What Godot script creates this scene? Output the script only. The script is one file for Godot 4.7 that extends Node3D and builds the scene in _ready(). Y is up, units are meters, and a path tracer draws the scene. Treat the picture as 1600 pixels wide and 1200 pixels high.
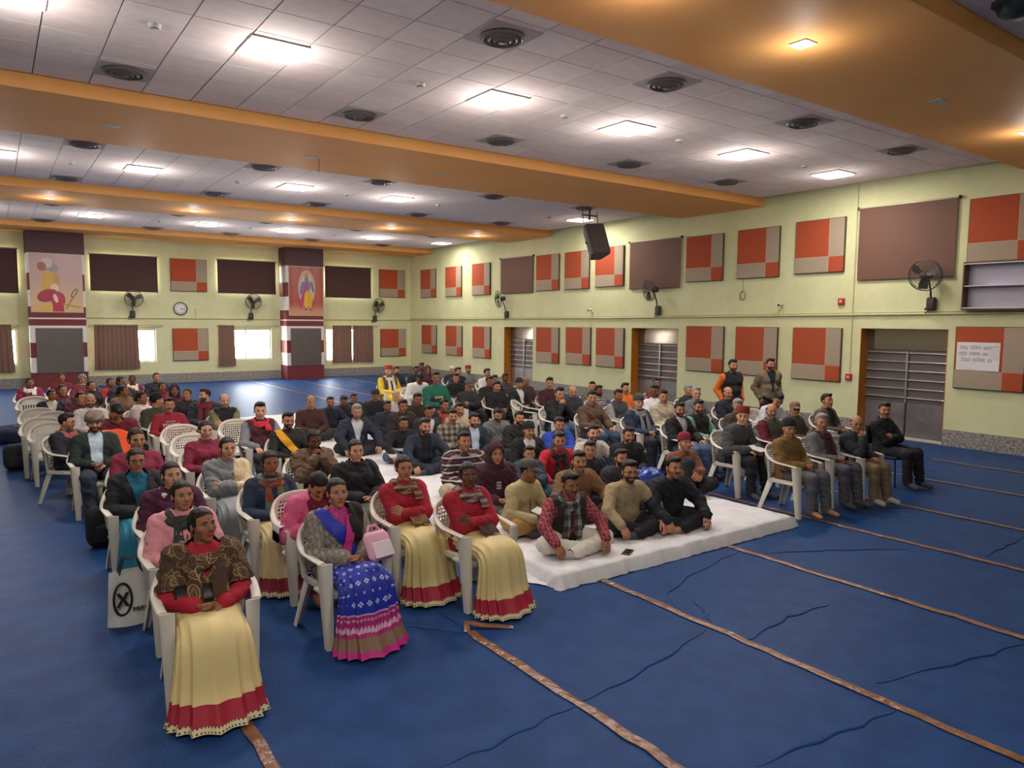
extends Node3D
# An assembly hall: rows of plastic chairs on both sides of a long white floor mattress, people seated and standing, blue carpet, orange beams.

const SKY_ENERGY := 90.0
const EXPOSURE := 0.5
const PANEL_POWER := 14.0
const EDGE_SHARE := 0.11
const PANEL_GLOW := 8.0
const CEIL := 5.326
const BEAM := 5.15
const WALL_X := 15.2
const FAR_Z := -29.0
const NEAR_Z := 6.0
const SIDE_X := -6.5

var mats := {}
var tex := {}
var taken := {}
var cache := {}
var rng := RandomNumberGenerator.new()
var fold_noise := FastNoiseLite.new()
var fine_noise := FastNoiseLite.new()


class MB:
	var v := PackedVector3Array()
	var uv := PackedVector2Array()
	var col := PackedColorArray()
	var ix := PackedInt32Array()

	func add(p: Vector3, t := Vector2.ZERO) -> int:
		v.append(p)
		uv.append(t)
		return v.size() - 1

	func tri(a: int, b: int, c: int) -> void:
		ix.append(a)
		ix.append(b)
		ix.append(c)

	func quad(a: int, b: int, c: int, d: int) -> void:
		tri(a, b, c)
		tri(a, c, d)

	func quad_out(a: int, b: int, c: int, d: int, from: Vector3) -> void:
		var n := (v[b] - v[a]).cross(v[c] - v[a])
		if n.dot((v[a] + v[c]) * 0.5 - from) < 0.0:
			quad(a, d, c, b)
		else:
			quad(a, b, c, d)

	func box(c: Vector3, s: Vector3, bv := 0.0, B := Basis()) -> void:
		var h := s * 0.5
		if bv <= 0.0:
			for ax in 3:
				var ua := (ax + 1) % 3
				var wa := (ax + 2) % 3
				for sg in [-1, 1]:
					var q := []
					for cc in [[-1, -1], [1, -1], [1, 1], [-1, 1]]:
						var p := Vector3.ZERO
						p[ax] = h[ax] * sg
						p[ua] = h[ua] * cc[0]
						p[wa] = h[wa] * cc[1]
						q.append(add(c + B * p, Vector2(p[ua], p[wa])))
					if sg > 0:
						quad(q[0], q[1], q[2], q[3])
					else:
						quad(q[3], q[2], q[1], q[0])
			return
		var id := {}
		for ax in 3:
			var ua := (ax + 1) % 3
			var wa := (ax + 2) % 3
			for sx in [-1, 1]:
				for sy in [-1, 1]:
					for sz in [-1, 1]:
						var sgn := Vector3(sx, sy, sz)
						var p := Vector3.ZERO
						p[ax] = h[ax] * sgn[ax]
						p[ua] = (h[ua] - bv) * sgn[ua]
						p[wa] = (h[wa] - bv) * sgn[wa]
						id[[ax, sx, sy, sz]] = add(c + B * p, Vector2(p[ua], p[wa]))
		for ax in 3:
			var ua := (ax + 1) % 3
			var wa := (ax + 2) % 3
			for sg in [-1, 1]:
				var q := []
				for cc in [[-1, -1], [1, -1], [1, 1], [-1, 1]]:
					var k := [0, 0, 0]
					k[ax] = sg
					k[ua] = cc[0]
					k[wa] = cc[1]
					q.append(id[[ax, k[0], k[1], k[2]]])
				quad_out(q[0], q[1], q[2], q[3], c)
		for a in 3:
			for b in range(a + 1, 3):
				var cx := 3 - a - b
				for sa in [-1, 1]:
					for sb in [-1, 1]:
						var k := [0, 0, 0]
						k[a] = sa
						k[b] = sb
						k[cx] = -1
						var l := k.duplicate()
						l[cx] = 1
						quad_out(id[[a, k[0], k[1], k[2]]], id[[b, k[0], k[1], k[2]]], id[[b, l[0], l[1], l[2]]], id[[a, l[0], l[1], l[2]]], c)
		for sx in [-1, 1]:
			for sy in [-1, 1]:
				for sz in [-1, 1]:
					var a: int = id[[0, sx, sy, sz]]
					var b: int = id[[1, sx, sy, sz]]
					var d: int = id[[2, sx, sy, sz]]
					if (v[b] - v[a]).cross(v[d] - v[a]).dot(v[a] - c) < 0.0:
						tri(a, d, b)
					else:
						tri(a, b, d)

	func loft(rings: Array, closed := true, cap := true) -> void:
		var n: int = rings[0].size()
		var first := v.size()
		var length := 0.0
		for i in rings.size():
			var r: PackedVector3Array = rings[i]
			if i > 0:
				length += (r[0] - rings[i - 1][0]).length()
			for j in n:
				add(r[j], Vector2(float(j) / n, length))
		var m := n if closed else n - 1
		for i in rings.size() - 1:
			for j in m:
				var k := (j + 1) % n
				quad(first + i * n + j, first + i * n + k, first + (i + 1) * n + k, first + (i + 1) * n + j)
		if cap and closed:
			for e in [0, rings.size() - 1]:
				var r: PackedVector3Array = rings[e]
				var mid := Vector3.ZERO
				for p in r:
					mid += p
				var cidx := add(mid / n)
				var b := v.size()
				for p in r:
					add(p)
				for j in n:
					var k := (j + 1) % n
					if e == 0:
						tri(cidx, b + k, b + j)
					else:
						tri(cidx, b + j, b + k)

	func tube(pts: Array, r, sides := 8, flat := 1.0, up := Vector3.UP, shut := false) -> void:
		var rings := []
		var n := pts.size()
		var side := Vector3.ZERO
		for i in n:
			var a: Vector3 = pts[(i - 1 + n) % n] if shut else pts[maxi(i - 1, 0)]
			var b: Vector3 = pts[(i + 1) % n] if shut else pts[mini(i + 1, n - 1)]
			var t := (b - a).normalized()
			if side == Vector3.ZERO:
				side = t.cross(up)
				if side.length() < 0.01:
					side = t.cross(Vector3.RIGHT)
			side = (side - t * side.dot(t)).normalized()
			var w := side.cross(t)
			var rad: float = r[i] if r is Array else r
			var ring := PackedVector3Array()
			for j in sides:
				var an := -TAU * j / sides
				ring.append(pts[i] + side * cos(an) * rad + w * sin(an) * rad * flat)
			rings.append(ring)
		if shut:
			rings.append(rings[0])
		loft(rings, true, not shut)

	func lathe(profile: Array, seg := 20, xf := Transform3D(), sx := 1.0, sz := 1.0) -> void:
		var rings := []
		for p in profile:
			var ring := PackedVector3Array()
			for j in seg:
				var an := -TAU * j / seg
				ring.append(xf * Vector3(cos(an) * p.x * sx, p.y, sin(an) * p.x * sz))
			rings.append(ring)
		loft(rings, true, false)

	func blob(c: Vector3, r: Vector3, B := Basis(), seg := 12, rows := 8) -> void:
		var pr := []
		for i in rows + 1:
			var a := -PI / 2 + PI * i / rows
			pr.append(Vector2(maxf(cos(a), 0.0001), sin(a)))
		lathe(pr, seg, Transform3D(B * Basis.from_scale(r), c))

	func grid(nu: int, nv: int, f: Callable) -> void:
		var first := v.size()
		for i in nu + 1:
			for j in nv + 1:
				add(f.call(float(i) / nu, float(j) / nv), Vector2(float(i) / nu, float(j) / nv))
		for i in nu:
			for j in nv:
				var a := first + i * (nv + 1) + j
				quad(a, a + 1, a + nv + 2, a + nv + 1)

	func merge(o: MB, xf := Transform3D()) -> void:
		var first := v.size()
		var flip := xf.basis.determinant() < 0.0
		v.append_array(xf * o.v)
		uv.append_array(o.uv)
		for i in range(0, o.ix.size(), 3):
			ix.append(first + o.ix[i])
			ix.append(first + o.ix[i + (2 if flip else 1)])
			ix.append(first + o.ix[i + (1 if flip else 2)])

	func normals() -> PackedVector3Array:
		var n := PackedVector3Array()
		n.resize(v.size())
		for i in range(0, ix.size(), 3):
			var a := ix[i]
			var b := ix[i + 1]
			var c := ix[i + 2]
			var k := (v[b] - v[a]).cross(v[c] - v[a])
			n[a] += k
			n[b] += k
			n[c] += k
		for i in n.size():
			n[i] = n[i].normalized() if n[i].length_squared() > 1e-24 else Vector3.UP
		return n

	func mesh() -> ArrayMesh:
		var arr := []
		arr.resize(Mesh.ARRAY_MAX)
		var n := normals()
		var cw := ix.duplicate()
		for i in range(0, cw.size(), 3):
			cw[i + 1] = ix[i + 2]
			cw[i + 2] = ix[i + 1]
		arr[Mesh.ARRAY_VERTEX] = v
		arr[Mesh.ARRAY_NORMAL] = n
		arr[Mesh.ARRAY_TEX_UV] = uv
		if col.size() == v.size() and v.size() > 0:
			arr[Mesh.ARRAY_COLOR] = col
		arr[Mesh.ARRAY_INDEX] = cw
		var m := ArrayMesh.new()
		m.add_surface_from_arrays(Mesh.PRIMITIVE_TRIANGLES, arr)
		return m


class Field:
	var o: Vector3
	var h: float
	var nx: int
	var ny: int
	var nz: int
	var d := PackedFloat32Array()
	var t := PackedByteArray()

	func _init(lo: Vector3, hi: Vector3, cell: float) -> void:
		o = lo
		h = cell
		nx = int((hi.x - lo.x) / cell) + 2
		ny = int((hi.y - lo.y) / cell) + 2
		nz = int((hi.z - lo.z) / cell) + 2
		d.resize(nx * ny * nz)
		d.fill(1.0)
		t.resize(nx * ny * nz)

	func span(lo: Vector3, hi: Vector3) -> PackedInt32Array:
		return PackedInt32Array([maxi(0, int((lo.x - o.x) / h)), mini(nx - 1, int((hi.x - o.x) / h) + 1), maxi(0, int((lo.y - o.y) / h)), mini(ny - 1, int((hi.y - o.y) / h) + 1), maxi(0, int((lo.z - o.z) / h)), mini(nz - 1, int((hi.z - o.z) / h) + 1)])

	func cap(a: Vector3, b: Vector3, ra: float, rb: float, k := 0.02, tg := 0) -> void:
		var m := Vector3.ONE * (maxf(ra, rb) + k + h * 2.5)
		var s := span(a.min(b) - m, a.max(b) + m)
		var ab := b - a
		var l2 := maxf(ab.length_squared(), 1e-9)
		var bx := ab.x
		var by := ab.y
		var bz := ab.z
		var dr := rb - ra
		for z in range(s[4], s[5] + 1):
			var pz := o.z + z * h - a.z
			for y in range(s[2], s[3] + 1):
				var py := o.y + y * h - a.y
				var i := (z * ny + y) * nx + s[0]
				var px := o.x + s[0] * h - a.x
				for x in range(s[0], s[1] + 1):
					var q := clampf((px * bx + py * by + pz * bz) / l2, 0.0, 1.0)
					var ex := px - bx * q
					var ey := py - by * q
					var ez := pz - bz * q
					var e := sqrt(ex * ex + ey * ey + ez * ez) - ra - dr * q
					var old := d[i]
					if e < old:
						t[i] = tg
					var w := maxf(k - absf(old - e), 0.0)
					d[i] = minf(old, e) - w * w * 0.25 / k
					i += 1
					px += h

	func ell(c: Vector3, r: Vector3, k := 0.02, tg := 0, B := Basis(), cut := false) -> void:
		var m := Vector3.ONE * (maxf(r.x, maxf(r.y, r.z)) + k + h * 2.5)
		var s := span(c - m, c + m)
		var inv := B.transposed()
		var ir := Vector3(1.0 / r.x, 1.0 / r.y, 1.0 / r.z)
		for z in range(s[4], s[5] + 1):
			for y in range(s[2], s[3] + 1):
				var i := (z * ny + y) * nx + s[0]
				for x in range(s[0], s[1] + 1):
					var p := inv * (Vector3(o.x + x * h, o.y + y * h, o.z + z * h) - c) * ir
					var k0 := p.length()
					var k1 := maxf((p * ir).length(), 1e-6)
					var e := k0 * (k0 - 1.0) / k1
					var old := d[i]
					if cut:
						var w := maxf(k - absf(old + e), 0.0)
						d[i] = maxf(old, -e) + w * w * 0.25 / k
					else:
						if e < old:
							t[i] = tg
						var w := maxf(k - absf(old - e), 0.0)
						d[i] = minf(old, e) - w * w * 0.25 / k
					i += 1

	func plane(n: Vector3, c: float) -> void:  # keeps the side the normal points to
		for z in nz:
			for y in ny:
				var i := (z * ny + y) * nx
				for x in nx:
					d[i] = maxf(d[i], c - n.dot(Vector3(o.x + x * h, o.y + y * h, o.z + z * h)))
					i += 1

	func carve(f: Callable) -> void:  # keeps where f is below zero
		for z in nz:
			for y in ny:
				var i := (z * ny + y) * nx
				for x in nx:
					if d[i] < h * 2.0:
						d[i] = maxf(d[i], f.call(Vector3(o.x + x * h, o.y + y * h, o.z + z * h)))
					i += 1

	func net() -> Dictionary:
		var mb := MB.new()
		var tags := PackedByteArray()
		var id := PackedInt32Array()
		id.resize(nx * ny * nz)
		id.fill(-1)
		var sy := nx
		var sz := nx * ny
		var off := PackedInt32Array([0, 1, sy, sy + 1, sz, sz + 1, sz + sy, sz + sy + 1])
		var edges := PackedInt32Array([0, 1, 2, 3, 4, 5, 6, 7, 0, 2, 1, 3, 4, 6, 5, 7, 0, 4, 1, 5, 2, 6, 3, 7])
		var lim := h * 1.9
		for z in nz - 1:
			for y in ny - 1:
				var i0 := z * sz + y * sy
				for x in nx - 1:
					var i := i0 + x
					if absf(d[i]) > lim:
						continue
					var neg := 0
					var best := 1e9
					var tg := 0
					for q in 8:
						var e := d[i + off[q]]
						if e < 0.0:
							neg += 1
						if e < best:
							best = e
							tg = t[i + off[q]]
					if neg == 0 or neg == 8:
						continue
					var sum := Vector3.ZERO
					var cnt := 0
					for q in range(0, 24, 2):
						var ca := edges[q]
						var cb := edges[q + 1]
						var va := d[i + off[ca]]
						var vb := d[i + off[cb]]
						if (va < 0.0) != (vb < 0.0):
							var w := va / (va - vb)
							sum += Vector3((ca & 1) + ((cb & 1) - (ca & 1)) * w, ((ca >> 1) & 1) + (((cb >> 1) & 1) - ((ca >> 1) & 1)) * w, (ca >> 2) + ((cb >> 2) - (ca >> 2)) * w)
							cnt += 1
					id[i] = mb.add(o + (Vector3(x, y, z) + sum / cnt) * h)
					tags.append(tg)
		for z in range(1, nz - 1):
			for y in range(1, ny - 1):
				var i0 := z * sz + y * sy
				for x in range(1, nx - 1):
					var i := i0 + x
					var a := d[i]
					if absf(a) > lim:
						continue
					var ins := a < 0.0
					if ins != (d[i + 1] < 0.0):
						_face(mb, id[i], id[i - sy], id[i - sy - sz], id[i - sz], ins)
					if ins != (d[i + sy] < 0.0):
						_face(mb, id[i], id[i - sz], id[i - sz - 1], id[i - 1], ins)
					if ins != (d[i + sz] < 0.0):
						_face(mb, id[i], id[i - 1], id[i - 1 - sy], id[i - sy], ins)
		return {"mb": mb, "tag": tags}

	func _face(mb: MB, a: int, b: int, c: int, e: int, ins: bool) -> void:
		if a < 0 or b < 0 or c < 0 or e < 0:
			return
		if ins:
			mb.quad(a, b, c, e)
		else:
			mb.quad(a, e, c, b)


func numbered(called: String) -> String:
	var n: int = taken.get(called, 0)
	taken[called] = n + 1
	return called if n == 0 else "%s_%03d" % [called, n]


func meta(o: Node, label: String, category: String, group := "", kind := "") -> Node:
	o.set_meta("label", label)
	o.set_meta("category", category)
	if group:
		o.set_meta("group", group)
	if kind:
		o.set_meta("kind", kind)
	return o


func thing(called: String, label: String, category: String, at := Vector3.ZERO, turn := 0.0, group := "", kind := "") -> Node3D:
	var o := Node3D.new()
	o.name = numbered(called)
	add_child(o, true)
	o.position = at
	o.rotation.y = turn
	meta(o, label, category, group, kind)
	return o


func part(parent: Node, called: String, m: Mesh, mt: Material, label := "") -> MeshInstance3D:
	var o := MeshInstance3D.new()
	o.name = called
	o.mesh = m
	o.material_override = mt
	parent.add_child(o, true)
	if label:
		o.set_meta("label", label)
	return o


func solid(called: String, m: Mesh, mt: Material, label: String, category: String, group := "", kind := "structure") -> MeshInstance3D:
	var o := MeshInstance3D.new()
	o.name = numbered(called)
	o.mesh = m
	o.material_override = mt
	add_child(o, true)
	meta(o, label, category, group, kind)
	return o


func boxm(s: Vector3, bv := 0.0, c := Vector3.ZERO) -> ArrayMesh:
	var mb := MB.new()
	mb.box(c, s, bv)
	return mb.mesh()


func mat(hex: String, rough := 0.8, opt := {}) -> StandardMaterial3D:
	var key := hex + str(rough) + str(opt)
	if mats.has(key):
		return mats[key]
	var m := StandardMaterial3D.new()
	m.albedo_color = Color.html(hex)
	m.roughness = rough
	if opt.has("metal"):
		m.metallic = opt.metal
	if opt.has("spec"):
		m.metallic_specular = opt.spec
	if opt.has("tex"):
		m.albedo_texture = tex[opt.tex]
	if opt.has("nrm"):
		m.normal_enabled = true
		m.normal_texture = tex[opt.nrm]
		m.normal_scale = opt.get("ns", 1.0)
	if opt.has("tri"):
		m.uv1_triplanar = true
		m.uv1_scale = Vector3.ONE * opt.tri
		if opt.has("world"):
			m.uv1_world_triplanar = true
	elif opt.has("uvs"):
		m.uv1_scale = opt.uvs
	if opt.has("rim"):
		m.rim_enabled = true
		m.rim = opt.rim
		m.rim_tint = 0.6
	if opt.has("back"):
		m.backlight_enabled = true
		m.backlight = Color.html(opt.back)
	mats[key] = m
	return m


func noise_image(size: int, freq: float, sd: int, oct := 4, typ := FastNoiseLite.TYPE_SIMPLEX_SMOOTH) -> Image:
	var n := FastNoiseLite.new()
	n.seed = sd
	n.noise_type = typ
	n.frequency = freq
	n.fractal_octaves = oct
	return n.get_seamless_image(size, size)


func normal_tex(called: String, im: Image, k := 4.0) -> void:
	im.convert(Image.FORMAT_RGBA8)
	im.bump_map_to_normal_map(k)
	tex[called] = ImageTexture.create_from_image(im)


func tint_tex(called: String, size: int, freq: float, sd: int, a: Color, b: Color, oct := 4, freq2 := 0.0) -> void:
	var im := noise_image(size, freq, sd, oct)
	var im2 := noise_image(size, freq2 if freq2 > 0.0 else freq * 5.0, sd + 7, 2)
	var r := Image.create(size, size, false, Image.FORMAT_RGB8)
	for y in size:
		for x in size:
			var q := im.get_pixel(x, y).r * 0.65 + im2.get_pixel(x, y).r * 0.35
			r.set_pixel(x, y, a.lerp(b, smoothstep(0.25, 0.75, q)))
	tex[called] = ImageTexture.create_from_image(r)


func paint(called: String, w: int, h: int, f: Callable) -> void:
	var im := Image.create(w, h, false, Image.FORMAT_RGB8)
	for y in h:
		for x in w:
			im.set_pixel(x, y, f.call(float(x) / w, float(y) / h))
	tex[called] = ImageTexture.create_from_image(im)


func stroke(im: Image, a: Vector2, b: Vector2, r: float, c: Color) -> void:
	var n := int((b - a).length() / maxf(r * 0.5, 0.5)) + 1
	for i in n + 1:
		var p := a.lerp(b, float(i) / n)
		for y in range(int(p.y - r), int(p.y + r) + 2):
			for x in range(int(p.x - r), int(p.x + r) + 2):
				if x >= 0 and y >= 0 and x < im.get_width() and y < im.get_height() and (Vector2(x, y) - p).length() <= r:
					im.set_pixel(x, y, c)


func ellipse(im: Image, c: Vector2, r: Vector2, col: Color, turn := 0.0) -> void:
	var m := maxf(r.x, r.y)
	for y in range(maxi(0, int(c.y - m)), mini(im.get_height(), int(c.y + m) + 1)):
		for x in range(maxi(0, int(c.x - m)), mini(im.get_width(), int(c.x + m) + 1)):
			var q := (Vector2(x, y) - c).rotated(-turn) / r
			if q.length_squared() < 1.0:
				im.set_pixel(x, y, col)


func make_textures() -> void:
	normal_tex("cloth_n", noise_image(256, 0.02, 3, 4), 5.0)
	normal_tex("weave_n", noise_image(256, 0.16, 5, 2), 4.0)
	normal_tex("crumple_n", noise_image(256, 0.03, 9, 5, FastNoiseLite.TYPE_CELLULAR), 6.0)
	normal_tex("carpet_n", noise_image(512, 0.11, 12, 4), 3.0)
	tint_tex("carpet", 512, 0.012, 21, Color("1e3c6c"), Color("244678"), 5, 0.2)
	tint_tex("granite", 256, 0.06, 31, Color("6f6a63"), Color("a9a49a"), 5, 0.3)
	tint_tex("wall", 512, 0.006, 41, Color("d3d3a0"), Color("dadaaa"), 3, 0.03)
	tint_tex("tile", 128, 0.02, 51, Color("eee0dc"), Color("f4e8e4"), 3, 0.3)
	tint_tex("orange", 256, 0.008, 61, Color("f8b062"), Color("fab76a"), 3, 0.05)
	tint_tex("tape", 256, 0.03, 71, Color("6c452c"), Color("8a5c3e"), 4, 0.2)
	tint_tex("sheet", 256, 0.015, 81, Color("d3d2d4"), Color("e0dfe0"), 4, 0.1)
	tint_tex("steel", 256, 0.01, 91, Color("8b8684"), Color("a09b98"), 3, 0.02)
	paint("check", 64, 64, func(x: float, y: float): return Color(1, 1, 1).lerp(Color(0.25, 0.22, 0.2), (0.45 if fmod(x * 2.0, 1.0) < 0.45 else 0.0) + (0.45 if fmod(y * 2.0, 1.0) < 0.45 else 0.0)))
	paint("plaid", 64, 64, func(x: float, y: float): return Color(1, 1, 1) if fmod(x * 2.0, 1.0) < 0.1 or fmod(y * 2.0, 1.0) < 0.1 else Color(0.75, 0.6, 0.6) if fmod(x * 2.0, 1.0) > 0.55 else Color(0.32, 0.14, 0.2) if fmod(y * 2.0, 1.0) > 0.5 else Color(0.6, 0.4, 0.42))
	paint("stripes", 8, 64, func(_x: float, y: float): return Color(1, 1, 1) if fmod(y * 4.0, 1.0) < 0.4 else Color(0.42, 0.36, 0.34))
	paint("stripes2", 8, 64, func(_x: float, y: float): return Color("d8d2c8") if fmod(y * 2.0, 1.0) < 0.2 else Color("8c2a38") if fmod(y * 2.0 + 0.45, 1.0) < 0.16 else Color("24242c"))
	paint("cable", 64, 64, func(x: float, y: float): return Color(1, 1, 1) if fmod(x * 4.0 + sin(y * TAU * 2.0) * 0.1, 1.0) < 0.6 else Color(0.62, 0.6, 0.56))
	paint("speck", 64, 64, func(x: float, y: float): return Color(1, 0.96, 0.9) if sin(x * 37.0 + sin(y * 25.1) * 2.0) * sin(y * 41.0 + sin(x * 31.4) * 2.0) > 0.1 else Color(0.45, 0.38, 0.34))
	paint("weave", 64, 64, func(x: float, y: float): return Color(0.62, 0.6, 0.58) if absf(fmod(x * 3.0 + y * 3.0, 1.0) - 0.5) < 0.07 or absf(fmod(x * 3.0 - y * 3.0 + 8.0, 1.0) - 0.5) < 0.07 else Color(1, 1, 1) if fmod(x * 6.0, 1.0) < 0.5 else Color(0.85, 0.84, 0.82))
	paint("dots", 64, 64, func(x: float, y: float): return Color("e8e6e2") if Vector2(fmod(x * 3.0, 1.0) - 0.5, fmod(y * 3.0, 1.0) - 0.5).length() < 0.3 else Color("17161a"))
	paint("lace", 64, 64, func(x: float, y: float): return Color("3a2418") if Vector2(fmod(x * 3.0, 1.0) - 0.5, fmod(y * 3.0, 1.0) - 0.5).length() < 0.24 else Color("d8c9a0"))
	paint("patch", 64, 64, func(x: float, y: float): return [Color("8c2436"), Color("2a7fa8"), Color("8a5a2c"), Color("6f7a38"), Color("5a2a4a")][(int(x * 3.0) * 2 + int(y * 4.0) * 3) % 5])
	var im := Image.create(256, 256, false, Image.FORMAT_RGB8)
	im.fill(Color("4a3424"))
	for k in 26:
		var c := Vector2(fmod(k * 97.3, 256.0), fmod(k * 61.7 + floorf(k / 5.0) * 13.0, 256.0))
		var a := k * 1.3
		for dx in [-256, 0, 256]:
			for dy in [-256, 0, 256]:
				var p := c + Vector2(dx, dy)
				ellipse(im, p, Vector2(30, 17), Color("b79a68"), a)
				ellipse(im, p, Vector2(26, 13), Color("3a281c"), a)
				ellipse(im, p, Vector2(20, 8), Color("8c6a44"), a)
				ellipse(im, p, Vector2(15, 4.5), Color("4a3424"), a)
	tex["paisley"] = ImageTexture.create_from_image(im)
	im = Image.create(512, 1024, false, Image.FORMAT_RGB8)
	im.fill(Color("2030a4"))
	for j in 13:
		for i in 10:
			var c := Vector2(i * 51.2 + (25.6 if j % 2 else 0.0) + 12, j * 56.0 + 20)
			if j % 2 == 0:
				for s in [Vector2(-9, 0), Vector2(9, 0), Vector2(0, -9), Vector2(0, 9)]:
					ellipse(im, c + s, Vector2(6, 6), Color("c9cdea"))
				ellipse(im, c, Vector2(4, 4), Color("2030a4"))
			else:
				im.fill_rect(Rect2i(int(c.x) - 6, int(c.y) - 6, 12, 12), Color("d4d6ee"))
				im.fill_rect(Rect2i(int(c.x) - 2, int(c.y) - 2, 5, 5), Color("2030a4"))
	im.fill_rect(Rect2i(0, 740, 512, 8), Color("c9a7d0"))
	im.fill_rect(Rect2i(0, 748, 512, 120), Color("ab2270"))
	for i in 26:
		ellipse(im, Vector2(i * 20 + 8, 768), Vector2(7, 7), Color("dcb6cc"))
		ellipse(im, Vector2(i * 20 + 8, 768), Vector2(3, 3), Color("ab2270"))
		ellipse(im, Vector2(i * 20 + 4, 820), Vector2(6, 20), Color("d8b4c6"), 0.2)
		im.fill_rect(Rect2i(i * 20 + 8, 805, 4, 34), Color("d8b4c6"))
		im.fill_rect(Rect2i(i * 20 + 14, 815, 3, 28), Color("e0c4d0"))
	im.fill_rect(Rect2i(0, 868, 512, 90), Color("866a52"))
	im.fill_rect(Rect2i(0, 958, 512, 66), Color("bf2482"))
	tex["sari"] = ImageTexture.create_from_image(im)
	# painted picture with a generic robed figure in yellow and red under a pale turban, on warm grey
	im = Image.create(320, 380, false, Image.FORMAT_RGB8)
	for y in 380:
		for x in 320:
			im.set_pixel(x, y, Color("b59a92").lerp(Color("c9aa7c"), smoothstep(0.35, 0.95, y / 380.0)))
	ellipse(im, Vector2(118, 90), Vector2(58, 34), Color("8d8a94"), 0.2)
	ellipse(im, Vector2(100, 60), Vector2(38, 34), Color("c3b0aa"))
	ellipse(im, Vector2(70, 85), Vector2(28, 30), Color("9a5a52"))
	im.fill_rect(Rect2i(72, 118, 96, 70), Color("bf9440"))
	ellipse(im, Vector2(108, 190), Vector2(46, 80), Color("c29a48"))
	ellipse(im, Vector2(160, 180), Vector2(18, 60), Color("bb8a5a"))
	ellipse(im, Vector2(146, 225), Vector2(26, 30), Color("d8bda4"))
	ellipse(im, Vector2(100, 275), Vector2(68, 40), Color("9c2f3e"), -0.3)
	ellipse(im, Vector2(165, 300), Vector2(46, 52), Color("a8384a"))
	im.fill_rect(Rect2i(40, 335, 140, 45), Color("d0a850"))
	im.fill_rect(Rect2i(130, 322, 70, 58), Color("a83044"))
	ellipse(im, Vector2(150, 292), Vector2(13, 30), Color("d9b8ac"), -0.3)
	stroke(im, Vector2(215, 360), Vector2(262, 280), 4.0, Color("8a6a3c"))
	for k in 12:
		stroke(im, Vector2(270, 255) + Vector2(cos(k * TAU / 12) * 12, sin(k * TAU / 12) * 32).rotated(0.6), Vector2(270, 255) + Vector2(cos((k + 1) * TAU / 12) * 12, sin((k + 1) * TAU / 12) * 32).rotated(0.6), 3.0, Color("6a5030"))
	stroke(im, Vector2(195, 330), Vector2(300, 350), 5.0, Color("a5834c"))
	tex["picture_a"] = ImageTexture.create_from_image(im)
	# painted picture with a generic standing figure in blue and yellow in an archway, on red
	im = Image.create(240, 320, false, Image.FORMAT_RGB8)
	for y in 320:
		for x in 240:
			var q := absf(sin(x / 240.0 * TAU * 1.5))
			im.set_pixel(x, y, Color("8f3f34").lerp(Color("b4695a"), q * 0.5).lerp(Color("c08a6a"), smoothstep(0.72, 0.95, y / 320.0)))
	ellipse(im, Vector2(122, 140), Vector2(62, 120), Color("b79488"))
	ellipse(im, Vector2(122, 150), Vector2(48, 104), Color("c9a898"))
	ellipse(im, Vector2(122, 62), Vector2(16, 26), Color("a8823c"))
	ellipse(im, Vector2(122, 80), Vector2(14, 17), Color("64708c"))
	ellipse(im, Vector2(124, 125), Vector2(26, 42), Color("6a6f92"))
	ellipse(im, Vector2(88, 140), Vector2(9, 48), Color("5f6788"), 0.2)
	ellipse(im, Vector2(162, 130), Vector2(9, 42), Color("5f6788"), -0.2)
	ellipse(im, Vector2(100, 190), Vector2(14, 90), Color("a8385a"), 0.25)
	ellipse(im, Vector2(120, 215), Vector2(17, 58), Color("d0a42c"), 0.05)
	ellipse(im, Vector2(144, 215), Vector2(17, 58), Color("c79a24"), -0.05)
	ellipse(im, Vector2(114, 280), Vector2(11, 8), Color("6a5f78"))
	ellipse(im, Vector2(150, 284), Vector2(11, 8), Color("6a5f78"))
	tex["picture_b"] = ImageTexture.create_from_image(im)
	# handwritten notice: three lines of letters hanging from a head stroke
	im = Image.create(440, 320, false, Image.FORMAT_RGB8)
	im.fill(Color("e2dfdc"))
	var ink := Color("3a3c40")
	var lines := [[30, 48, 400, 18], [24, 118, 380, 17], [50, 188, 320, 13]]
	var r := RandomNumberGenerator.new()
	r.seed = 4
	for l in lines:
		var step: float = float(l[2]) / l[3]
		for k in l[3]:
			if k in [4, 10]:
				continue
			var x: float = l[0] + k * step
			var y: float = l[1] + sin(k * 0.7) * 3.0
			stroke(im, Vector2(x - 2, y), Vector2(x + step - 4, y - 2), 1.6, ink)
			stroke(im, Vector2(x + step * 0.7, y), Vector2(x + step * 0.66, y + 34), 1.7, ink)
			var form := r.randi() % 4
			if form == 0:
				stroke(im, Vector2(x, y + 12), Vector2(x + step * 0.7, y + 20), 1.6, ink)
				stroke(im, Vector2(x, y + 12), Vector2(x + 4, y + 28), 1.6, ink)
			elif form == 1:
				for q in 8:
					var a0 := q * TAU / 9
					stroke(im, Vector2(x + 5 + cos(a0) * 6, y + 17 + sin(a0) * 8), Vector2(x + 5 + cos(a0 + 0.7) * 6, y + 17 + sin(a0 + 0.7) * 8), 1.5, ink)
			elif form == 2:
				stroke(im, Vector2(x + 2, y + 4), Vector2(x + 2, y + 22), 1.6, ink)
				stroke(im, Vector2(x + 2, y + 22), Vector2(x + step * 0.7, y + 24), 1.6, ink)
			else:
				stroke(im, Vector2(x + step * 0.66, y + 10), Vector2(x - 2, y + 30), 1.6, ink)
				stroke(im, Vector2(x + 2, y - 14), Vector2(x + step * 0.7, y), 1.6, ink)
	tex["notice"] = ImageTexture.create_from_image(im)


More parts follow.
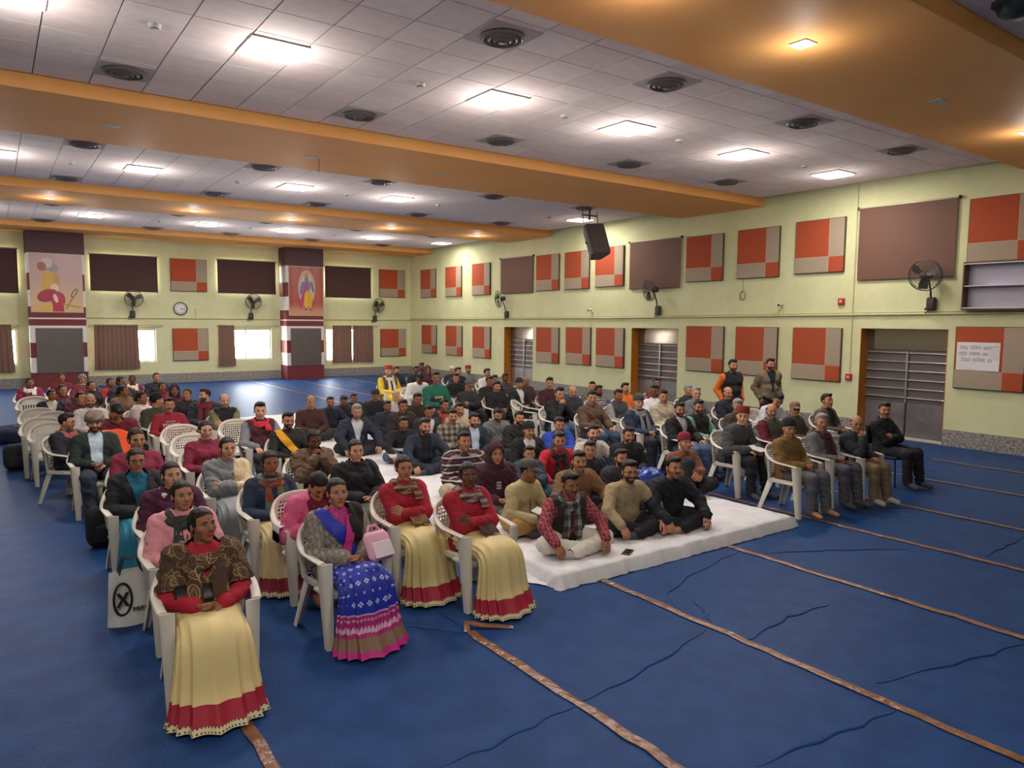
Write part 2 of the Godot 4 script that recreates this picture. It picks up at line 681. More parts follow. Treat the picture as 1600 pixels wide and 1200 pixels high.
func make_camera_and_light() -> void:
	var cam := Camera3D.new()
	cam.name = "camera"
	cam.fov = rad_to_deg(2.0 * atan(600.0 / 1135.41))
	cam.near = 0.05
	cam.far = 200.0
	cam.position = Vector3(0, 2.38, 0)
	cam.basis = Basis(Vector3.UP, -0.621849) * Basis(Vector3.RIGHT, -0.0867588) * Basis(Vector3.BACK, 0.0081809)
	add_child(cam)
	cam.current = true
	var e := Environment.new()
	e.background_mode = Environment.BG_SKY
	var sky := Sky.new()
	var sm := ProceduralSkyMaterial.new()
	sm.sky_top_color = Color("c9d6e8")
	sm.sky_horizon_color = Color("f4f1e8")
	sm.ground_horizon_color = Color("d8d2c4")
	sm.ground_bottom_color = Color("a8a296")
	sm.sky_energy_multiplier = 1.0
	sm.ground_energy_multiplier = 1.3
	sky.sky_material = sm
	e.sky = sky
	e.background_energy_multiplier = SKY_ENERGY
	e.tonemap_mode = Environment.TONE_MAPPER_LINEAR
	e.tonemap_exposure = EXPOSURE
	e.sdfgi_enabled = true
	e.ssao_enabled = true
	e.ssil_enabled = true
	var we := WorldEnvironment.new()
	we.name = "environment"
	we.environment = e
	add_child(we)


# A wall of boxes around its openings. Each opening is [u0, u1, v0, v1]; f maps (u, v, through) to a point.
func wall_mesh(u0: float, u1: float, v0: float, v1: float, holes: Array, thick: float, along_x: bool, at: float, outward: float) -> ArrayMesh:
	var us := [u0, u1]
	var vs := [v0, v1]
	for h in holes:
		for k in 2:
			us.append(h[k])
			vs.append(h[k + 2])
	us.sort()
	vs.sort()
	var mb := MB.new()
	for i in us.size() - 1:
		if us[i + 1] - us[i] < 0.001:
			continue
		for j in vs.size() - 1:
			if vs[j + 1] - vs[j] < 0.001:
				continue
			var cu: float = (us[i] + us[i + 1]) * 0.5
			var cv: float = (vs[j] + vs[j + 1]) * 0.5
			var open := false
			for h in holes:
				if cu > h[0] and cu < h[1] and cv > h[2] and cv < h[3]:
					open = true
			if open:
				continue
			var w := at + outward * thick * 0.5
			if along_x:
				mb.box(Vector3(cu, cv, w), Vector3(us[i + 1] - us[i], vs[j + 1] - vs[j], thick))
			else:
				mb.box(Vector3(w, cv, cu), Vector3(thick, vs[j + 1] - vs[j], us[i + 1] - us[i]))
	return mb.mesh()


const UPPER := [[-0.9, 0.82, 3.16, 4.6], [2.85, 4.99, 3.31, 4.56], [7.03, 9.24, 3.35, 4.6], [11.24, 13.3, 3.29, 4.56]]
const LOWER := [[-0.9, 0.69, 0.8, 1.97], [2.95, 4.87, 0.8, 1.97], [7.1, 9.04, 0.8, 1.97], [11.3, 13.2, 0.66, 1.99]]
const DOORS := [[-21.72, -19.99, 2.16], [-15.24, -13.47, 2.2], [-8.36, -6.6, 2.28]]
const BEAMS := [[-3.3, -5.5], [-10.9, -13.5], [-19.05, -21.5], [-27.0, -29.0]]
const BAYS := [[-5.5, -10.9], [-13.5, -19.05], [-21.5, -27.0]]


func make_shell() -> void:
	var wall := mat("ffffff", 0.75, {"tex": "wall", "tri": 0.25, "world": 1})
	# floor slab and carpets
	solid("floor", boxm(Vector3(WALL_X - SIDE_X + 1.0, 0.2, NEAR_Z - FAR_Z + 1.0), 0.0, Vector3((WALL_X + SIDE_X) * 0.5, -0.106, (NEAR_Z + FAR_Z) * 0.5)), mat("77736c", 0.8, {"tex": "granite", "tri": 0.5}), "grey stone floor under the blue carpets", "floor")
	var holes := []
	for w in UPPER:
		holes.append([w[0] + 0.03, w[1] - 0.03, w[2] + 0.03, w[3] - 0.03])
	for w in LOWER:
		holes.append(w)
	solid("wall_far", wall_mesh(SIDE_X - 0.3, WALL_X + 0.3, 0, CEIL + 0.33, holes, 0.25, true, FAR_Z, -1.0), wall, "pale yellow-green end wall with two rows of windows and pillars", "wall")
	holes = []
	for d in DOORS:
		holes.append([d[0], d[1], 0.0, d[2]])
	solid("wall_right", wall_mesh(FAR_Z, NEAR_Z, 0, CEIL + 0.33, holes, 0.34, false, WALL_X, 1.0), wall, "long pale yellow-green wall with acoustic panels and steel doors", "wall")
	solid("wall_left", wall_mesh(FAR_Z, NEAR_Z, 0, CEIL + 0.33, [], 0.25, false, SIDE_X, -1.0), wall, "long pale wall opposite the steel doors", "wall")
	solid("wall_near", wall_mesh(SIDE_X - 0.3, WALL_X + 0.3, 0, CEIL + 0.33, [], 0.25, true, NEAR_Z, 1.0), wall, "pale wall at the stage end of the hall", "wall")
	# skirting of grey granite
	var gran := mat("ffffff", 0.55, {"tex": "granite", "tri": 0.9, "world": 1})
	var mb := MB.new()
	var cuts := [[FAR_Z, DOORS[0][0]], [DOORS[0][1], DOORS[1][0]], [DOORS[1][1], DOORS[2][0]], [DOORS[2][1], NEAR_Z]]
	for c in cuts:
		mb.box(Vector3(WALL_X - 0.012, 0.16, (c[0] + c[1]) * 0.5), Vector3(0.03, 0.33, c[1] - c[0]), 0.004)
	solid("baseboard_right", mb.mesh(), gran, "grey granite skirting along the wall with steel doors", "skirting")
	mb = MB.new()
	mb.box(Vector3((SIDE_X + WALL_X) * 0.5, 0.17, FAR_Z + 0.012), Vector3(WALL_X - SIDE_X, 0.35, 0.03), 0.004)
	solid("baseboard_far", mb.mesh(), gran, "grey granite skirting along the end wall with pillars", "skirting")
	# roof slab
	solid("ceiling", boxm(Vector3(WALL_X - SIDE_X + 1.0, 0.2, NEAR_Z - FAR_Z + 1.0), 0.0, Vector3((WALL_X + SIDE_X) * 0.5, CEIL + 0.42, (NEAR_Z + FAR_Z) * 0.5)), mat("a39d97", 0.9), "concrete slab above the suspended ceiling tiles", "ceiling")
	make_ceiling()
	var om := mat("ffffff", 0.62, {"tex": "orange", "tri": 0.3, "world": 1})
	var beam_of := ["orange ceiling beam over the front of the mattress", "orange ceiling beam across the middle of the hall", "orange ceiling beam with a row of downlights", "orange ceiling beam along the end wall"]
	for i in BEAMS.size():
		var b: Array = BEAMS[i]
		mb = MB.new()
		mb.box(Vector3((SIDE_X + WALL_X) * 0.5, (CEIL + 0.04 + BEAM) * 0.5, (b[0] + b[1]) * 0.5), Vector3(WALL_X - SIDE_X, CEIL + 0.04 - BEAM, b[0] - b[1]), 0.012)
		solid("beam", mb.mesh(), om, beam_of[i], "beam")
	make_carpet()
	make_doors()
	make_far_wall()


func make_ceiling() -> void:
	var shades := [mat("ffffff", 0.85, {"tex": "tile", "tri": 2.0}), mat("f6f3f2", 0.85, {"tex": "tile", "tri": 2.0}), mat("fbf6f6", 0.85, {"tex": "tile", "tri": 2.3})]
	var one := boxm(Vector3(0.590, 0.014, 0.590), 0.004)
	var half := boxm(Vector3(0.590, 0.014, 0.29), 0.004)
	var where := ["suspended white tile ceiling in the bay over the front rows", "suspended white tile ceiling in the middle bay", "suspended white tile ceiling in the bay by the end wall"]
	for b in BAYS.size():
		var root := thing("ceiling_bay", where[b], "ceiling", Vector3(0, CEIL, 0), 0.0, "", "structure")
		var rest := MB.new()
		var n := 0
		var z: float = BAYS[b][0] - 0.235 if b == 0 else BAYS[b][0] - 0.3
		var row := 0
		while z > BAYS[b][1] - 0.1:
			for c in range(-11, 25):
				var x := 0.547 + 0.6 * c + 0.3
				if x > WALL_X - 0.05:
					continue
				if b == 0 and c >= -1 and n < 290:
					var o := part(root, "tile", one, shades[(c * 7 + row * 5) % 3])
					o.position = Vector3(x, 0.007, z)
					n += 1
				else:
					rest.box(Vector3(x, 0.007, z), Vector3(0.590, 0.014, 0.590), 0.004)
			z -= 0.6
			row += 1
		part(root, "tile_field", rest.mesh(), shades[0]).set_meta("kind", "stuff")
	var near := MB.new()
	for c in range(-11, 25):
		for k in 15:
			near.box(Vector3(0.847 + 0.6 * c, CEIL + 0.007, -3.0 + 0.6 * k), Vector3(0.59, 0.014, 0.59), 0.004)
	var o := solid("ceiling_stage_bay", near.mesh(), shades[0], "suspended white tile ceiling over the stage end", "ceiling")
	o.set_meta("kind", "structure")


const SEAMS := [-4.2, -2.4, -0.65, 1.12, 2.88, 4.49, 6.3, 8.05, 9.65, 11.6, 13.4]
const ORD := ["first", "second", "third", "fourth", "fifth", "sixth", "seventh", "eighth", "ninth", "tenth", "eleventh", "twelfth", "thirteenth"]
const FOLDS := [
	[[1.83, -3.22], [2.15, -3.21], [2.5, -3.25], [2.86, -3.28]],
	[[2.9, -3.3], [3.2, -3.31], [3.57, -3.37], [4.0, -3.45], [4.42, -3.56]],
	[[4.55, -3.98], [4.75, -4.25], [5.2, -4.42], [5.8, -4.55], [6.24, -4.63]],
	[[4.56, -3.62], [4.7, -3.8], [4.82, -4.05]],
	[[4.54, -3.25], [5.15, -3.33], [5.69, -3.29]],
	[[3.24, -2.25], [3.71, -2.2], [4.1, -2.14], [4.44, -2.11]],
	[[4.68, -2.35], [5.34, -2.2], [5.8, -2.1], [6.24, -2.03]],
	[[6.4, -4.45], [7.06, -4.12], [7.82, -3.66]],
	[[8.23, -3.09], [8.8, -3.12], [9.5, -3.13]],
	[[2.5, -4.95], [2.7, -4.75], [2.84, -4.55]],
	[[12.3, -24.2], [13.0, -23.2], [13.3, -22.0]],
	[[9.9, -24.0], [10.8, -23.6], [11.5, -23.5]],
]


func make_carpet() -> void:
	var cm := mat("ffffff", 0.46, {"tex": "carpet", "tri": 0.5, "world": 1, "nrm": "carpet_n", "ns": 0.16, "spec": 0.2})
	var xs := [SIDE_X] + SEAMS + [WALL_X - 0.01]
	for i in xs.size() - 1:
		var x0: float = xs[i]
		var x1: float = xs[i + 1]
		var root := thing("carpet_strip", "long blue carpet strip, %s from the panelled wall" % ORD[xs.size() - 2 - i], "carpet", Vector3.ZERO, 0.0, "blue carpet strips on the hall floor")
		var mb := MB.new()
		mb.grid(8, 130, func(u: float, v: float):
			var x := lerpf(x0 + 0.004, x1 - 0.004, u)
			var z := lerpf(FAR_Z + 0.03, NEAR_Z - 0.01, v)
			var e := minf(1.0, minf(u, 1.0 - u) * 6.0)
			return Vector3(x, 0.001 + e * 0.004 * maxf(0.0, fold_noise.get_noise_2d(x * 60.0, z * 34.0) + 0.35), z))
		part(root, "pile", mb.mesh(), cm)
		for f in FOLDS:
			if f[0][0] >= x0 and f[0][0] < x1:
				var pts := []
				var rr := []
				for k in 25:
					var q: float = k / 24.0 * (f.size() - 1)
					var a := mini(int(q), f.size() - 2)
					var p := Vector2(f[a][0], f[a][1]).lerp(Vector2(f[a + 1][0], f[a + 1][1]), smoothstep(0.0, 1.0, q - a) * 0.5 + (q - a) * 0.5)
					pts.append(Vector3(p.x, 0.003, p.y + sin(k * 0.9) * 0.012))
					rr.append(0.017 * sin(PI * clampf(k / 24.0 * 0.94 + 0.03, 0.0, 1.0)) ** 0.6)
				mb = MB.new()
				mb.tube(pts, rr, 8, 0.55)
				part(root, "fold", mb.mesh(), cm)
	# brown packing tape over the seams
	var tm := mat("ffffff", 0.28, {"tex": "tape", "tri": 1.2, "world": 1, "nrm": "crumple_n", "ns": 0.7, "spec": 0.6})
	var runs := {1.12: [[-4.75, 4.0], [-29, -9.0]], 2.88: [[-4.55, 4.0], [-29, -11.5], [-5.75, -5.15]], 4.49: [[-4.95, 4.0]], 6.3: [[-4.88, 4.0]], 8.05: [[-28.9, 4.0]], 9.65: [[-28.9, 4.0]], 11.6: [[-28.9, 4.0]], 13.4: [[-28.9, -11.0], [-6.0, 4.0]], -0.65: [[-28.9, 4.0]]}
	for x in runs:
		for rn in runs[x]:
			var mb := MB.new()
			var n := int((rn[1] - rn[0]) / 0.16) + 2
			var rings := []
			for k in n + 1:
				var z: float = lerpf(rn[0], rn[1], float(k) / n)
				var w0 := 0.036 + 0.010 * fine_noise.get_noise_2d(x * 50.0, z * 90.0)
				var w1 := 0.036 + 0.010 * fine_noise.get_noise_2d(x * 50.0 + 90.0, z * 90.0)
				var dx := 0.018 * fold_noise.get_noise_2d(x * 40.0, z * 40.0)
				var y := 0.011 + 0.003 * fine_noise.get_noise_2d(x * 10.0 + 33.0, z * 160.0)
				rings.append(PackedVector3Array([Vector3(x + dx - w0, y - 0.003, z), Vector3(x + dx - w0, y, z), Vector3(x + dx - 0.01, y + 0.002, z), Vector3(x + dx + 0.012, y + 0.001, z), Vector3(x + dx + w1, y, z), Vector3(x + dx + w1, y - 0.003, z)]))
			mb.loft(rings)
			solid("floor_tape", mb.mesh(), tm, tape_label(x, rn), "tape", "brown tape lines on the carpet", "thing")
	var mb := MB.new()
	mb.tube([Vector3(2.86, 0.012, -4.55), Vector3(2.9, 0.05, -4.62), Vector3(3.0, 0.03, -4.55), Vector3(3.2, 0.012, -4.42)], [0.03, 0.034, 0.03, 0.02], 8, 0.15)
	solid("loose_tape_end", mb.mesh(), tm, "peeled loose end of brown tape curling off the carpet", "tape", "", "thing")


func tape_label(x: float, rn: Array) -> String:
	var k := 0
	for q in SEAMS:
		if q >= x - 0.01:
			k += 1
	return "brown tape on the %s carpet seam from the panelled wall, %s" % [ORD[k - 1], "front run" if rn[1] > 3.0 else "short scrap" if rn[1] - rn[0] < 1.0 else "rear run"]


func make_mattress() -> void:
	var root := thing("floor_mattress", "long white sheet-covered floor mattress where the men sit cross-legged", "mattress")
	var x0 := 4.03
	var x1 := 7.56
	var z0 := -17.1
	var z1 := -4.86
	var mb := MB.new()
	mb.grid(90, 260, func(u: float, v: float):
		var x := lerpf(x0 - 0.05, x1 + 0.05, u)
		var z := lerpf(z0 - 0.05, z1 + 0.05, v)
		var e := minf(minf(x - x0, x1 - x), minf(z - z0, z1 - z))
		var up := clampf((e + 0.05) / 0.085, 0.0, 1.0)
		up = sqrt(1.0 - (1.0 - up) * (1.0 - up))
		var n := fold_noise.get_noise_2d(x * 90.0, z * 60.0)
		var f := fine_noise.get_noise_2d(x * 60.0 + z * 40.0, z * 110.0)
		var seam := 0.022 * exp(-pow((x - 5.62) / 0.05, 2.0))
		var y := 0.006 + up * (0.122 + 0.006 * n + 0.0045 * f - seam)
		var push := (1.0 - up) * 0.022 * (n + f)
		return Vector3(x + (push if x < 5.8 else -push), y, z + push))
	part(root, "sheet", mb.mesh(), mat("ffffff", 0.85, {"tex": "sheet", "tri": 0.8, "nrm": "cloth_n", "ns": 0.5}))
	mb = MB.new()  # loose edge of the sheet lying on the carpet at one corner
	mb.grid(30, 8, func(u: float, v: float):
		var z := lerpf(-6.4, -4.9, u)
		var w := 0.30 * sin(PI * clampf(u * 0.9 + 0.08, 0.0, 1.0)) + 0.03
		return Vector3(x0 + 0.02 - w * v, 0.05 * pow(1.0 - v, 3.0) + 0.014 + 0.006 * fine_noise.get_noise_2d(u * 300.0, v * 90.0), z))
	part(root, "loose_sheet_edge", mb.mesh(), mat("ffffff", 0.85, {"tex": "sheet", "tri": 0.8, "nrm": "cloth_n", "ns": 0.5}))


func make_doors() -> void:
	var where := ["steel double door between acoustic panels by the room corner", "steel double door behind the men in the side rows", "steel double door behind the man in black hoodie"]
	var steel := mat("ffffff", 0.38, {"tex": "steel", "tri": 0.6, "metal": 0.75})
	var bars := mat("c4c0bc", 0.3, {"metal": 0.9})
	var glassy := mat("9a8f88", 0.12, {"metal": 0.8})
	for i in 3:
		var d: Array = DOORS[i]
		var w: float = d[1] - d[0]
		var h: float = d[2]
		var root := thing("door_%d" % (i + 1), where[i], "door", Vector3(WALL_X, 0, (d[0] + d[1]) * 0.5), 0.0, "", "structure")
		var mb := MB.new()
		mb.box(Vector3(0.17, h * 0.5, -w * 0.5 + 0.006), Vector3(0.345, h, 0.012))
		mb.box(Vector3(0.17, h * 0.5, w * 0.5 - 0.006), Vector3(0.345, h, 0.012))
		part(root, "jamb", mb.mesh(), mat("c07818", 0.6))
		part(root, "transom_panel", boxm(Vector3(0.03, h * 0.19, w - 0.03), 0.004, Vector3(0.29, h * 0.9, 0)), glassy)
		for s in [-1, 1]:
			var lz: float = s * w * 0.25
			var leaf := part(root, "leaf", boxm(Vector3(0.03, h * 0.80, w * 0.5 - 0.02), 0.004, Vector3(0.31, h * 0.40 + 0.005, lz)), mat("6f6763", 0.5, {"metal": 0.5}))
			part(leaf, "kick_plate", boxm(Vector3(0.008, h * 0.30, w * 0.5 - 0.04), 0.002, Vector3(0.289, h * 0.17, lz)), steel)
			for k in 6:
				part(leaf, "bar", boxm(Vector3(0.05, 0.028, w * 0.5 - 0.03), 0.006, Vector3(0.275, h * (0.37 + 0.082 * k), lz)), bars)
		part(root, "mullion", boxm(Vector3(0.05, h * 0.47, 0.04), 0.006, Vector3(0.27, h * 0.56, 0)), bars)
		part(root, "threshold", boxm(Vector3(0.3, 0.03, w - 0.03), 0.006, Vector3(0.16, 0.012, 0)), mat("b5ada4", 0.7))
		part(root, "backing", boxm(Vector3(0.02, h + 0.1, w + 0.1), 0.0, Vector3(0.352, h * 0.5, 0)), steel)


func blind_lining(bw: float, bh: float) -> ArrayMesh:
	var mb := MB.new()
	mb.grid(20, 2, func(u: float, v: float): return Vector3((0.5 - u) * bw, -bh * v, -0.007 + 0.006 * sin((1.0 - u) * 9.0) * v))
	return mb.mesh()


func make_far_wall() -> void:
	# windows
	var fr := mat("d8d5cf", 0.4)
	var glass := StandardMaterial3D.new()
	glass.albedo_color = Color(0.95, 0.97, 1.0, 0.08)
	glass.transparency = BaseMaterial3D.TRANSPARENCY_ALPHA
	glass.roughness = 0.05
	var n := 0
	for set_ in [UPPER, LOWER]:
		for w in set_:
			n += 1
			var up: bool = set_ == UPPER
			var x0: float = w[0] + (0.03 if up else 0.0)
			var x1: float = w[1] - (0.03 if up else 0.0)
			var y0: float = w[2] + (0.03 if up else 0.0)
			var y1: float = w[3] - (0.03 if up else 0.0)
			var c := Vector3((x0 + x1) * 0.5, (y0 + y1) * 0.5, FAR_Z - 0.12)
			var root := thing("window_%d" % n, ("upper sliding window covered by the roller blind " if up else "lower sliding window showing daylight ") + ["at the far end before the first pillar", "just after the first pillar", "just before the second pillar", "just after the second pillar"][(n - 1) % 4], "window", c, 0.0, "", "structure")
			var mb := MB.new()
			var sw := x1 - x0
			var sh := y1 - y0
			for s in [-1, 1]:
				mb.box(Vector3(s * (sw * 0.5 - 0.025), 0, 0), Vector3(0.05, sh, 0.08), 0.006)
				mb.box(Vector3(0, s * (sh * 0.5 - 0.025), 0), Vector3(sw - 0.1, 0.05, 0.08), 0.006)
			var frame := part(root, "frame", mb.mesh(), fr)
			part(frame, "mullion", boxm(Vector3(0.05, sh - 0.1, 0.06), 0.006), fr)
			for s in [-1, 1]:
				part(frame, "pane", boxm(Vector3(sw * 0.5 - 0.07, sh - 0.1, 0.004), 0.0, Vector3(s * sw * 0.25, 0, 0)), glass)
	# blinds over the upper windows
	var blind := mat("4a2f2b", 0.8, {"nrm": "weave_n", "tri": 3.0, "ns": 0.3})
	var rodm := mat("8d8478", 0.4, {"metal": 0.6})
	var bl := ["beside the first pillar at the window end", "between the first pillar and the clock bay", "above the half-curtained bright window", "between the second pillar and the corner panel"]
	for i in 4:
		var w: Array = UPPER[i]
		var root := thing("roller_blind", "brown roller blind lowered over an upper window, " + bl[i], "blind", Vector3((w[0] + w[1]) * 0.5, w[3], FAR_Z + 0.07), 0.0, "brown roller blinds")
		var bw: float = w[1] - w[0] - 0.02
		var bh: float = w[3] - w[2]
		var mb := MB.new()
		mb.grid(20, 2, func(u: float, v: float): return Vector3((u - 0.5) * bw, -bh * v, 0.006 * sin(u * 9.0) * v))
		part(root, "white_lining", blind_lining(bw, bh), mat("cfc8ba", 0.8))
		mb.grid(20, 2, func(u: float, v: float): return Vector3((0.5 - u) * bw, -bh * v, -0.004 + 0.006 * sin((1.0 - u) * 9.0) * v))
		var fab := part(root, "fabric", mb.mesh(), blind)
		mb = MB.new()
		mb.tube([Vector3(-bw * 0.5 - 0.03, 0.0, 0.0), Vector3(bw * 0.5 + 0.03, 0.0, 0.0)], 0.022, 10)
		part(root, "roller", mb.mesh(), rodm)
		part(fab, "bottom_bar", boxm(Vector3(bw, 0.03, 0.016), 0.004, Vector3(0, -bh, 0)), blind)
	# curtains
	var cur := [[-0.2, 0.56, "bunched beside the first pillar"], [2.92, 4.28, "drawn over most of its window"], [7.02, 7.6, "pushed aside from the bright window"], [11.53, 12.38, "with its twin beyond the second pillar"], [12.44, 13.35, "the one next to the corner acoustic panel"]]
	var cm := mat("7d6254", 0.85, {"nrm": "weave_n", "tri": 3.0, "ns": 0.4, "back": "4a3a30"})
	for c in cur:
		var root := thing("curtain", "brown pleated eyelet curtain " + c[2], "curtain", Vector3((c[0] + c[1]) * 0.5, 2.1, FAR_Z + 0.09), 0.0, "brown curtains of the end wall")
		var w: float = c[1] - c[0]
		var k := int(w / 0.13)
		var flare: float = 1.12 if w < 0.8 else 1.04
		var mb := MB.new()
		for side in [1.0, -1.0]:
			mb.grid(k * 8, 10, func(u: float, v: float):
				var q: float = u if side > 0 else 1.0 - u
				var s := lerpf(1.0, flare, v)
				return Vector3((q - 0.5) * w * s, 0.03 - 1.57 * v, 0.035 * sin(q * k * TAU) * (0.7 + 0.3 * v) + side * 0.002))
		var cl := part(root, "cloth", mb.mesh(), cm)
		for e in k:
			mb = MB.new()
			var pts := []
			for j in 10:
				pts.append(Vector3((e + 0.5) / k * w - w * 0.5, sin(j * TAU / 10) * 0.024, cos(j * TAU / 10) * 0.03))
			mb.tube(pts, 0.004, 5, 1.0, Vector3.RIGHT, true)
			part(cl, "eyelet", mb.mesh(), rodm)
	for r in [[-1.0, 0.75, "before the first pillar"], [2.75, 5.1, "after the first pillar"], [6.95, 9.3, "before the second pillar"], [11.1, 13.55, "after the second pillar"]]:
		var mb := MB.new()
		mb.tube([Vector3(r[0], 2.1, FAR_Z + 0.09), Vector3(r[1], 2.1, FAR_Z + 0.09)], 0.011, 8)
		mb.blob(Vector3(r[1], 2.1, FAR_Z + 0.09), Vector3(0.03, 0.022, 0.022))
		for x in [r[0] + 0.05, r[1] - 0.06]:
			mb.box(Vector3(x, 2.1, FAR_Z + 0.05), Vector3(0.02, 0.02, 0.1))
		solid("curtain_rod", mb.mesh(), rodm, "thin metal curtain rod over the lower window " + r[2], "rod", "curtain rods of the end wall", "thing")
	# pillars with painted bands
	var maroon := mat("6a2427", 0.6)
	var white := mat("d8d2cc", 0.6)
	var purple := mat("4c2a30", 0.6)
	for i in 2:
		var x0: float = [1.03, 9.4][i]
		var x1: float = [2.63, 10.9][i]
		var cx := (x0 + x1) * 0.5
		var w := x1 - x0
		var root := thing("pillar", ["banded pillar carrying the picture of a figure in yellow and red", "banded pillar carrying the picture of a blue and yellow figure"][i], "pillar", Vector3(cx, 0, FAR_Z + 0.375), 0.0, "", "structure")
		var bands := [[0.0, 0.56, maroon], [0.56, 1.05, white], [1.05, 1.54, maroon], [1.54, 2.1, white], [2.1, 2.31, maroon], [2.31, 2.36, white], [2.36, 2.72, maroon], [2.72, 3.25, white], [3.25, 3.8, maroon], [3.8, 4.45, white]]
		for b in bands:
			part(root, "band", boxm(Vector3(w, b[1] - b[0] - 0.002, 0.75), 0.0, Vector3(0, (b[0] + b[1]) * 0.5, 0)), b[2])
		part(root, "capital", boxm(Vector3(w + 0.05, 0.70, 0.79), 0.01, Vector3(0, 4.80, 0)), purple)
		# grille
		var g := mat("6c655f", 0.5, {"metal": 0.4})
		var gb := part(root, "grille_backing", boxm(Vector3(w - 0.28, 1.48, 0.02), 0.0, Vector3(0.02, 1.28, 0.385)), g)
		for k in 34:
			part(gb, "grille_slat", boxm(Vector3(w - 0.30, 0.026, 0.012), 0.003, Vector3(0.02, 0.58 + k * 0.0425, 0.40)), g)
		for k in 4:
			part(gb, "grille_post", boxm(Vector3(0.022, 1.48, 0.016), 0.003, Vector3(0.02 + (k - 1.5) * (w - 0.3) / 3.0, 1.28, 0.406)), g)
		var pic := thing("poster", ["printed picture of a seated figure in yellow and red robes", "printed picture of a standing figure in blue and yellow"][i], "poster", Vector3(cx + [0.0, 0.06][i], [3.5, 3.48][i], FAR_Z + 0.752))
		var pw: float = [1.42, 1.36][i]
		var ph := 1.88
		part(pic, "mount", boxm(Vector3(pw + 0.06, ph + 0.06, 0.012), 0.003, Vector3(0, 0, 0.006)), mat("b9a896", 0.5))
		var mb := MB.new()
		mb.grid(1, 1, func(u: float, v: float): return Vector3((u - 0.5) * pw, (0.5 - v) * ph, 0.0135))
		part(pic, "print", mb.mesh(), mat("ffffff", 0.35, {"tex": ["picture_a", "picture_b"][i]}))
	# wall clock
	var ck := thing("wall_clock", "round white wall clock with a black rim between the panels", "clock", Vector3(5.72, 2.73, FAR_Z))
	var mb := MB.new()
	var fx := Transform3D(Basis(Vector3.RIGHT, PI / 2), Vector3.ZERO)
	mb.lathe([Vector2(0.235, 0.0), Vector2(0.24, 0.05), Vector2(0.215, 0.055), Vector2(0.21, 0.035)], 40, fx)
	part(ck, "rim", mb.mesh(), mat("1e1c1c", 0.4))
	mb = MB.new()
	mb.lathe([Vector2(0.215, 0.03), Vector2(0.0001, 0.032)], 40, fx)
	var dial := part(ck, "dial", mb.mesh(), mat("e2ded4", 0.5))
	for k in 12:
		var a := k * TAU / 12
		part(dial, "hour_mark", boxm(Vector3(0.02, 0.045, 0.004)), mat("2a2826", 0.5)).transform = Transform3D(Basis(Vector3.BACK, -a), Vector3(sin(a) * 0.17, cos(a) * 0.17, 0.034))
	for hd in [[0.11, 0.016, 1.95], [0.16, 0.01, 1.75]]:
		part(dial, "hand", boxm(Vector3(hd[1], hd[0], 0.004), 0.0, Vector3(0, hd[0] * 0.42, 0)), mat("1e1c1c", 0.5)).transform = Transform3D(Basis(Vector3.BACK, -hd[2]), Vector3(0, 0, 0.040))


# ---------------------------------------------------------------- fittings on the walls and the ceiling
const PANELS_UP := [[-27.96, -26.68, 4.52, "first in the upper row from the corner"], [-25.86, -24.62, 4.52, "second in the upper row from the corner"], [-23.84, -22.6, 4.53, "in the upper row just before the first roller blind"],
	[-19.79, -18.57, 4.58, "in the upper row just after the first roller blind"], [-18.28, -17.09, 4.58, "in the upper row, half behind the hanging loudspeaker"], [-16.82, -15.58, 4.61, "in the upper row just before the second roller blind"],
	[-13.23, -12.02, 4.63, "in the upper row just after the second roller blind"], [-11.59, -10.4, 4.65, "in the upper row above the cable coil"], [-9.99, -8.79, 4.69, "in the upper row just before the third roller blind"], [-6.34, -5.14, 4.74, "in the upper row above the wall cabinet"]]
const PANELS_LOW := [[-27.87, -26.61, 2.17, "first in the lower row from the corner"], [-25.83, -24.57, 2.16, "second in the lower row from the corner"], [-23.79, -22.56, 2.15, "in the lower row just before the first steel door"],
	[-19.75, -18.53, 2.17, "in the lower row just after the first steel door"], [-18.18, -16.97, 2.19, "in the lower row midway between two steel doors"], [-16.73, -15.51, 2.19, "in the lower row just before the second steel door"],
	[-13.15, -11.92, 2.28, "in the lower row just after the second steel door"], [-11.56, -10.36, 2.28, "in the lower row behind the two standing men"], [-9.96, -8.76, 2.28, "in the lower row beside the red call point"], [-6.45, -5.25, 2.34, "in the lower row carrying the handwritten notice"]]
const PANELS_FAR := [[5.41, 6.67, 4.55, "above the wall clock"], [5.42, 6.66, 2.0, "below the wall clock"], [13.69, 14.92, 4.54, "in the corner, upper"], [13.73, 14.95, 1.98, "in the corner, lower"]]


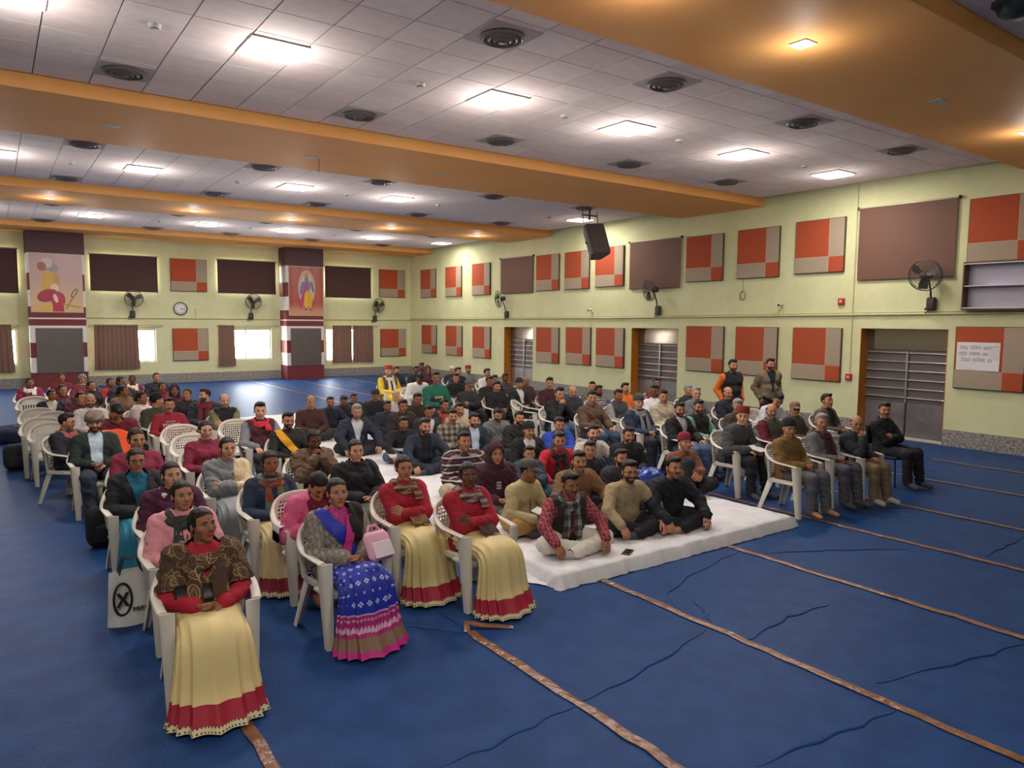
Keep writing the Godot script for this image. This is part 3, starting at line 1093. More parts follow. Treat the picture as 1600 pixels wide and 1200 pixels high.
func acoustic_panel(at: Vector3, turn: float, w: float, label: String) -> void:
	var h := 1.19
	var root := thing("acoustic_panel", label, "panel", at, turn, "orange and beige acoustic panels")
	part(root, "backing_frame", boxm(Vector3(w, h, 0.05), 0.006, Vector3(w * 0.5, -h * 0.5, 0.026)), mat("4a3a2c", 0.6))
	var a := w * 0.70
	var b := h * 0.70
	var red := mat("ab4b28", 0.85)
	var buff := mat("a6957f", 0.85)
	var g := 0.012
	for q in [[g, a, 0.0, b, red, "large_pad"], [a, w - g, 0.0, b, buff, "side_pad"], [g, a, b, h, buff, "lower_pad"], [a, w - g, b, h, red, "corner_pad"]]:
		var x0: float = q[0] + 0.004
		var x1: float = q[1] - 0.004
		var y0: float = q[2] + (g if q[2] == 0.0 else 0.004)
		var y1: float = q[3] - (g if q[3] == h else 0.004)
		part(root, q[5], boxm(Vector3(x1 - x0, y1 - y0, 0.03), 0.008, Vector3((x0 + x1) * 0.5, -(y0 + y1) * 0.5, 0.052)), q[4])
	var mb := MB.new()
	mb.box(Vector3(a, -h * 0.5, 0.062), Vector3(0.008, h - 0.03, 0.006))
	mb.box(Vector3(w * 0.5, -b, 0.062), Vector3(w - 0.03, 0.008, 0.006))
	part(root, "seam_bead", mb.mesh(), mat("e0b090", 0.5))


func right_blind(z0: float, z1: float, top: float, bottom: float, label: String) -> void:
	var w := z1 - z0
	var h := top - bottom
	var root := thing("roller_blind", label, "blind", Vector3(WALL_X, top, (z0 + z1) * 0.5), -PI / 2, "brown roller blinds")
	var mb := MB.new()
	for s in [1.0, -1.0]:
		mb.grid(24, 6, func(u: float, v: float):
			var q: float = u if s > 0 else 1.0 - u
			return Vector3((q - 0.5) * w, -h * v, 0.05 + s * 0.002 + 0.008 * v * sin(q * 11.0 + 1.0) * smoothstep(0.2, 0.9, q)))
	var fab := part(root, "fabric", mb.mesh(), mat("6c4a3a", 0.7, {"nrm": "weave_n", "tri": 3.0, "ns": 0.3}))
	mb = MB.new()
	mb.tube([Vector3(-w * 0.5 - 0.02, 0.005, 0.05), Vector3(w * 0.5 + 0.02, 0.005, 0.05)], 0.018, 10)
	part(root, "roller", mb.mesh(), mat("b5a894", 0.4, {"metal": 0.5}))
	for s in [-1, 1]:
		part(root, "bracket", boxm(Vector3(0.03, 0.06, 0.08), 0.006, Vector3(s * (w * 0.5 + 0.03), 0.01, 0.04)), mat("2c2826", 0.5))
	part(fab, "bottom_bar", boxm(Vector3(w, 0.025, 0.014), 0.004, Vector3(0, -h, 0.05)), mat("59382f", 0.7))
	mb = MB.new()
	mb.tube([Vector3(-w * 0.5 - 0.03, 0, 0.06), Vector3(-w * 0.5 - 0.032, -h * 0.5, 0.06), Vector3(-w * 0.5 - 0.03, -h * 0.8, 0.06)], 0.004, 5)
	part(root, "pull_chain", mb.mesh(), mat("d8d4c4", 0.5))


func wall_fan(at: Vector3, turn: float, swing: float, label: String) -> void:
	var root := thing("wall_fan", label, "fan", at, turn, "black wall fans")
	var dark := mat("3b3533", 0.45)
	var wire := mat("5e5750", 0.4, {"metal": 0.4})
	part(root, "bracket_box", boxm(Vector3(0.17, 0.26, 0.13), 0.03, Vector3(0, -0.02, 0.065)), dark)
	var mb := MB.new()
	mb.tube([Vector3(0, 0.1, 0.1), Vector3(0.0, 0.24, 0.13), Vector3(0, 0.42, 0.22), Vector3(0, 0.5, 0.3)], 0.018, 8)
	part(root, "arm", mb.mesh(), dark)
	mb = MB.new()
	mb.tube([Vector3(-0.05, -0.16, 0.06), Vector3(-0.1, -0.2, 0.08), Vector3(-0.14, -0.18, 0.03)], 0.01, 6)
	mb.box(Vector3(-0.11, -0.12, 0.04), Vector3(0.05, 0.05, 0.05), 0.008)
	part(root, "cord_and_plug", mb.mesh(), mat("2a2624", 0.5))
	var hx := Transform3D(Basis(Vector3.UP, swing) * Basis(Vector3.RIGHT, PI / 2 + 0.12), Vector3(0, 0.54, 0.30))
	mb = MB.new()
	mb.lathe([Vector2(0.001, -0.16), Vector2(0.07, -0.15), Vector2(0.085, -0.08), Vector2(0.075, 0.0), Vector2(0.04, 0.03), Vector2(0.001, 0.03)], 18, hx)
	var motor := part(root, "motor_housing", mb.mesh(), dark)
	var face := hx * Transform3D(Basis(), Vector3(0, 0.1, 0))
	mb = MB.new()
	for g in [[0.30, 0.0, 0.008], [0.295, 0.05, 0.006], [0.295, -0.05, 0.006], [0.24, 0.085, 0.003], [0.18, 0.105, 0.003], [0.12, 0.115, 0.003], [0.24, -0.08, 0.003], [0.16, -0.095, 0.003]]:
		var pts := []
		for j in 36:
			pts.append(face * Vector3(cos(j * TAU / 36) * g[0], g[1], sin(j * TAU / 36) * g[0]))
		mb.tube(pts, g[2], 5, 1.0, Vector3.UP, true)
	for j in 30:
		var a := j * TAU / 30
		var dir := Vector3(cos(a), 0, sin(a))
		mb.tube([face * (dir * 0.06 + Vector3(0, 0.118, 0)), face * (dir * 0.18 + Vector3(0, 0.105, 0)), face * (dir * 0.295 + Vector3(0, 0.05, 0)), face * (dir * 0.30), face * (dir * 0.295 + Vector3(0, -0.05, 0)), face * (dir * 0.1 + Vector3(0, -0.1, 0))], 0.0018, 4)
	var guard := part(root, "guard", mb.mesh(), wire)
	mb = MB.new()
	mb.lathe([Vector2(0.001, 0.125), Vector2(0.06, 0.12), Vector2(0.065, 0.11), Vector2(0.001, 0.105)], 18, face)
	part(guard, "badge", mb.mesh(), dark)
	for k in 3:
		mb = MB.new()
		var bx := face * Transform3D(Basis(Vector3.UP, k * TAU / 3 + 0.4), Vector3(0, 0.02, 0))
		for s in [1.0, -1.0]:
			mb.grid(6, 5, func(u: float, v: float):
				var q: float = v if s > 0 else 1.0 - v
				var w := 0.05 + 0.11 * sin(u * 2.2)
				return bx * Vector3(0.04 + u * 0.225, 0.05 * (q - 0.5) + s * 0.002, (q - 0.5) * w))
		part(motor, "blade", mb.mesh(), dark)


func make_fittings() -> void:
	for p in PANELS_UP:
		acoustic_panel(Vector3(WALL_X, p[2], p[0]), -PI / 2, p[1] - p[0], "orange and beige acoustic panel " + p[3])
	for p in PANELS_LOW:
		acoustic_panel(Vector3(WALL_X, p[2], p[0]), -PI / 2, p[1] - p[0], "orange and beige acoustic panel " + p[3])
	for p in PANELS_FAR:
		acoustic_panel(Vector3(p[0], p[2], FAR_Z), 0.0, p[1] - p[0], "orange and beige acoustic panel on the end wall " + p[3])
	right_blind(-21.9, -19.98, 4.6, 3.36, "brown roller blind above the first steel door from the corner")
	right_blind(-15.33, -13.43, 4.65, 3.32, "brown roller blind above the second steel door")
	right_blind(-8.48, -6.55, 4.8, 3.31, "large brown roller blind above the third steel door")
	wall_fan(Vector3(WALL_X, 2.62, -21.5), -PI / 2, -0.75, "black wall fan beside the first steel door near the room corner")
	wall_fan(Vector3(WALL_X, 2.72, -14.17), -PI / 2, -0.35, "black wall fan below the second roller blind of the panelled wall")
	wall_fan(Vector3(WALL_X, 2.8, -6.92), -PI / 2, 0.05, "black wall fan below the large roller blind over the third door")
	wall_fan(Vector3(4.13, 2.52, FAR_Z), 0.0, 0.1, "black wall fan above the mostly drawn curtain")
	wall_fan(Vector3(8.25, 2.5, FAR_Z), 0.0, 0.1, "black wall fan above the bright uncovered window")
	wall_fan(Vector3(13.46, 2.45, FAR_Z), 0.0, 0.25, "black wall fan next to the corner acoustic panels")
	# conduit along both walls
	var cream := mat("c9c294", 0.6)
	var mb := MB.new()
	mb.tube([Vector3(WALL_X - 0.032, 2.4, FAR_Z + 0.02), Vector3(WALL_X - 0.032, 2.5, -15.0), Vector3(WALL_X - 0.032, 2.6, -5.5), Vector3(WALL_X - 0.032, 2.66, 2.0)], 0.022, 8)
	mb.tube([Vector3(WALL_X - 0.03, 2.45, FAR_Z + 0.02), Vector3(WALL_X - 0.03, 2.56, -13.0), Vector3(WALL_X - 0.03, 2.65, -5.5)], 0.01, 6)
	solid("wall_conduit", mb.mesh(), cream, "cream electrical conduit running along the panelled wall", "conduit", "", "thing")
	mb = MB.new()
	mb.tube([Vector3(2.7, 2.37, FAR_Z + 0.03), Vector3(9.38, 2.37, FAR_Z + 0.03)], 0.02, 8)
	mb.tube([Vector3(10.92, 2.37, FAR_Z + 0.03), Vector3(WALL_X, 2.38, FAR_Z + 0.03)], 0.02, 8)
	mb.tube([Vector3(6.25, 2.37, FAR_Z + 0.03), Vector3(6.25, 2.66, FAR_Z + 0.02)], 0.012, 6)
	mb.box(Vector3(6.25, 2.7, FAR_Z + 0.03), Vector3(0.06, 0.06, 0.06), 0.01)
	solid("wall_conduit", mb.mesh(), cream, "cream electrical conduit running along the pillared end wall", "conduit", "", "thing")
	mb = MB.new()
	mb.tube([Vector3(WALL_X - 0.02, CEIL, -8.56), Vector3(WALL_X - 0.02, 1.3, -8.56)], 0.014, 8)
	solid("wall_conduit", mb.mesh(), cream, "thin upright conduit from ceiling to the red call point", "conduit", "", "thing")
	for c in [[-8.82, 2.86, "red fire bell box beside the upright conduit"], [-8.57, 1.22, "red fire call point low beside the third steel door"]]:
		var root := thing("fire_call_point", c[2], "alarm", Vector3(WALL_X, c[1], c[0]), -PI / 2)
		part(root, "case", boxm(Vector3(0.14, 0.14, 0.06), 0.01, Vector3(0, 0, 0.03)), mat("b3202a", 0.4))
		part(root, "window", boxm(Vector3(0.06, 0.06, 0.008), 0.002, Vector3(0, 0, 0.062)), mat("d8a8a0", 0.3))
	for c in [[-16.92, 2.72, "small dark security camera above the conduit"], [-10.25, 2.8, "white bullet security camera above the conduit"]]:
		var root := thing("security_camera", c[2], "camera", Vector3(WALL_X, c[1], c[0]), -PI / 2)
		mb = MB.new()
		mb.tube([Vector3(0, 0.0, 0.22), Vector3(-0.01, 0.03, 0.06)], 0.035, 10)
		part(root, "body", mb.mesh(), mat("cfcbb8", 0.4))
		mb = MB.new()
		mb.tube([Vector3(0, 0.0, 0.225), Vector3(0, -0.002, 0.215)], 0.03, 10)
		part(root, "lens", mb.mesh(), mat("1a1a1a", 0.1))
		mb = MB.new()
		mb.tube([Vector3(0, 0.01, 0.1), Vector3(0, -0.06, 0.06), Vector3(0, -0.07, 0.0)], 0.012, 6)
		mb.tube([Vector3(0, -0.07, 0.012), Vector3(0, -0.26, 0.012)], 0.009, 6)
		part(root, "mount", mb.mesh(), cream)
	mb = MB.new()
	for k in 3:
		var pts := []
		for j in 18:
			pts.append(Vector3(WALL_X - 0.02 - 0.006 * k, 3.05 + sin(j * TAU / 18) * (0.09 + 0.012 * k), -11.41 + cos(j * TAU / 18) * (0.06 + 0.01 * k)))
		mb.tube(pts, 0.006, 5, 1.0, Vector3.UP, true)
	mb.tube([Vector3(WALL_X - 0.02, 3.14, -11.41), Vector3(WALL_X - 0.02, 3.46, -11.40)], 0.005, 5)
	solid("cable_coil", mb.mesh(), mat("98917a", 0.6), "coil of spare cable hanging on the wall under a panel", "cable", "", "thing")
	# wall cabinet with two shelves
	var cab := thing("wall_cabinet", "shallow open wall cabinet with pale lilac lining and two shelves", "cabinet", Vector3(WALL_X, 3.1, -5.55), -PI / 2)
	var brown := mat("5a4034", 0.5)
	var lilac := mat("b9b4c4", 0.5)
	var cw := 1.5
	part(cab, "back_board", boxm(Vector3(cw, 0.86, 0.02), 0.0, Vector3(0, 0, 0.012)), lilac)
	for s in [-1, 1]:
		part(cab, "side_board", boxm(Vector3(0.03, 0.9, 0.22), 0.004, Vector3(s * cw * 0.5, 0, 0.11)), brown)
		part(cab, "rail", boxm(Vector3(cw + 0.03, 0.03, 0.22), 0.004, Vector3(0, s * 0.435, 0.11)), brown)
		part(cab, "face_trim", boxm(Vector3(cw, 0.018, 0.012), 0.002, Vector3(0, s * 0.41, 0.224)), mat("d8d4d8", 0.4))
	part(cab, "shelf", boxm(Vector3(cw - 0.03, 0.018, 0.2), 0.002, Vector3(0, 0.0, 0.11)), mat("d2ced8", 0.4))
	# handwritten notice
	var nt := thing("paper_notice", "white sheet with three lines of handwriting pinned on a panel", "notice", Vector3(WALL_X - 0.07, 1.78, -6.03), -PI / 2)
	mb = MB.new()
	mb.grid(8, 6, func(u: float, v: float): return Vector3((u - 0.5) * 0.74, (0.5 - v) * 0.53, 0.004 + 0.008 * sin(u * 5.0) * sin(v * 4.0)))
	part(nt, "sheet", mb.mesh(), mat("ffffff", 0.7, {"tex": "notice"}))
	mb = MB.new()
	mb.box(Vector3(0, 0, -0.001), Vector3(0.735, 0.525, 0.002))
	part(nt, "backing", mb.mesh(), mat("d8d4d0", 0.7))
	# hanging loudspeaker
	var sp := thing("hanging_loudspeaker", "black loudspeaker hung from the ceiling on a steel pole", "loudspeaker", Vector3(12.35, CEIL, -13.95))
	mb = MB.new()
	mb.tube([Vector3(0, 0, 0), Vector3(0, -0.42, 0)], 0.025, 8)
	mb.box(Vector3(0, -0.01, 0), Vector3(0.4, 0.03, 0.3), 0.004)
	mb.box(Vector3(0, -0.3, 0), Vector3(0.5, 0.03, 0.05), 0.004)
	mb.tube([Vector3(-0.24, -0.2, 0), Vector3(-0.24, -0.5, 0.05)], 0.012, 6)
	mb.tube([Vector3(0.24, -0.2, 0), Vector3(0.24, -0.5, 0.05)], 0.012, 6)
	part(sp, "bracket", mb.mesh(), mat("4a4644", 0.5, {"metal": 0.5}))
	var sx := Transform3D(Basis(Vector3(-0.68, 0, 0.73).normalized(), 0.27) * Basis(Vector3(0.73, 0, 0.68).normalized(), -0.32) * Basis(Vector3.UP, -0.2), Vector3(0.1, -0.95, 0.12))
	mb = MB.new()
	var front := [Vector2(-0.24, 0.2), Vector2(0.24, 0.2), Vector2(0.27, 0.08), Vector2(0.14, -0.22), Vector2(-0.14, -0.22), Vector2(-0.27, 0.08)]
	var rings := []
	for y in [-0.4, -0.385, 0.385, 0.4]:
		var ring := PackedVector3Array()
		for q in front:
			ring.append(sx * Vector3(q.x * (0.97 if absf(y) > 0.39 else 1.0), y, q.y * (0.97 if absf(y) > 0.39 else 1.0)))
		rings.append(ring)
	for r in rings:
		r.reverse()
	mb.loft(rings)
	part(sp, "cabinet", mb.mesh(), mat("5a5355", 0.55))
	mb = MB.new()
	mb.box(Vector3.ZERO, Vector3(0.44, 0.74, 0.02), 0.006)
	part(sp, "front_grille", mb.mesh(), mat("615a5c", 0.6)).transform = sx * Transform3D(Basis(), Vector3(0, 0, 0.21))
	for s in [-1, 1]:
		mb = MB.new()
		mb.box(Vector3.ZERO, Vector3(0.02, 0.06, 0.12), 0.008)
		part(sp, "handle_recess", mb.mesh(), mat("151416", 0.5)).transform = sx * Transform3D(Basis(Vector3.UP, s * 1.15), Vector3(s * 0.21, 0.0, -0.06))
	make_ceiling_fittings()


func panel_light(x: float, z: float, label: String) -> void:
	var root := thing("ceiling_light", label, "light", Vector3(x, CEIL, z), 0.0, "square ceiling panel lights")
	var mb := MB.new()
	for s in [-1, 1]:
		mb.box(Vector3(s * 0.3, -0.008, 0), Vector3(0.03, 0.022, 0.63), 0.004)
		mb.box(Vector3(0, -0.008, s * 0.3), Vector3(0.57, 0.022, 0.03), 0.004)
	var fr := part(root, "frame", mb.mesh(), mat("dcd8d6", 0.5))
	part(fr, "diffuser", boxm(Vector3(0.56, 0.04, 0.56), 0.012, Vector3(0, -0.02, 0)), mats["panel_glow"])
	var l := AreaLight3D.new()
	l.name = "panel_lamp"
	l.area_size = Vector2(0.56, 0.56)
	l.light_energy = PANEL_POWER
	l.light_color = Color(1.0, 0.965, 0.94)
	l.area_range = 60.0
	l.area_attenuation = 2.0
	l.shadow_enabled = true
	root.add_child(l)
	l.rotation.x = -PI / 2
	l.position.y = -0.045
	var side := OmniLight3D.new()  # what the opal diffuser, which stands proud of the tiles, sends out sideways
	side.name = "diffuser_edge_lamp"
	side.light_energy = PANEL_POWER * EDGE_SHARE * (0.2 if x > 13.8 else 0.5 if x > 12.9 else 1.0)
	side.light_color = l.light_color
	side.light_size = 0.1
	side.omni_range = 60.0
	side.omni_attenuation = 2.0
	side.shadow_enabled = true
	root.add_child(side)
	side.position.y = -0.42


func down_light(x: float, z: float, label: String, square: bool) -> void:
	var root := thing("downlight", label, "light", Vector3(x, BEAM, z), 0.0, "small downlights in the beams")
	var mb := MB.new()
	if square:
		mb.box(Vector3(0, -0.006, 0), Vector3(0.2, 0.014, 0.2), 0.003)
	else:
		mb.lathe([Vector2(0.1, 0.0), Vector2(0.115, -0.004), Vector2(0.115, -0.012), Vector2(0.095, -0.014), Vector2(0.09, -0.004)], 24)
	part(root, "rim", mb.mesh(), mat("dcd8d6", 0.5))
	mb = MB.new()
	if square:
		mb.box(Vector3(0, -0.015, 0), Vector3(0.17, 0.006, 0.17))
	else:
		mb.lathe([Vector2(0.001, -0.012), Vector2(0.092, -0.01)], 24)
	part(root, "diffuser", mb.mesh(), mats["panel_glow"])
	var l := AreaLight3D.new()
	l.name = "downlight_lamp"
	l.area_size = Vector2(0.17, 0.17)
	l.light_energy = PANEL_POWER * 0.22
	l.light_color = Color(1.0, 0.965, 0.94)
	l.area_range = 60.0
	l.area_attenuation = 2.0
	l.shadow_enabled = true
	root.add_child(l)
	l.rotation.x = -PI / 2
	l.position.y = -0.03
	var side := OmniLight3D.new()  # sideways light of the proud opal lens
	side.name = "lens_edge_lamp"
	side.light_energy = PANEL_POWER * EDGE_SHARE * 0.35
	side.light_color = l.light_color
	side.light_size = 0.06
	side.omni_range = 60.0
	side.omni_attenuation = 2.0
	side.shadow_enabled = true
	root.add_child(side)
	side.position.y = -0.3


func make_ceiling_fittings() -> void:
	var glow := StandardMaterial3D.new()
	glow.albedo_color = Color(0.95, 0.95, 0.95)
	glow.emission_enabled = true
	glow.emission = Color(1.0, 0.985, 0.97)
	glow.emission_energy_multiplier = PANEL_GLOW
	mats["panel_glow"] = glow
	var bay := ["front bay", "middle bay", "window bay", "stage bay"]
	var order := ["first", "second", "third", "fourth", "fifth", "sixth"]
	var spots := [[-8.25, [0.25, 2.65, 5.64, 8.03, 10.86, 13.68]], [-16.28, [0.2, 2.6, 5.68, 8.18, 14.05]], [-24.45, [-0.4, 2.5, 5.66, 8.25, 11.45, 14.15]], [-0.25, [-3.35, -0.35, 2.65]]]
	for b in 4:
		for i in spots[b][1].size():
			panel_light(spots[b][1][i], spots[b][0], "square panel light, %s from the panelled wall, %s" % [order[spots[b][1].size() - 1 - i], bay[b]])
	for i in 5:
		down_light([1.26, 4.42, 6.95, 10.04, 13.14][i], -20.36, "round downlight, %s along the third orange beam" % order[i], false)
	for i in 3:
		down_light([4.5, 6.69, 12.25][i], -4.42, "small square downlight, %s along the orange beam over the front" % order[i], true)
	# air diffusers
	var ring_m := mat("7d7370", 0.5, {"metal": 0.3})
	var core := mat("746b68", 0.6)
	var tile_m := mat("b5aaa8", 0.8)
	var zs := [[-6.44, -10.04], [-14.55, -18.32], [-22.5, -26.55]]
	var xs := [1.44, 4.46, 6.93, 9.85, 12.7]
	for b in 3:
		for k in 2:
			for i in 5:
				var root := thing("air_diffuser", "ceiling air diffuser, %s from the panelled wall, %s row, %s" % [order[4 - i], ["stage-side", "window-side"][k], bay[b]], "vent", Vector3(xs[i], CEIL, zs[b][k]), 0.0, "round ceiling air diffusers")
				part(root, "face_plate", boxm(Vector3(0.6, 0.012, 0.6), 0.003, Vector3(0, -0.003, 0)), tile_m)
				for q in 3:
					var r: float = [0.225, 0.16, 0.095][q]
					var mb := MB.new()
					mb.lathe([Vector2(r - 0.035, -0.012), Vector2(r - 0.02, -0.05 - 0.012 * q), Vector2(r + 0.012, -0.022 - 0.012 * q), Vector2(r + 0.014, -0.018 - 0.012 * q), Vector2(r - 0.015, -0.012)], 24)
					part(root, "cone", mb.mesh(), ring_m)
				var mb := MB.new()
				mb.lathe([Vector2(0.001, -0.075), Vector2(0.05, -0.07), Vector2(0.05, -0.012)], 16)
				part(root, "hub", mb.mesh(), core)
				mb = MB.new()
				mb.lathe([Vector2(0.001, -0.0105), Vector2(0.235, -0.0105)], 24)
				part(root, "throat", mb.mesh(), core)
	var det := [[1.48, -8.3, 0, 4], [4.5, -8.3, 0, 3], [6.84, -8.3, 0, 2], [9.22, -8.26, 0, 1], [12.55, -8.15, 0, 0], [1.38, -16.42, 1, 4], [4.47, -16.42, 1, 3], [6.96, -16.45, 1, 2], [9.45, -16.5, 1, 1], [13.0, -16.4, 1, 0], [4.3, -24.4, 2, 2], [7.0, -24.4, 2, 1], [9.9, -24.5, 2, 0]]
	for d in det:
		var root := thing("smoke_detector", "small white smoke detector, %s from the panelled wall, %s" % [order[d[3]], bay[d[2]]], "detector", Vector3(d[0], CEIL, d[1]), 0.0, "smoke detectors")
		var mb := MB.new()
		mb.lathe([Vector2(0.001, -0.055), Vector2(0.03, -0.052), Vector2(0.04, -0.035), Vector2(0.06, -0.03), Vector2(0.065, 0.0)], 16)
		part(root, "cover", mb.mesh(), mat("e2dedb", 0.5))
		mb = MB.new()
		mb.lathe([Vector2(0.031, -0.051), Vector2(0.041, -0.045), Vector2(0.041, -0.037), Vector2(0.031, -0.034)], 12)
		part(root, "vent_ring", mb.mesh(), mat("8a8684", 0.6))
	for d in [[1.56, -12.2, "blank white fitting plate on the middle beam above the women"], [4.62, -12.4, "white fitting plate with a loose wire on the middle beam"], [7.05, -12.35, "white fitting plate in the centre of the middle beam"], [9.75, -4.5, "half-open fitting plate on the front beam"]]:
		var root := thing("fitting_plate", d[2], "plate", Vector3(d[0], BEAM, d[1]))
		part(root, "plate", boxm(Vector3(0.24, 0.012, 0.16), 0.003, Vector3(0, -0.004, 0)), mat("cfc4b8", 0.5))
		if d[0] == 4.62:
			var mb := MB.new()
			mb.tube([Vector3(0.12, -0.005, 0), Vector3(0.13, -0.1, 0.01), Vector3(0.11, -0.2, 0), Vector3(0.12, -0.24, 0.02)], 0.006, 5)
			part(root, "loose_wire", mb.mesh(), mat("6a3c20", 0.6))
	var root := thing("dome_speaker", "dark green round ceiling unit beside the front beam", "speaker", Vector3(7.75, CEIL, -2.95))
	var mb := MB.new()
	mb.lathe([Vector2(0.001, -0.16), Vector2(0.09, -0.15), Vector2(0.15, -0.1), Vector2(0.17, -0.03), Vector2(0.18, 0.0)], 24)
	part(root, "dome", mb.mesh(), mat("2c3a38", 0.4))
	mb = MB.new()
	mb.lathe([Vector2(0.17, -0.03), Vector2(0.2, -0.02), Vector2(0.2, 0.0)], 24)
	part(root, "collar", mb.mesh(), mat("3a4442", 0.5))


# ---------------------------------------------------------------- chairs
func back_point(u: float, v: float, off := 0.0) -> Vector3:
	var half := lerpf(0.215, 0.235, sin(v * PI * 0.8)) * (1.0 if v < 0.55 else sqrt(maxf(0.0, 1.0 - pow((v - 0.55) / 0.62, 2.0))))
	var x := (u * 2.0 - 1.0) * half
	var y := 0.445 + v * 0.355
	var z := -0.185 - 0.085 * v - 0.035 * (1.0 - pow(u * 2.0 - 1.0, 2.0)) + off
	return Vector3(x, y, z)


func lattice(cols: int, rows: int, slots: bool) -> ArrayMesh:
	var mb := MB.new()
	var cell := func(i: int, j: int, hole: bool) -> void:
		var u0 := float(i) / cols
		var u1 := float(i + 1) / cols
		var v0 := float(j) / rows
		var v1 := float(j + 1) / rows
		var outer := [Vector2(u0, v0), Vector2(u1, v0), Vector2(u1, v1), Vector2(u0, v1)]
		if not hole:
			for s in [0.0, -0.007]:
				var q := []
				for p in outer:
					q.append(mb.add(back_point(p.x, p.y, s)))
				if s == 0.0:
					mb.quad(q[0], q[1], q[2], q[3])
				else:
					mb.quad(q[3], q[2], q[1], q[0])
			return
		var inner := []
		var tw := 0.0 if slots else (0.55 if (i + j) % 2 else -0.55)
		var mid := Vector2((u0 + u1) * 0.5, (v0 + v1) * 0.5)
		for p in outer:
			var e: Vector2 = p - mid
			if slots:
				inner.append(mid + Vector2(e.x * 0.5, e.y * 0.9))
			else:
				var w := Vector2(e.x / (u1 - u0), e.y / (v1 - v0)).rotated(tw) * 0.74
				inner.append(mid + Vector2(w.x * (u1 - u0), w.y * (v1 - v0)))
		var ids := []
		for s in [0.0, -0.007]:
			var o := []
			var n := []
			for k in 4:
				o.append(mb.add(back_point(outer[k].x, outer[k].y, s)))
				n.append(mb.add(back_point(inner[k].x, inner[k].y, s)))
			ids.append(n)
			for k in 4:
				var l := (k + 1) % 4
				if s == 0.0:
					mb.quad(o[k], o[l], n[l], n[k])
				else:
					mb.quad(n[k], n[l], o[l], o[k])
		for k in 4:
			var l := (k + 1) % 4
			mb.quad(ids[0][k], ids[0][l], ids[1][l], ids[1][k])
	for i in cols:
		for j in rows:
			var edge := i == 0 or i == cols - 1 or j == 0 or j == rows - 1
			cell.call(i, j, not edge)
	return mb.mesh()


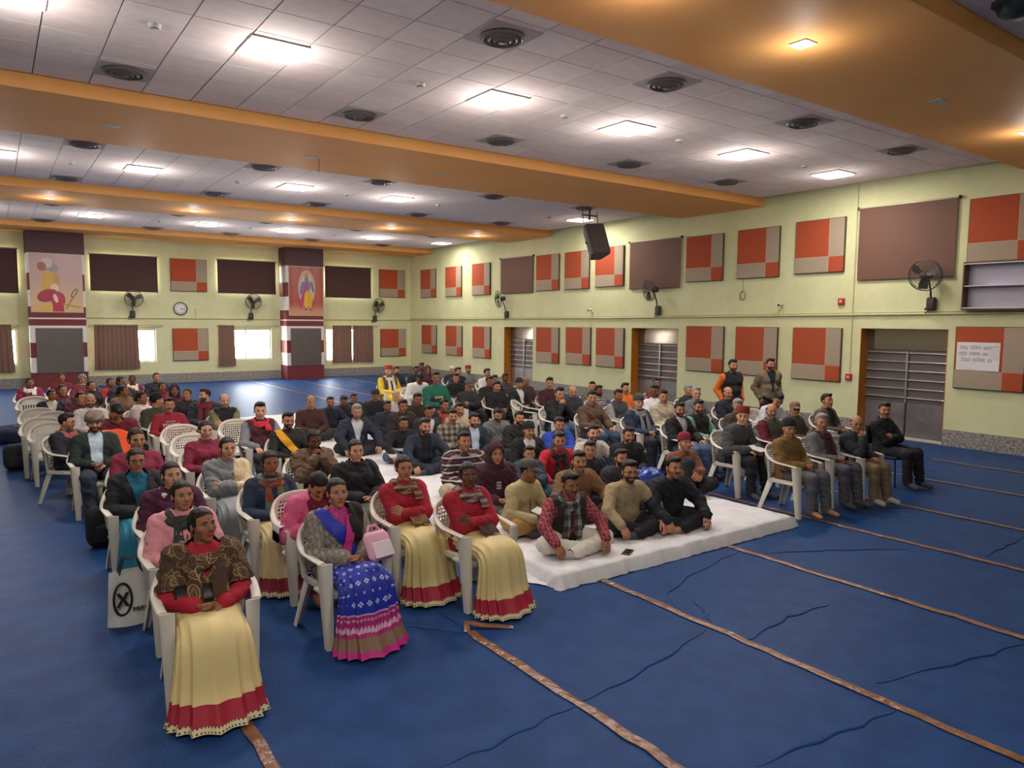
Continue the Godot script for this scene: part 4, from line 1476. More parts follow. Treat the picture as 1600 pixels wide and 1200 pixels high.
func make_chair_parts() -> void:
	var C := {}
	# seat: dished top, rolled front
	var mb := MB.new()
	for s in [1.0, -1.0]:
		mb.grid(10, 12, func(u: float, v: float):
			var q: float = u if s > 0 else 1.0 - u
			var x := (q - 0.5) * lerpf(0.44, 0.475, v)
			var z := -0.2 + v * 0.455
			var roll := 0.0 if v < 0.8 else pow((v - 0.8) / 0.2, 2.0) * 0.05
			var dish := -0.016 * sin(q * PI) * sin(minf(v * 1.2, 1.0) * PI)
			return Vector3(x, 0.428 + 0.012 * v + dish - roll - (0.0 if s > 0 else 0.012), z))
	for sx in [-1, 1]:
		mb.box(Vector3(sx * 0.225, 0.41, 0.02), Vector3(0.012, 0.05, 0.42), 0.004)
	mb.box(Vector3(0, 0.405, -0.2), Vector3(0.42, 0.05, 0.012), 0.004)
	mb.box(Vector3(0, 0.385, 0.245), Vector3(0.46, 0.05, 0.012), 0.004)
	C.seat = mb.mesh()
	C.lattice = lattice(15, 11, false)
	C.slats = lattice(11, 3, true)
	# rim that sweeps from one arm over the back to the other
	var key := [Vector3(0.268, 0.628, 0.235), Vector3(0.283, 0.640, 0.10), Vector3(0.288, 0.655, -0.04), Vector3(0.272, 0.695, -0.16), Vector3(0.228, 0.755, -0.235), Vector3(0.150, 0.797, -0.277), Vector3(0.06, 0.812, -0.300)]
	var cv := Curve3D.new()
	for i in key.size():
		var t: Vector3 = (key[mini(i + 1, key.size() - 1)] - key[maxi(i - 1, 0)]) * 0.17
		cv.add_point(key[i], -t, t)
	for i in range(key.size() - 1, -1, -1):
		var t: Vector3 = (key[maxi(i - 1, 0)] - key[mini(i + 1, key.size() - 1)]) * 0.17
		t = t * Vector3(-1, 1, 1)
		cv.add_point(key[i] * Vector3(-1, 1, 1), -t, t)
	var pts := []
	var L := cv.get_baked_length()
	for k in 61:
		pts.append(cv.sample_baked(L * k / 60.0, true))
	mb = MB.new()
	var rings := []
	for k in pts.size():
		var a: Vector3 = pts[maxi(k - 1, 0)]
		var b: Vector3 = pts[mini(k + 1, pts.size() - 1)]
		var t := (b - a).normalized()
		var side := t.cross(Vector3.UP).normalized()
		var w := side.cross(t)
		var f := absf(k / 30.0 - 1.0)  # 0 at the top of the back, 1 at the arm ends
		var hw := lerpf(0.012, 0.030, smoothstep(0.25, 0.7, f))
		var hh := lerpf(0.026, 0.011, smoothstep(0.25, 0.7, f))
		var ring := PackedVector3Array()
		for j in 10:
			var an := -TAU * j / 10
			ring.append(pts[k] + side * cos(an) * hw + w * sin(an) * hh)
		rings.append(ring)
	mb.loft(rings)
	for sx in [-1.0, 1.0]:
		mb.tube([Vector3(sx * 0.268, 0.69, -0.155), Vector3(sx * 0.25, 0.56, -0.165), Vector3(sx * 0.226, 0.42, -0.17)], [0.024, 0.022, 0.026], 8, 0.5, Vector3(0, 0, 1))
		mb.box(Vector3(sx * 0.25, 0.41, 0.16), Vector3(0.05, 0.035, 0.16), 0.01)
	C.rim = mb.mesh()
	# legs with an L section
	for sx in [-1.0, 1.0]:
		for fr in [true, false]:
			mb = MB.new()
			rings = []
			var hs := [0.0, 0.02, 0.2, 0.4, 0.55, 0.628] if fr else [0.0, 0.02, 0.2, 0.35, 0.43]
			for y in hs:
				var q: float = y / hs[-1]
				var w := lerpf(0.052, 0.085, q)
				var c: Vector3
				if fr:
					c = Vector3(lerpf(0.262, 0.285, q), y, lerpf(0.285, 0.255, q))
				else:
					c = Vector3(lerpf(0.262, 0.215, q), y, lerpf(-0.315, -0.19, q))
				var dz := -1.0 if fr else 1.0
				var L2 := [Vector2(0, 0), Vector2(-w, 0), Vector2(-w, 0.009), Vector2(-0.009, 0.009), Vector2(-0.009, w), Vector2(0, w)]
				var ring := PackedVector3Array()
				for p in L2:
					ring.append(Vector3((c.x + p.x) * sx, c.y, c.z + p.y * dz))
				if (sx > 0) == (dz > 0):
					ring.reverse()
				rings.append(ring)
			mb.loft(rings)
			C["leg%d%s" % [int(sx), fr]] = mb.mesh()
	cache["chair"] = C


var chair_proto := {}


func add_chair(at: Vector3, turn: float, label: String, slats := false) -> Node3D:
	var white := mat("d9d3c6" if not slats else "bdb8ac", 0.38, {"spec": 0.5})
	if not chair_proto.has(slats):
		var C: Dictionary = cache["chair"]
		var root := thing("plastic_chair", label, "chair", at, turn, "white plastic armchairs")
		part(root, "seat", C.seat, white)
		part(root, "backrest", C.slats if slats else C.lattice, white)
		part(root, "arm_rim", C.rim, white)
		for sx in [-1, 1]:
			part(root, "front_leg", C["leg%dtrue" % sx], white)
			part(root, "rear_leg", C["leg%dfalse" % sx], white)
		chair_proto[slats] = root
		return root
	var o: Node3D = chair_proto[slats].duplicate()
	o.name = numbered("plastic_chair")
	add_child(o, true)
	o.position = at
	o.rotation.y = turn
	meta(o, label, "chair", "white plastic armchairs")
	return o


# ---------------------------------------------------------------- people
const SKIN := {"k1": "d3a184", "k2": "b98466", "k3": "99684c", "k4": "744a36"}


func hand_mb(curl: float) -> MB:
	var key := "hand%.2f" % curl
	if cache.has(key):
		return cache[key]
	var f := Field.new(Vector3(-0.06, -0.04, -0.045), Vector3(0.085, 0.19, 0.11), 0.0042)
	f.cap(Vector3(0, -0.03, 0), Vector3(0, 0.01, 0), 0.024, 0.024, 0.01)
	for k in 4:
		f.cap(Vector3(0.0 + (1.5 - k) * 0.008, 0.01, 0), Vector3((1.5 - k) * 0.0195, 0.085, 0), 0.015, 0.0125, 0.012)
	var len := [0.070, 0.078, 0.072, 0.056]
	for k in 4:
		var p := Vector3((1.5 - k) * 0.0195, 0.086, 0)
		var ang := 0.0
		var spread := (1.5 - k) * 0.05
		var r := 0.0092
		for s in 3:
			ang += [0.42, 0.75, 0.4][s] * curl
			var q: Vector3 = p + Vector3(sin(spread), cos(ang), sin(ang)).normalized() * len[k] * [0.44, 0.31, 0.25][s]
			f.cap(p, q, r, r - 0.0008, 0.004)
			r -= 0.0008
			p = q
	var th := [Vector3(0.022, 0.02, 0.004), Vector3(0.044, 0.05, 0.016), Vector3(0.05, 0.082, 0.03 * (0.5 + curl * 0.5)), Vector3(0.046, 0.108, 0.044 * (0.5 + curl * 0.5))]
	for s in 3:
		f.cap(th[s], th[s + 1], 0.0135 - s * 0.0018, 0.0118 - s * 0.0018, 0.008)
	cache[key] = f.net().mb
	return cache[key]


# Vertex classes of a head: 0 skin, 1 lips, 2 beard area, 3 moustache area, 4 eyebrow or lash, 5 eye white, 6 iris, 7 forehead dot
func head_data(woman: bool, fine: bool) -> Dictionary:
	var key := "head%s%s" % [woman, fine]
	if cache.has(key):
		return cache[key]
	var f := Field.new(Vector3(-0.105, -0.2, -0.125), Vector3(0.105, 0.14, 0.14), 0.0052 if fine else 0.0085)
	var g := 0.94 if woman else 1.0
	f.ell(Vector3(0, 0.036, -0.014), Vector3(0.076, 0.086, 0.096), 0.02)
	f.ell(Vector3(0, -0.02, 0.022), Vector3(0.063 * g, 0.075, 0.066), 0.03)
	f.ell(Vector3(0, -0.066, 0.036), Vector3(0.047 * g, 0.042, 0.048), 0.03)
	f.ell(Vector3(0, -0.098, 0.066), Vector3(0.022 * g, 0.017, 0.018), 0.025)
	f.cap(Vector3(0, -0.05, -0.022), Vector3(0, -0.18, -0.04), 0.05 * g, 0.056 * g, 0.03)
	for s in [-1, 1]:
		f.ell(Vector3(s * 0.043, -0.022, 0.052), Vector3(0.024, 0.022, 0.026), 0.025)
		f.ell(Vector3(s * 0.031, 0.008, 0.098), Vector3(0.019, 0.011, 0.014), 0.012, 0, Basis(), true)
		f.cap(Vector3(s * 0.014, 0.024, 0.083), Vector3(s * 0.048, 0.024, 0.070), 0.009, 0.007, 0.012)
		f.ell(Vector3(s * 0.079, -0.008, -0.008), Vector3(0.009, 0.031, 0.019), 0.006, 0, Basis(Vector3.UP, s * 0.3))
		f.ell(Vector3(s * 0.011, -0.03, 0.095), Vector3(0.0085, 0.0075, 0.0095), 0.006)
	f.cap(Vector3(0, 0.016, 0.084), Vector3(0, -0.022, 0.106), 0.0085, 0.0115, 0.012)
	f.ell(Vector3(0, -0.056, 0.083), Vector3(0.021, 0.0065, 0.011), 0.006)
	f.ell(Vector3(0, -0.068, 0.081), Vector3(0.018, 0.007, 0.011), 0.006)
	var r := f.net()
	var mb: MB = r.mb
	var cls := PackedByteArray()
	for p in mb.v:
		var c := 0
		if p.z > 0.07 and absf(p.x) < 0.024 and p.y < -0.049 and p.y > -0.077:
			c = 1
		elif p.z > 0.06 and absf(p.x) < 0.034 and p.y <= -0.034 and p.y > -0.051:
			c = 3
		elif p.y < -0.036 and p.y > -0.135 and p.z > 0.005 and (absf(p.x) > 0.026 or p.y < -0.076) and (p.y > -0.118 or p.z > 0.03):
			c = 2
		cls.append(c)
	for s in [-1, 1]:
		var n0 := mb.v.size()
		mb.blob(Vector3(s * 0.031, 0.007, 0.0795), Vector3(0.0150, 0.0078, 0.0075), Basis(Vector3.UP, s * 0.25), 14, 8)
		for i in range(n0, mb.v.size()):
			cls.append(6 if Vector2(mb.v[i].x - s * 0.031, mb.v[i].y - 0.008).length() < 0.0066 else 5)
		n0 = mb.v.size()
		mb.tube([Vector3(s * 0.015, 0.009, 0.085), Vector3(s * 0.025, 0.0155, 0.0885), Vector3(s * 0.037, 0.0155, 0.085), Vector3(s * 0.048, 0.007, 0.077)], 0.0024, 5)
		mb.tube([Vector3(s * 0.012, 0.0275, 0.0935), Vector3(s * 0.03, 0.034, 0.0885), Vector3(s * 0.05, 0.028, 0.0735)], [0.0038, 0.0042, 0.002], 6)
		for i in range(n0, mb.v.size()):
			cls.append(4)
	var n1 := mb.v.size()
	mb.blob(Vector3(0, 0.046, 0.088), Vector3(0.0045, 0.0045, 0.003), Basis(), 8, 4)
	for i in range(n1, mb.v.size()):
		cls.append(7)
	cache[key] = {"mb": mb, "cls": cls, "n": mb.normals(), "ix": clockwise(mb.ix)}
	return cache[key]


func hair_mesh(kind: String) -> ArrayMesh:
	var key := "hair" + kind
	if cache.has(key):
		return cache[key]
	var f := Field.new(Vector3(-0.12, -0.13, -0.19), Vector3(0.12, 0.165, 0.13), 0.0065)
	if kind == "bun":
		f.ell(Vector3(0, 0.037, -0.016), Vector3(0.0805, 0.091, 0.1005), 0.01)
		f.ell(Vector3(0, 0.0, -0.035), Vector3(0.083, 0.07, 0.066), 0.03)
		f.ell(Vector3(0, 0.13, 0.05), Vector3(0.004, 0.02, 0.06), 0.006, 0, Basis(), true)
		f.carve(func(p: Vector3): return minf(minf(0.080 - 0.3 * absf(p.x) - p.y, maxf(p.z - 0.036, -0.004 - p.y)), maxf(p.z + 0.012, -0.07 - p.y)))
		f.ell(Vector3(0, -0.025, -0.112), Vector3(0.046, 0.042, 0.036), 0.012)
	elif kind == "bald":
		f.ell(Vector3(0, 0.034, -0.016), Vector3(0.0795, 0.088, 0.099), 0.01)
		f.carve(func(p: Vector3): return maxf(p.y - 0.065, minf(maxf(p.z - 0.016, -0.012 - p.y), maxf(p.z + 0.028, -0.062 - p.y))))
	else:
		f.ell(Vector3(0, 0.041, -0.016), Vector3(0.0815, 0.094, 0.1015), 0.01)
		f.ell(Vector3(0.012, 0.105, 0.04), Vector3(0.056, 0.03, 0.048), 0.025)
		f.carve(func(p: Vector3): return minf(minf(0.073 + 0.25 * absf(p.x) * (1.0 if p.z > 0.05 else 0.0) - p.y, maxf(p.z - 0.03 + 0.25 * (0.07 - p.y), -0.012 - p.y)), maxf(p.z + 0.028, -0.062 - p.y)))
	var mb: MB = f.net().mb
	for i in mb.v.size():
		var p := mb.v[i]
		mb.v[i] = p + p.normalized() * 0.004 * fine_noise.get_noise_3d(p.x * 900.0, p.y * 250.0, p.z * 250.0)
	cache[key] = mb.mesh()
	return cache[key]


func cap_mesh(kind: String) -> ArrayMesh:
	var key := "cap" + kind
	if cache.has(key):
		return cache[key]
	var mb := MB.new()
	var tilt := Transform3D(Basis(Vector3.RIGHT, -0.22), Vector3(0, 0.03, -0.012))
	match kind:
		"beanie":
			mb.lathe([Vector2(0.086, 0.0), Vector2(0.094, 0.004), Vector2(0.096, 0.03), Vector2(0.091, 0.04), Vector2(0.092, 0.06), Vector2(0.082, 0.09), Vector2(0.055, 0.115), Vector2(0.02, 0.126), Vector2(0.001, 0.128)], 26, tilt, 0.97, 1.14)
		"skull":
			mb.lathe([Vector2(0.084, 0.02), Vector2(0.088, 0.025), Vector2(0.086, 0.06), Vector2(0.07, 0.088), Vector2(0.03, 0.103), Vector2(0.001, 0.105)], 26, tilt, 0.97, 1.14)
		"topi":
			mb.lathe([Vector2(0.086, 0.01), Vector2(0.092, 0.012), Vector2(0.094, 0.055), Vector2(0.091, 0.06), Vector2(0.09, 0.1), Vector2(0.083, 0.108), Vector2(0.03, 0.104), Vector2(0.001, 0.102)], 26, tilt, 0.97, 1.12)
		"cap":
			mb.lathe([Vector2(0.086, 0.02), Vector2(0.09, 0.022), Vector2(0.09, 0.05), Vector2(0.08, 0.085), Vector2(0.05, 0.105), Vector2(0.001, 0.112)], 26, tilt, 0.97, 1.13)
			for s in [1.0, -1.0]:
				mb.grid(10, 4, func(u: float, v: float):
					var q: float = u if s > 0 else 1.0 - u
					var a := (q - 0.5) * 2.2
					var rr := 1.0 + v * 0.62 * cos(a * 0.9)
					return Vector3(sin(a) * 0.086 * lerpf(1.0, 0.95, v), 0.062 - 0.03 * v + s * 0.002, cos(a) * 0.096 * rr))
		"fur":
			mb.lathe([Vector2(0.088, -0.02), Vector2(0.108, -0.012), Vector2(0.115, 0.03), Vector2(0.108, 0.06), Vector2(0.1, 0.085), Vector2(0.08, 0.115), Vector2(0.04, 0.13), Vector2(0.001, 0.132)], 40, tilt, 0.97, 1.12)
			for i in mb.v.size():
				var p := mb.v[i]
				mb.v[i] = p * (1.0 + 0.05 * fine_noise.get_noise_3d(p.x * 900.0, p.y * 900.0, p.z * 900.0))
		"hood":
			var f := Field.new(Vector3(-0.16, -0.24, -0.2), Vector3(0.16, 0.19, 0.17), 0.008)
			f.ell(Vector3(0, 0.03, -0.02), Vector3(0.103, 0.118, 0.122), 0.02)
			f.ell(Vector3(0, -0.07, -0.02), Vector3(0.105, 0.1, 0.1), 0.04)
			f.ell(Vector3(0, -0.15, -0.02), Vector3(0.125, 0.06, 0.1), 0.04)
			f.ell(Vector3(0, -0.005, 0.10), Vector3(0.068, 0.092, 0.09), 0.015, 0, Basis(), true)
			f.ell(Vector3(0, 0.0, 0.0), Vector3(0.088, 0.108, 0.108), 0.005, 0, Basis(), true)
			mb = f.net().mb
	cache[key] = mb.mesh()
	return cache[key]


func elbow(S: Vector3, W: Vector3, hint: Vector3, up: float, fore: float) -> Vector3:
	var dv := W - S
	var dl := clampf(dv.length(), absf(up - fore) + 0.01, up + fore - 0.004)
	var n := dv.normalized()
	var a := (up * up - fore * fore + dl * dl) / (2.0 * dl)
	var h := sqrt(maxf(up * up - a * a, 0.0))
	var side := (hint - n * hint.dot(n)).normalized()
	return S + n * a + side * h


func body(pose: String) -> Dictionary:
	if cache.has("body" + pose):
		return cache["body" + pose]
	var kind := pose[0]
	var woman := pose[1] == "w"
	var arms := pose.substr(2)
	var T: float = {"c": 0.93, "f": 0.87, "s": 1.0}[kind] * (0.95 if woman else 1.0)
	var B := 0.94 if woman else 1.0
	var lean: float = {"c": -0.07, "f": 0.10, "s": 0.0}[kind]
	match arms:
		"bend": lean = 0.55
		"write": lean = 0.28
		"fwd": lean = 0.2
		"mouth": lean = 0.16
		"chin": lean = 0.08
	var pel: Vector3 = {"c": Vector3(0, 0.51, -0.02), "f": Vector3(0, 0.11, -0.02), "s": Vector3(0, 0.88, 0)}[kind]
	var u := Vector3(0, cos(lean), sin(lean))
	var w := Vector3(0, -sin(lean), cos(lean))
	var at := func(x: float, y: float, z := 0.0) -> Vector3: return pel + Vector3(x, 0, 0) + u * y * T + w * z
	var neck: Vector3 = at.call(0.0, 0.485)
	var head: Vector3 = neck + Vector3(0, cos(lean * 0.6), sin(lean * 0.6)) * 0.148 + Vector3(0, 0, 0.022)
	var hi := Vector3(0.62, head.y + 0.02, 0.8)
	var f := Field.new(Vector3(-0.56, -0.02, -0.36), hi, 0.0135)
	# trunk
	f.cap(at.call(-0.075 * B, 0.0), at.call(0.075 * B, 0.0), 0.118, 0.118, 0.05, 1)
	f.cap(at.call(-0.065 * B, 0.15, -0.005), at.call(0.065 * B, 0.15, -0.005), 0.105 * B, 0.105 * B, 0.07, 1)
	if arms != "bend":
		f.ell(at.call(0.0, 0.14, 0.055), Vector3(0.115, 0.1, 0.075) * B, 0.06, 1)
	f.cap(at.call(-0.085 * B, 0.32, -0.01), at.call(0.085 * B, 0.32, -0.01), 0.108 * B, 0.108 * B, 0.07, 1)
	f.cap(at.call(-0.145 * B, 0.418, -0.015), at.call(0.145 * B, 0.418, -0.015), 0.066, 0.066, 0.06, 1)
	f.cap(at.call(0, 0.42, -0.01), neck, 0.075, 0.055, 0.06, 1)
	if woman:
		for s in [-1, 1]:
			f.ell(at.call(s * 0.062, 0.30, 0.075), Vector3(0.062, 0.062, 0.055), 0.05, 1)
	f.cap(neck - u * 0.01, neck + (head - neck) * 0.55, 0.052 * B, 0.047 * B, 0.025, 6)
	# legs
	for s in [-1.0, 1.0]:
		var hip := pel + Vector3(s * 0.088, -0.01, 0.02)
		var knee: Vector3
		var ank: Vector3
		var toe: Vector3
		match kind:
			"c":
				knee = Vector3(s * (0.095 if woman else 0.135), 0.505, 0.41)
				ank = Vector3(s * (0.08 if woman else 0.125), 0.085, 0.37 if woman else 0.42 + (0.06 if s > 0 else 0.0))
				toe = ank + Vector3(s * 0.02, -0.052, 0.15)
			"f":
				if arms == "knee" and s < 0:
					knee = Vector3(-0.13, 0.45, 0.30)
					ank = Vector3(-0.12, 0.07, 0.36)
					toe = ank + Vector3(-0.02, -0.035, 0.14)
				else:
					knee = Vector3(s * 0.33, 0.13, 0.24)
					ank = Vector3(-s * 0.06, 0.065, 0.34 + s * 0.035)
					toe = ank + Vector3(-s * 0.14, -0.02, -0.02)
			_:
				knee = Vector3(s * 0.1, 0.47, 0.02)
				ank = Vector3(s * 0.115, 0.08, -0.01)
				toe = ank + Vector3(s * 0.03, -0.045, 0.15)
		f.cap(hip, knee, 0.094 * B, 0.066 * B, 0.035, 4)
		f.cap(knee, ank, 0.066 * B, 0.046, 0.025, 4)
		f.cap(ank + Vector3(0, -0.015, -0.02 if kind != "f" else 0.0), toe, 0.040, 0.030, 0.02, 5)
	# arms
	var hands := []
	var up := 0.275 * lerpf(T, 1.0, 0.5)
	var fore := 0.25 * lerpf(T, 1.0, 0.5)
	for s in [-1.0, 1.0]:
		var S: Vector3 = at.call(s * 0.178 * B, 0.405, -0.015)
		var W: Vector3
		var dir: Vector3
		var palm: Vector3
		var curl := 0.9
		var hint := Vector3(s * 0.8, -0.5, -0.6)
		var lap := pel.y + 0.115
		match arms:
			"lap", "bag":
				W = Vector3(s * 0.085, lap + 0.01, 0.23)
				dir = Vector3(-s * 0.75, -0.15, 0.6)
				palm = Vector3(-s * 0.3, -0.8, -0.3) if s > 0 else Vector3(0.2, 0.9, -0.2)
				if kind == "f":
					W = Vector3(s * 0.10, 0.20, 0.27)
			"thigh":
				W = Vector3(s * 0.15, lap + 0.02, 0.28)
				dir = Vector3(-s * 0.1, -0.3, 1.0)
				palm = Vector3(0, -1, -0.3)
				curl = 0.6
			"cross":
				W = at.call(-s * 0.085, 0.19 + s * 0.018, 0.165 + (0.03 if s > 0 else 0.0))
				dir = Vector3(-s, 0.25, -0.25)
				palm = Vector3(0, 0, -1)
				hint = Vector3(s * 1.0, -0.6, 0.3)
				curl = 0.7
			"bend":
				W = Vector3(s * 0.10, lap + 0.04, 0.36)
				dir = Vector3(-s * 0.5, -0.2, 0.8)
				palm = Vector3(-s * 0.5, -0.7, 0)
			"write":
				W = Vector3(s * 0.12, lap + 0.03, 0.33) if kind == "c" else Vector3(s * 0.15, 0.20, 0.34)
				dir = Vector3(-s * 0.5, -0.25, 0.8)
				palm = Vector3(-s * 0.4, -0.8, 0)
				curl = 1.1
			"mouth":
				W = head + Vector3(s * 0.045, -0.20, 0.115)
				dir = Vector3(-s * 0.25, 1.0, -0.1)
				palm = Vector3(-s * 0.8, 0, -0.5)
				hint = Vector3(s * 0.6, -0.9, 0.2)
				curl = 1.1
			"chin":
				if s < 0:
					W = head + Vector3(-0.03, -0.21, 0.12)
					dir = Vector3(0.15, 1.0, -0.15)
					palm = Vector3(0.5, 0, -0.8)
					hint = Vector3(-0.6, -0.9, 0.2)
					curl = 1.2
				else:
					W = Vector3(0.12, lap + 0.02, 0.26)
					dir = Vector3(-0.6, -0.2, 0.6)
					palm = Vector3(0, -1, 0)
			"fwd":
				W = Vector3(s * 0.27, 0.17, 0.37)
				dir = Vector3(-s * 0.15, -0.75, 0.6)
				palm = Vector3(-s * 0.3, -0.6, -0.7)
				hint = Vector3(s * 0.8, 0.1, -0.7)
				curl = 0.7
			"knee":
				W = Vector3(-0.06, 0.36, 0.40) if s < 0 else Vector3(0.02, 0.33, 0.38)
				dir = Vector3(-0.5, -0.4, 0.4)
				palm = Vector3(-0.4, -0.7, -0.3)
			_:
				W = Vector3(s * 0.225, pel.y - 0.03, 0.04)
				dir = Vector3(-s * 0.05, -1, 0.15)
				palm = Vector3(-s, 0, -0.2)
				hint = Vector3(s * 0.4, 0, -1)
		if (W - S).length() > up + fore - 0.004:
			W = S + (W - S).normalized() * (up + fore - 0.004)
		var E := elbow(S, W, hint, up, fore)
		f.cap(S, E, 0.066 * B, 0.051 * B, 0.03, 2)
		f.cap(E, W, 0.051 * B, 0.036, 0.02, 2)
		var y := dir.normalized()
		var z := (palm - y * palm.dot(y)).normalized()
		var x := y.cross(z)
		hands.append([Transform3D(Basis(x * (1.0 if s < 0 else -1.0), y, z), W), curl])
	var r := f.net()
	var mb: MB = r.mb
	var data := {"mb": mb, "tag": r.tag, "n": mb.normals(), "hands": hands, "head": head, "neck": neck, "u": u, "w": w, "pel": pel, "T": T, "woman": woman, "kind": kind}
	cache["body" + pose] = data
	return data


# A garment is the part of the body's surface that it covers, lifted off it and folded.
func garment(pose: String, what: String, lift: float, fold := 0.006) -> ArrayMesh:
	var key := "g%s|%s|%.3f" % [pose, what, lift]
	if cache.has(key):
		return cache[key]
	var D := body(pose)
	var mb: MB = D.mb
	var tag: PackedByteArray = D.tag
	var n: PackedVector3Array = D.n
	var keep := PackedFloat32Array()
	keep.resize(mb.v.size())
	var T: float = D.T
	for i in mb.v.size():
		var p: Vector3 = mb.v[i] - D.pel
		var y: float = p.dot(D.u) / T
		var z: float = p.dot(D.w)
		var t := tag[i]
		var trunk := 1.0 if t == 1 else -1.0
		var arm := 1.0 if t == 2 else -1.0
		var top := maxf(trunk, arm)
		var k := -1.0
		match what:
			"top": k = top
			"high_top": k = maxf(top, (0.505 - y) * 20.0 if t == 6 else -1.0)
			"torso": k = trunk
			"sleeve": k = arm
			"top_vee", "torso_open":
				var vee := maxf(absf(p.x) - 0.012 - 0.085 * pow(clampf((y - 0.08) / 0.40, 0.0, 1.0), 1.3), maxf(0.02 - z, 0.08 - y)) * 40.0
				k = maxf(minf(trunk, vee), arm if what == "top_vee" else -1.0)
			"top_open": k = maxf(minf(trunk, maxf(absf(p.x) - 0.045 - 0.03 * clampf(y / 0.4, 0.0, 1.0), -z) * 40.0), arm)
			"inner": k = minf(trunk, minf(z + 0.02, 0.13 - absf(p.x)) * 40.0)
			"legs": k = maxf(1.0 if t == 4 else -1.0, minf(trunk, (0.02 - y) * 20.0))
			"foot_a": k = minf(1.0 if t == 5 else -1.0, -p.x * 40.0)
			"foot_b": k = minf(1.0 if t == 5 else -1.0, p.x * 40.0)
			"shawl": k = maxf(minf(trunk, (y - 0.02) * 20.0), minf(arm, y * 20.0))
			"cape": k = maxf(minf(trunk, minf((y - 0.16) * 20.0, maxf(absf(p.x) - 0.02 - 0.09 * clampf((y - 0.3) / 0.18, 0.0, 1.0), maxf(0.0 - z, 0.3 - y)) * 40.0)), minf(arm, (y - 0.2) * 20.0))
			"shawl_side": k = minf(top, minf(0.03 - p.x, y + 0.1) * 30.0)
			"stole": k = minf(trunk, minf(p.x - 0.045 - 0.1 * maxf(0.0, 0.35 - y), minf(y - 0.1, z + 0.06)) * 30.0)
			"chest": k = minf(top, minf(y - 0.14, 0.185 - y) * 40.0)
			"low_torso": k = minf(trunk, (0.27 - y) * 20.0)
			"sash": k = minf(trunk, (0.05 - absf(p.x * 0.8 + (y - 0.25) * 0.55 * (1.0 if z > 0 else -1.0))) * 30.0)
		keep[i] = clampf(k, -1.0, 1.0)
	var lifted := PackedVector3Array()
	lifted.resize(mb.v.size())
	var map := PackedInt32Array()
	map.resize(mb.v.size())
	map.fill(-1)
	var o := MB.new()
	var cut := {}
	for i in range(0, mb.ix.size(), 3):
		var c3 := [mb.ix[i], mb.ix[i + 1], mb.ix[i + 2]]
		var inside := int(keep[c3[0]] > 0.0) + int(keep[c3[1]] > 0.0) + int(keep[c3[2]] > 0.0)
		if inside == 0:
			continue
		for q in c3:
			if map[q] == -1:
				var p: Vector3 = mb.v[q]
				var wv := 1.0 - 2.2 * absf(fold_noise.get_noise_3d(p.x * 70.0 + p.y * 25.0, p.y * 90.0 + p.x * 70.0, p.z * 70.0))
				var wf := fine_noise.get_noise_3d(p.x * 150.0, p.y * 170.0, p.z * 150.0)
				lifted[q] = p + n[q] * maxf(0.003, lift + fold * (wv + 0.35 * wf))
				map[q] = -2
			if keep[q] > 0.0 and map[q] == -2:
				map[q] = o.add(lifted[q])
		if inside == 3:
			o.tri(map[c3[0]], map[c3[1]], map[c3[2]])
			continue
		var poly := []
		for e in 3:
			var a: int = c3[e]
			var b: int = c3[(e + 1) % 3]
			if keep[a] > 0.0:
				poly.append(map[a])
			if (keep[a] > 0.0) != (keep[b] > 0.0):
				var id := mini(a, b) * 1000000 + maxi(a, b)
				if not cut.has(id):
					cut[id] = o.add(lifted[a].lerp(lifted[b], keep[a] / (keep[a] - keep[b])))
				poly.append(cut[id])
		for e in range(1, poly.size() - 1):
			o.tri(poly[0], poly[e], poly[e + 1])
	cache[key] = o.mesh() if o.ix.size() > 0 else null
	return cache[key]


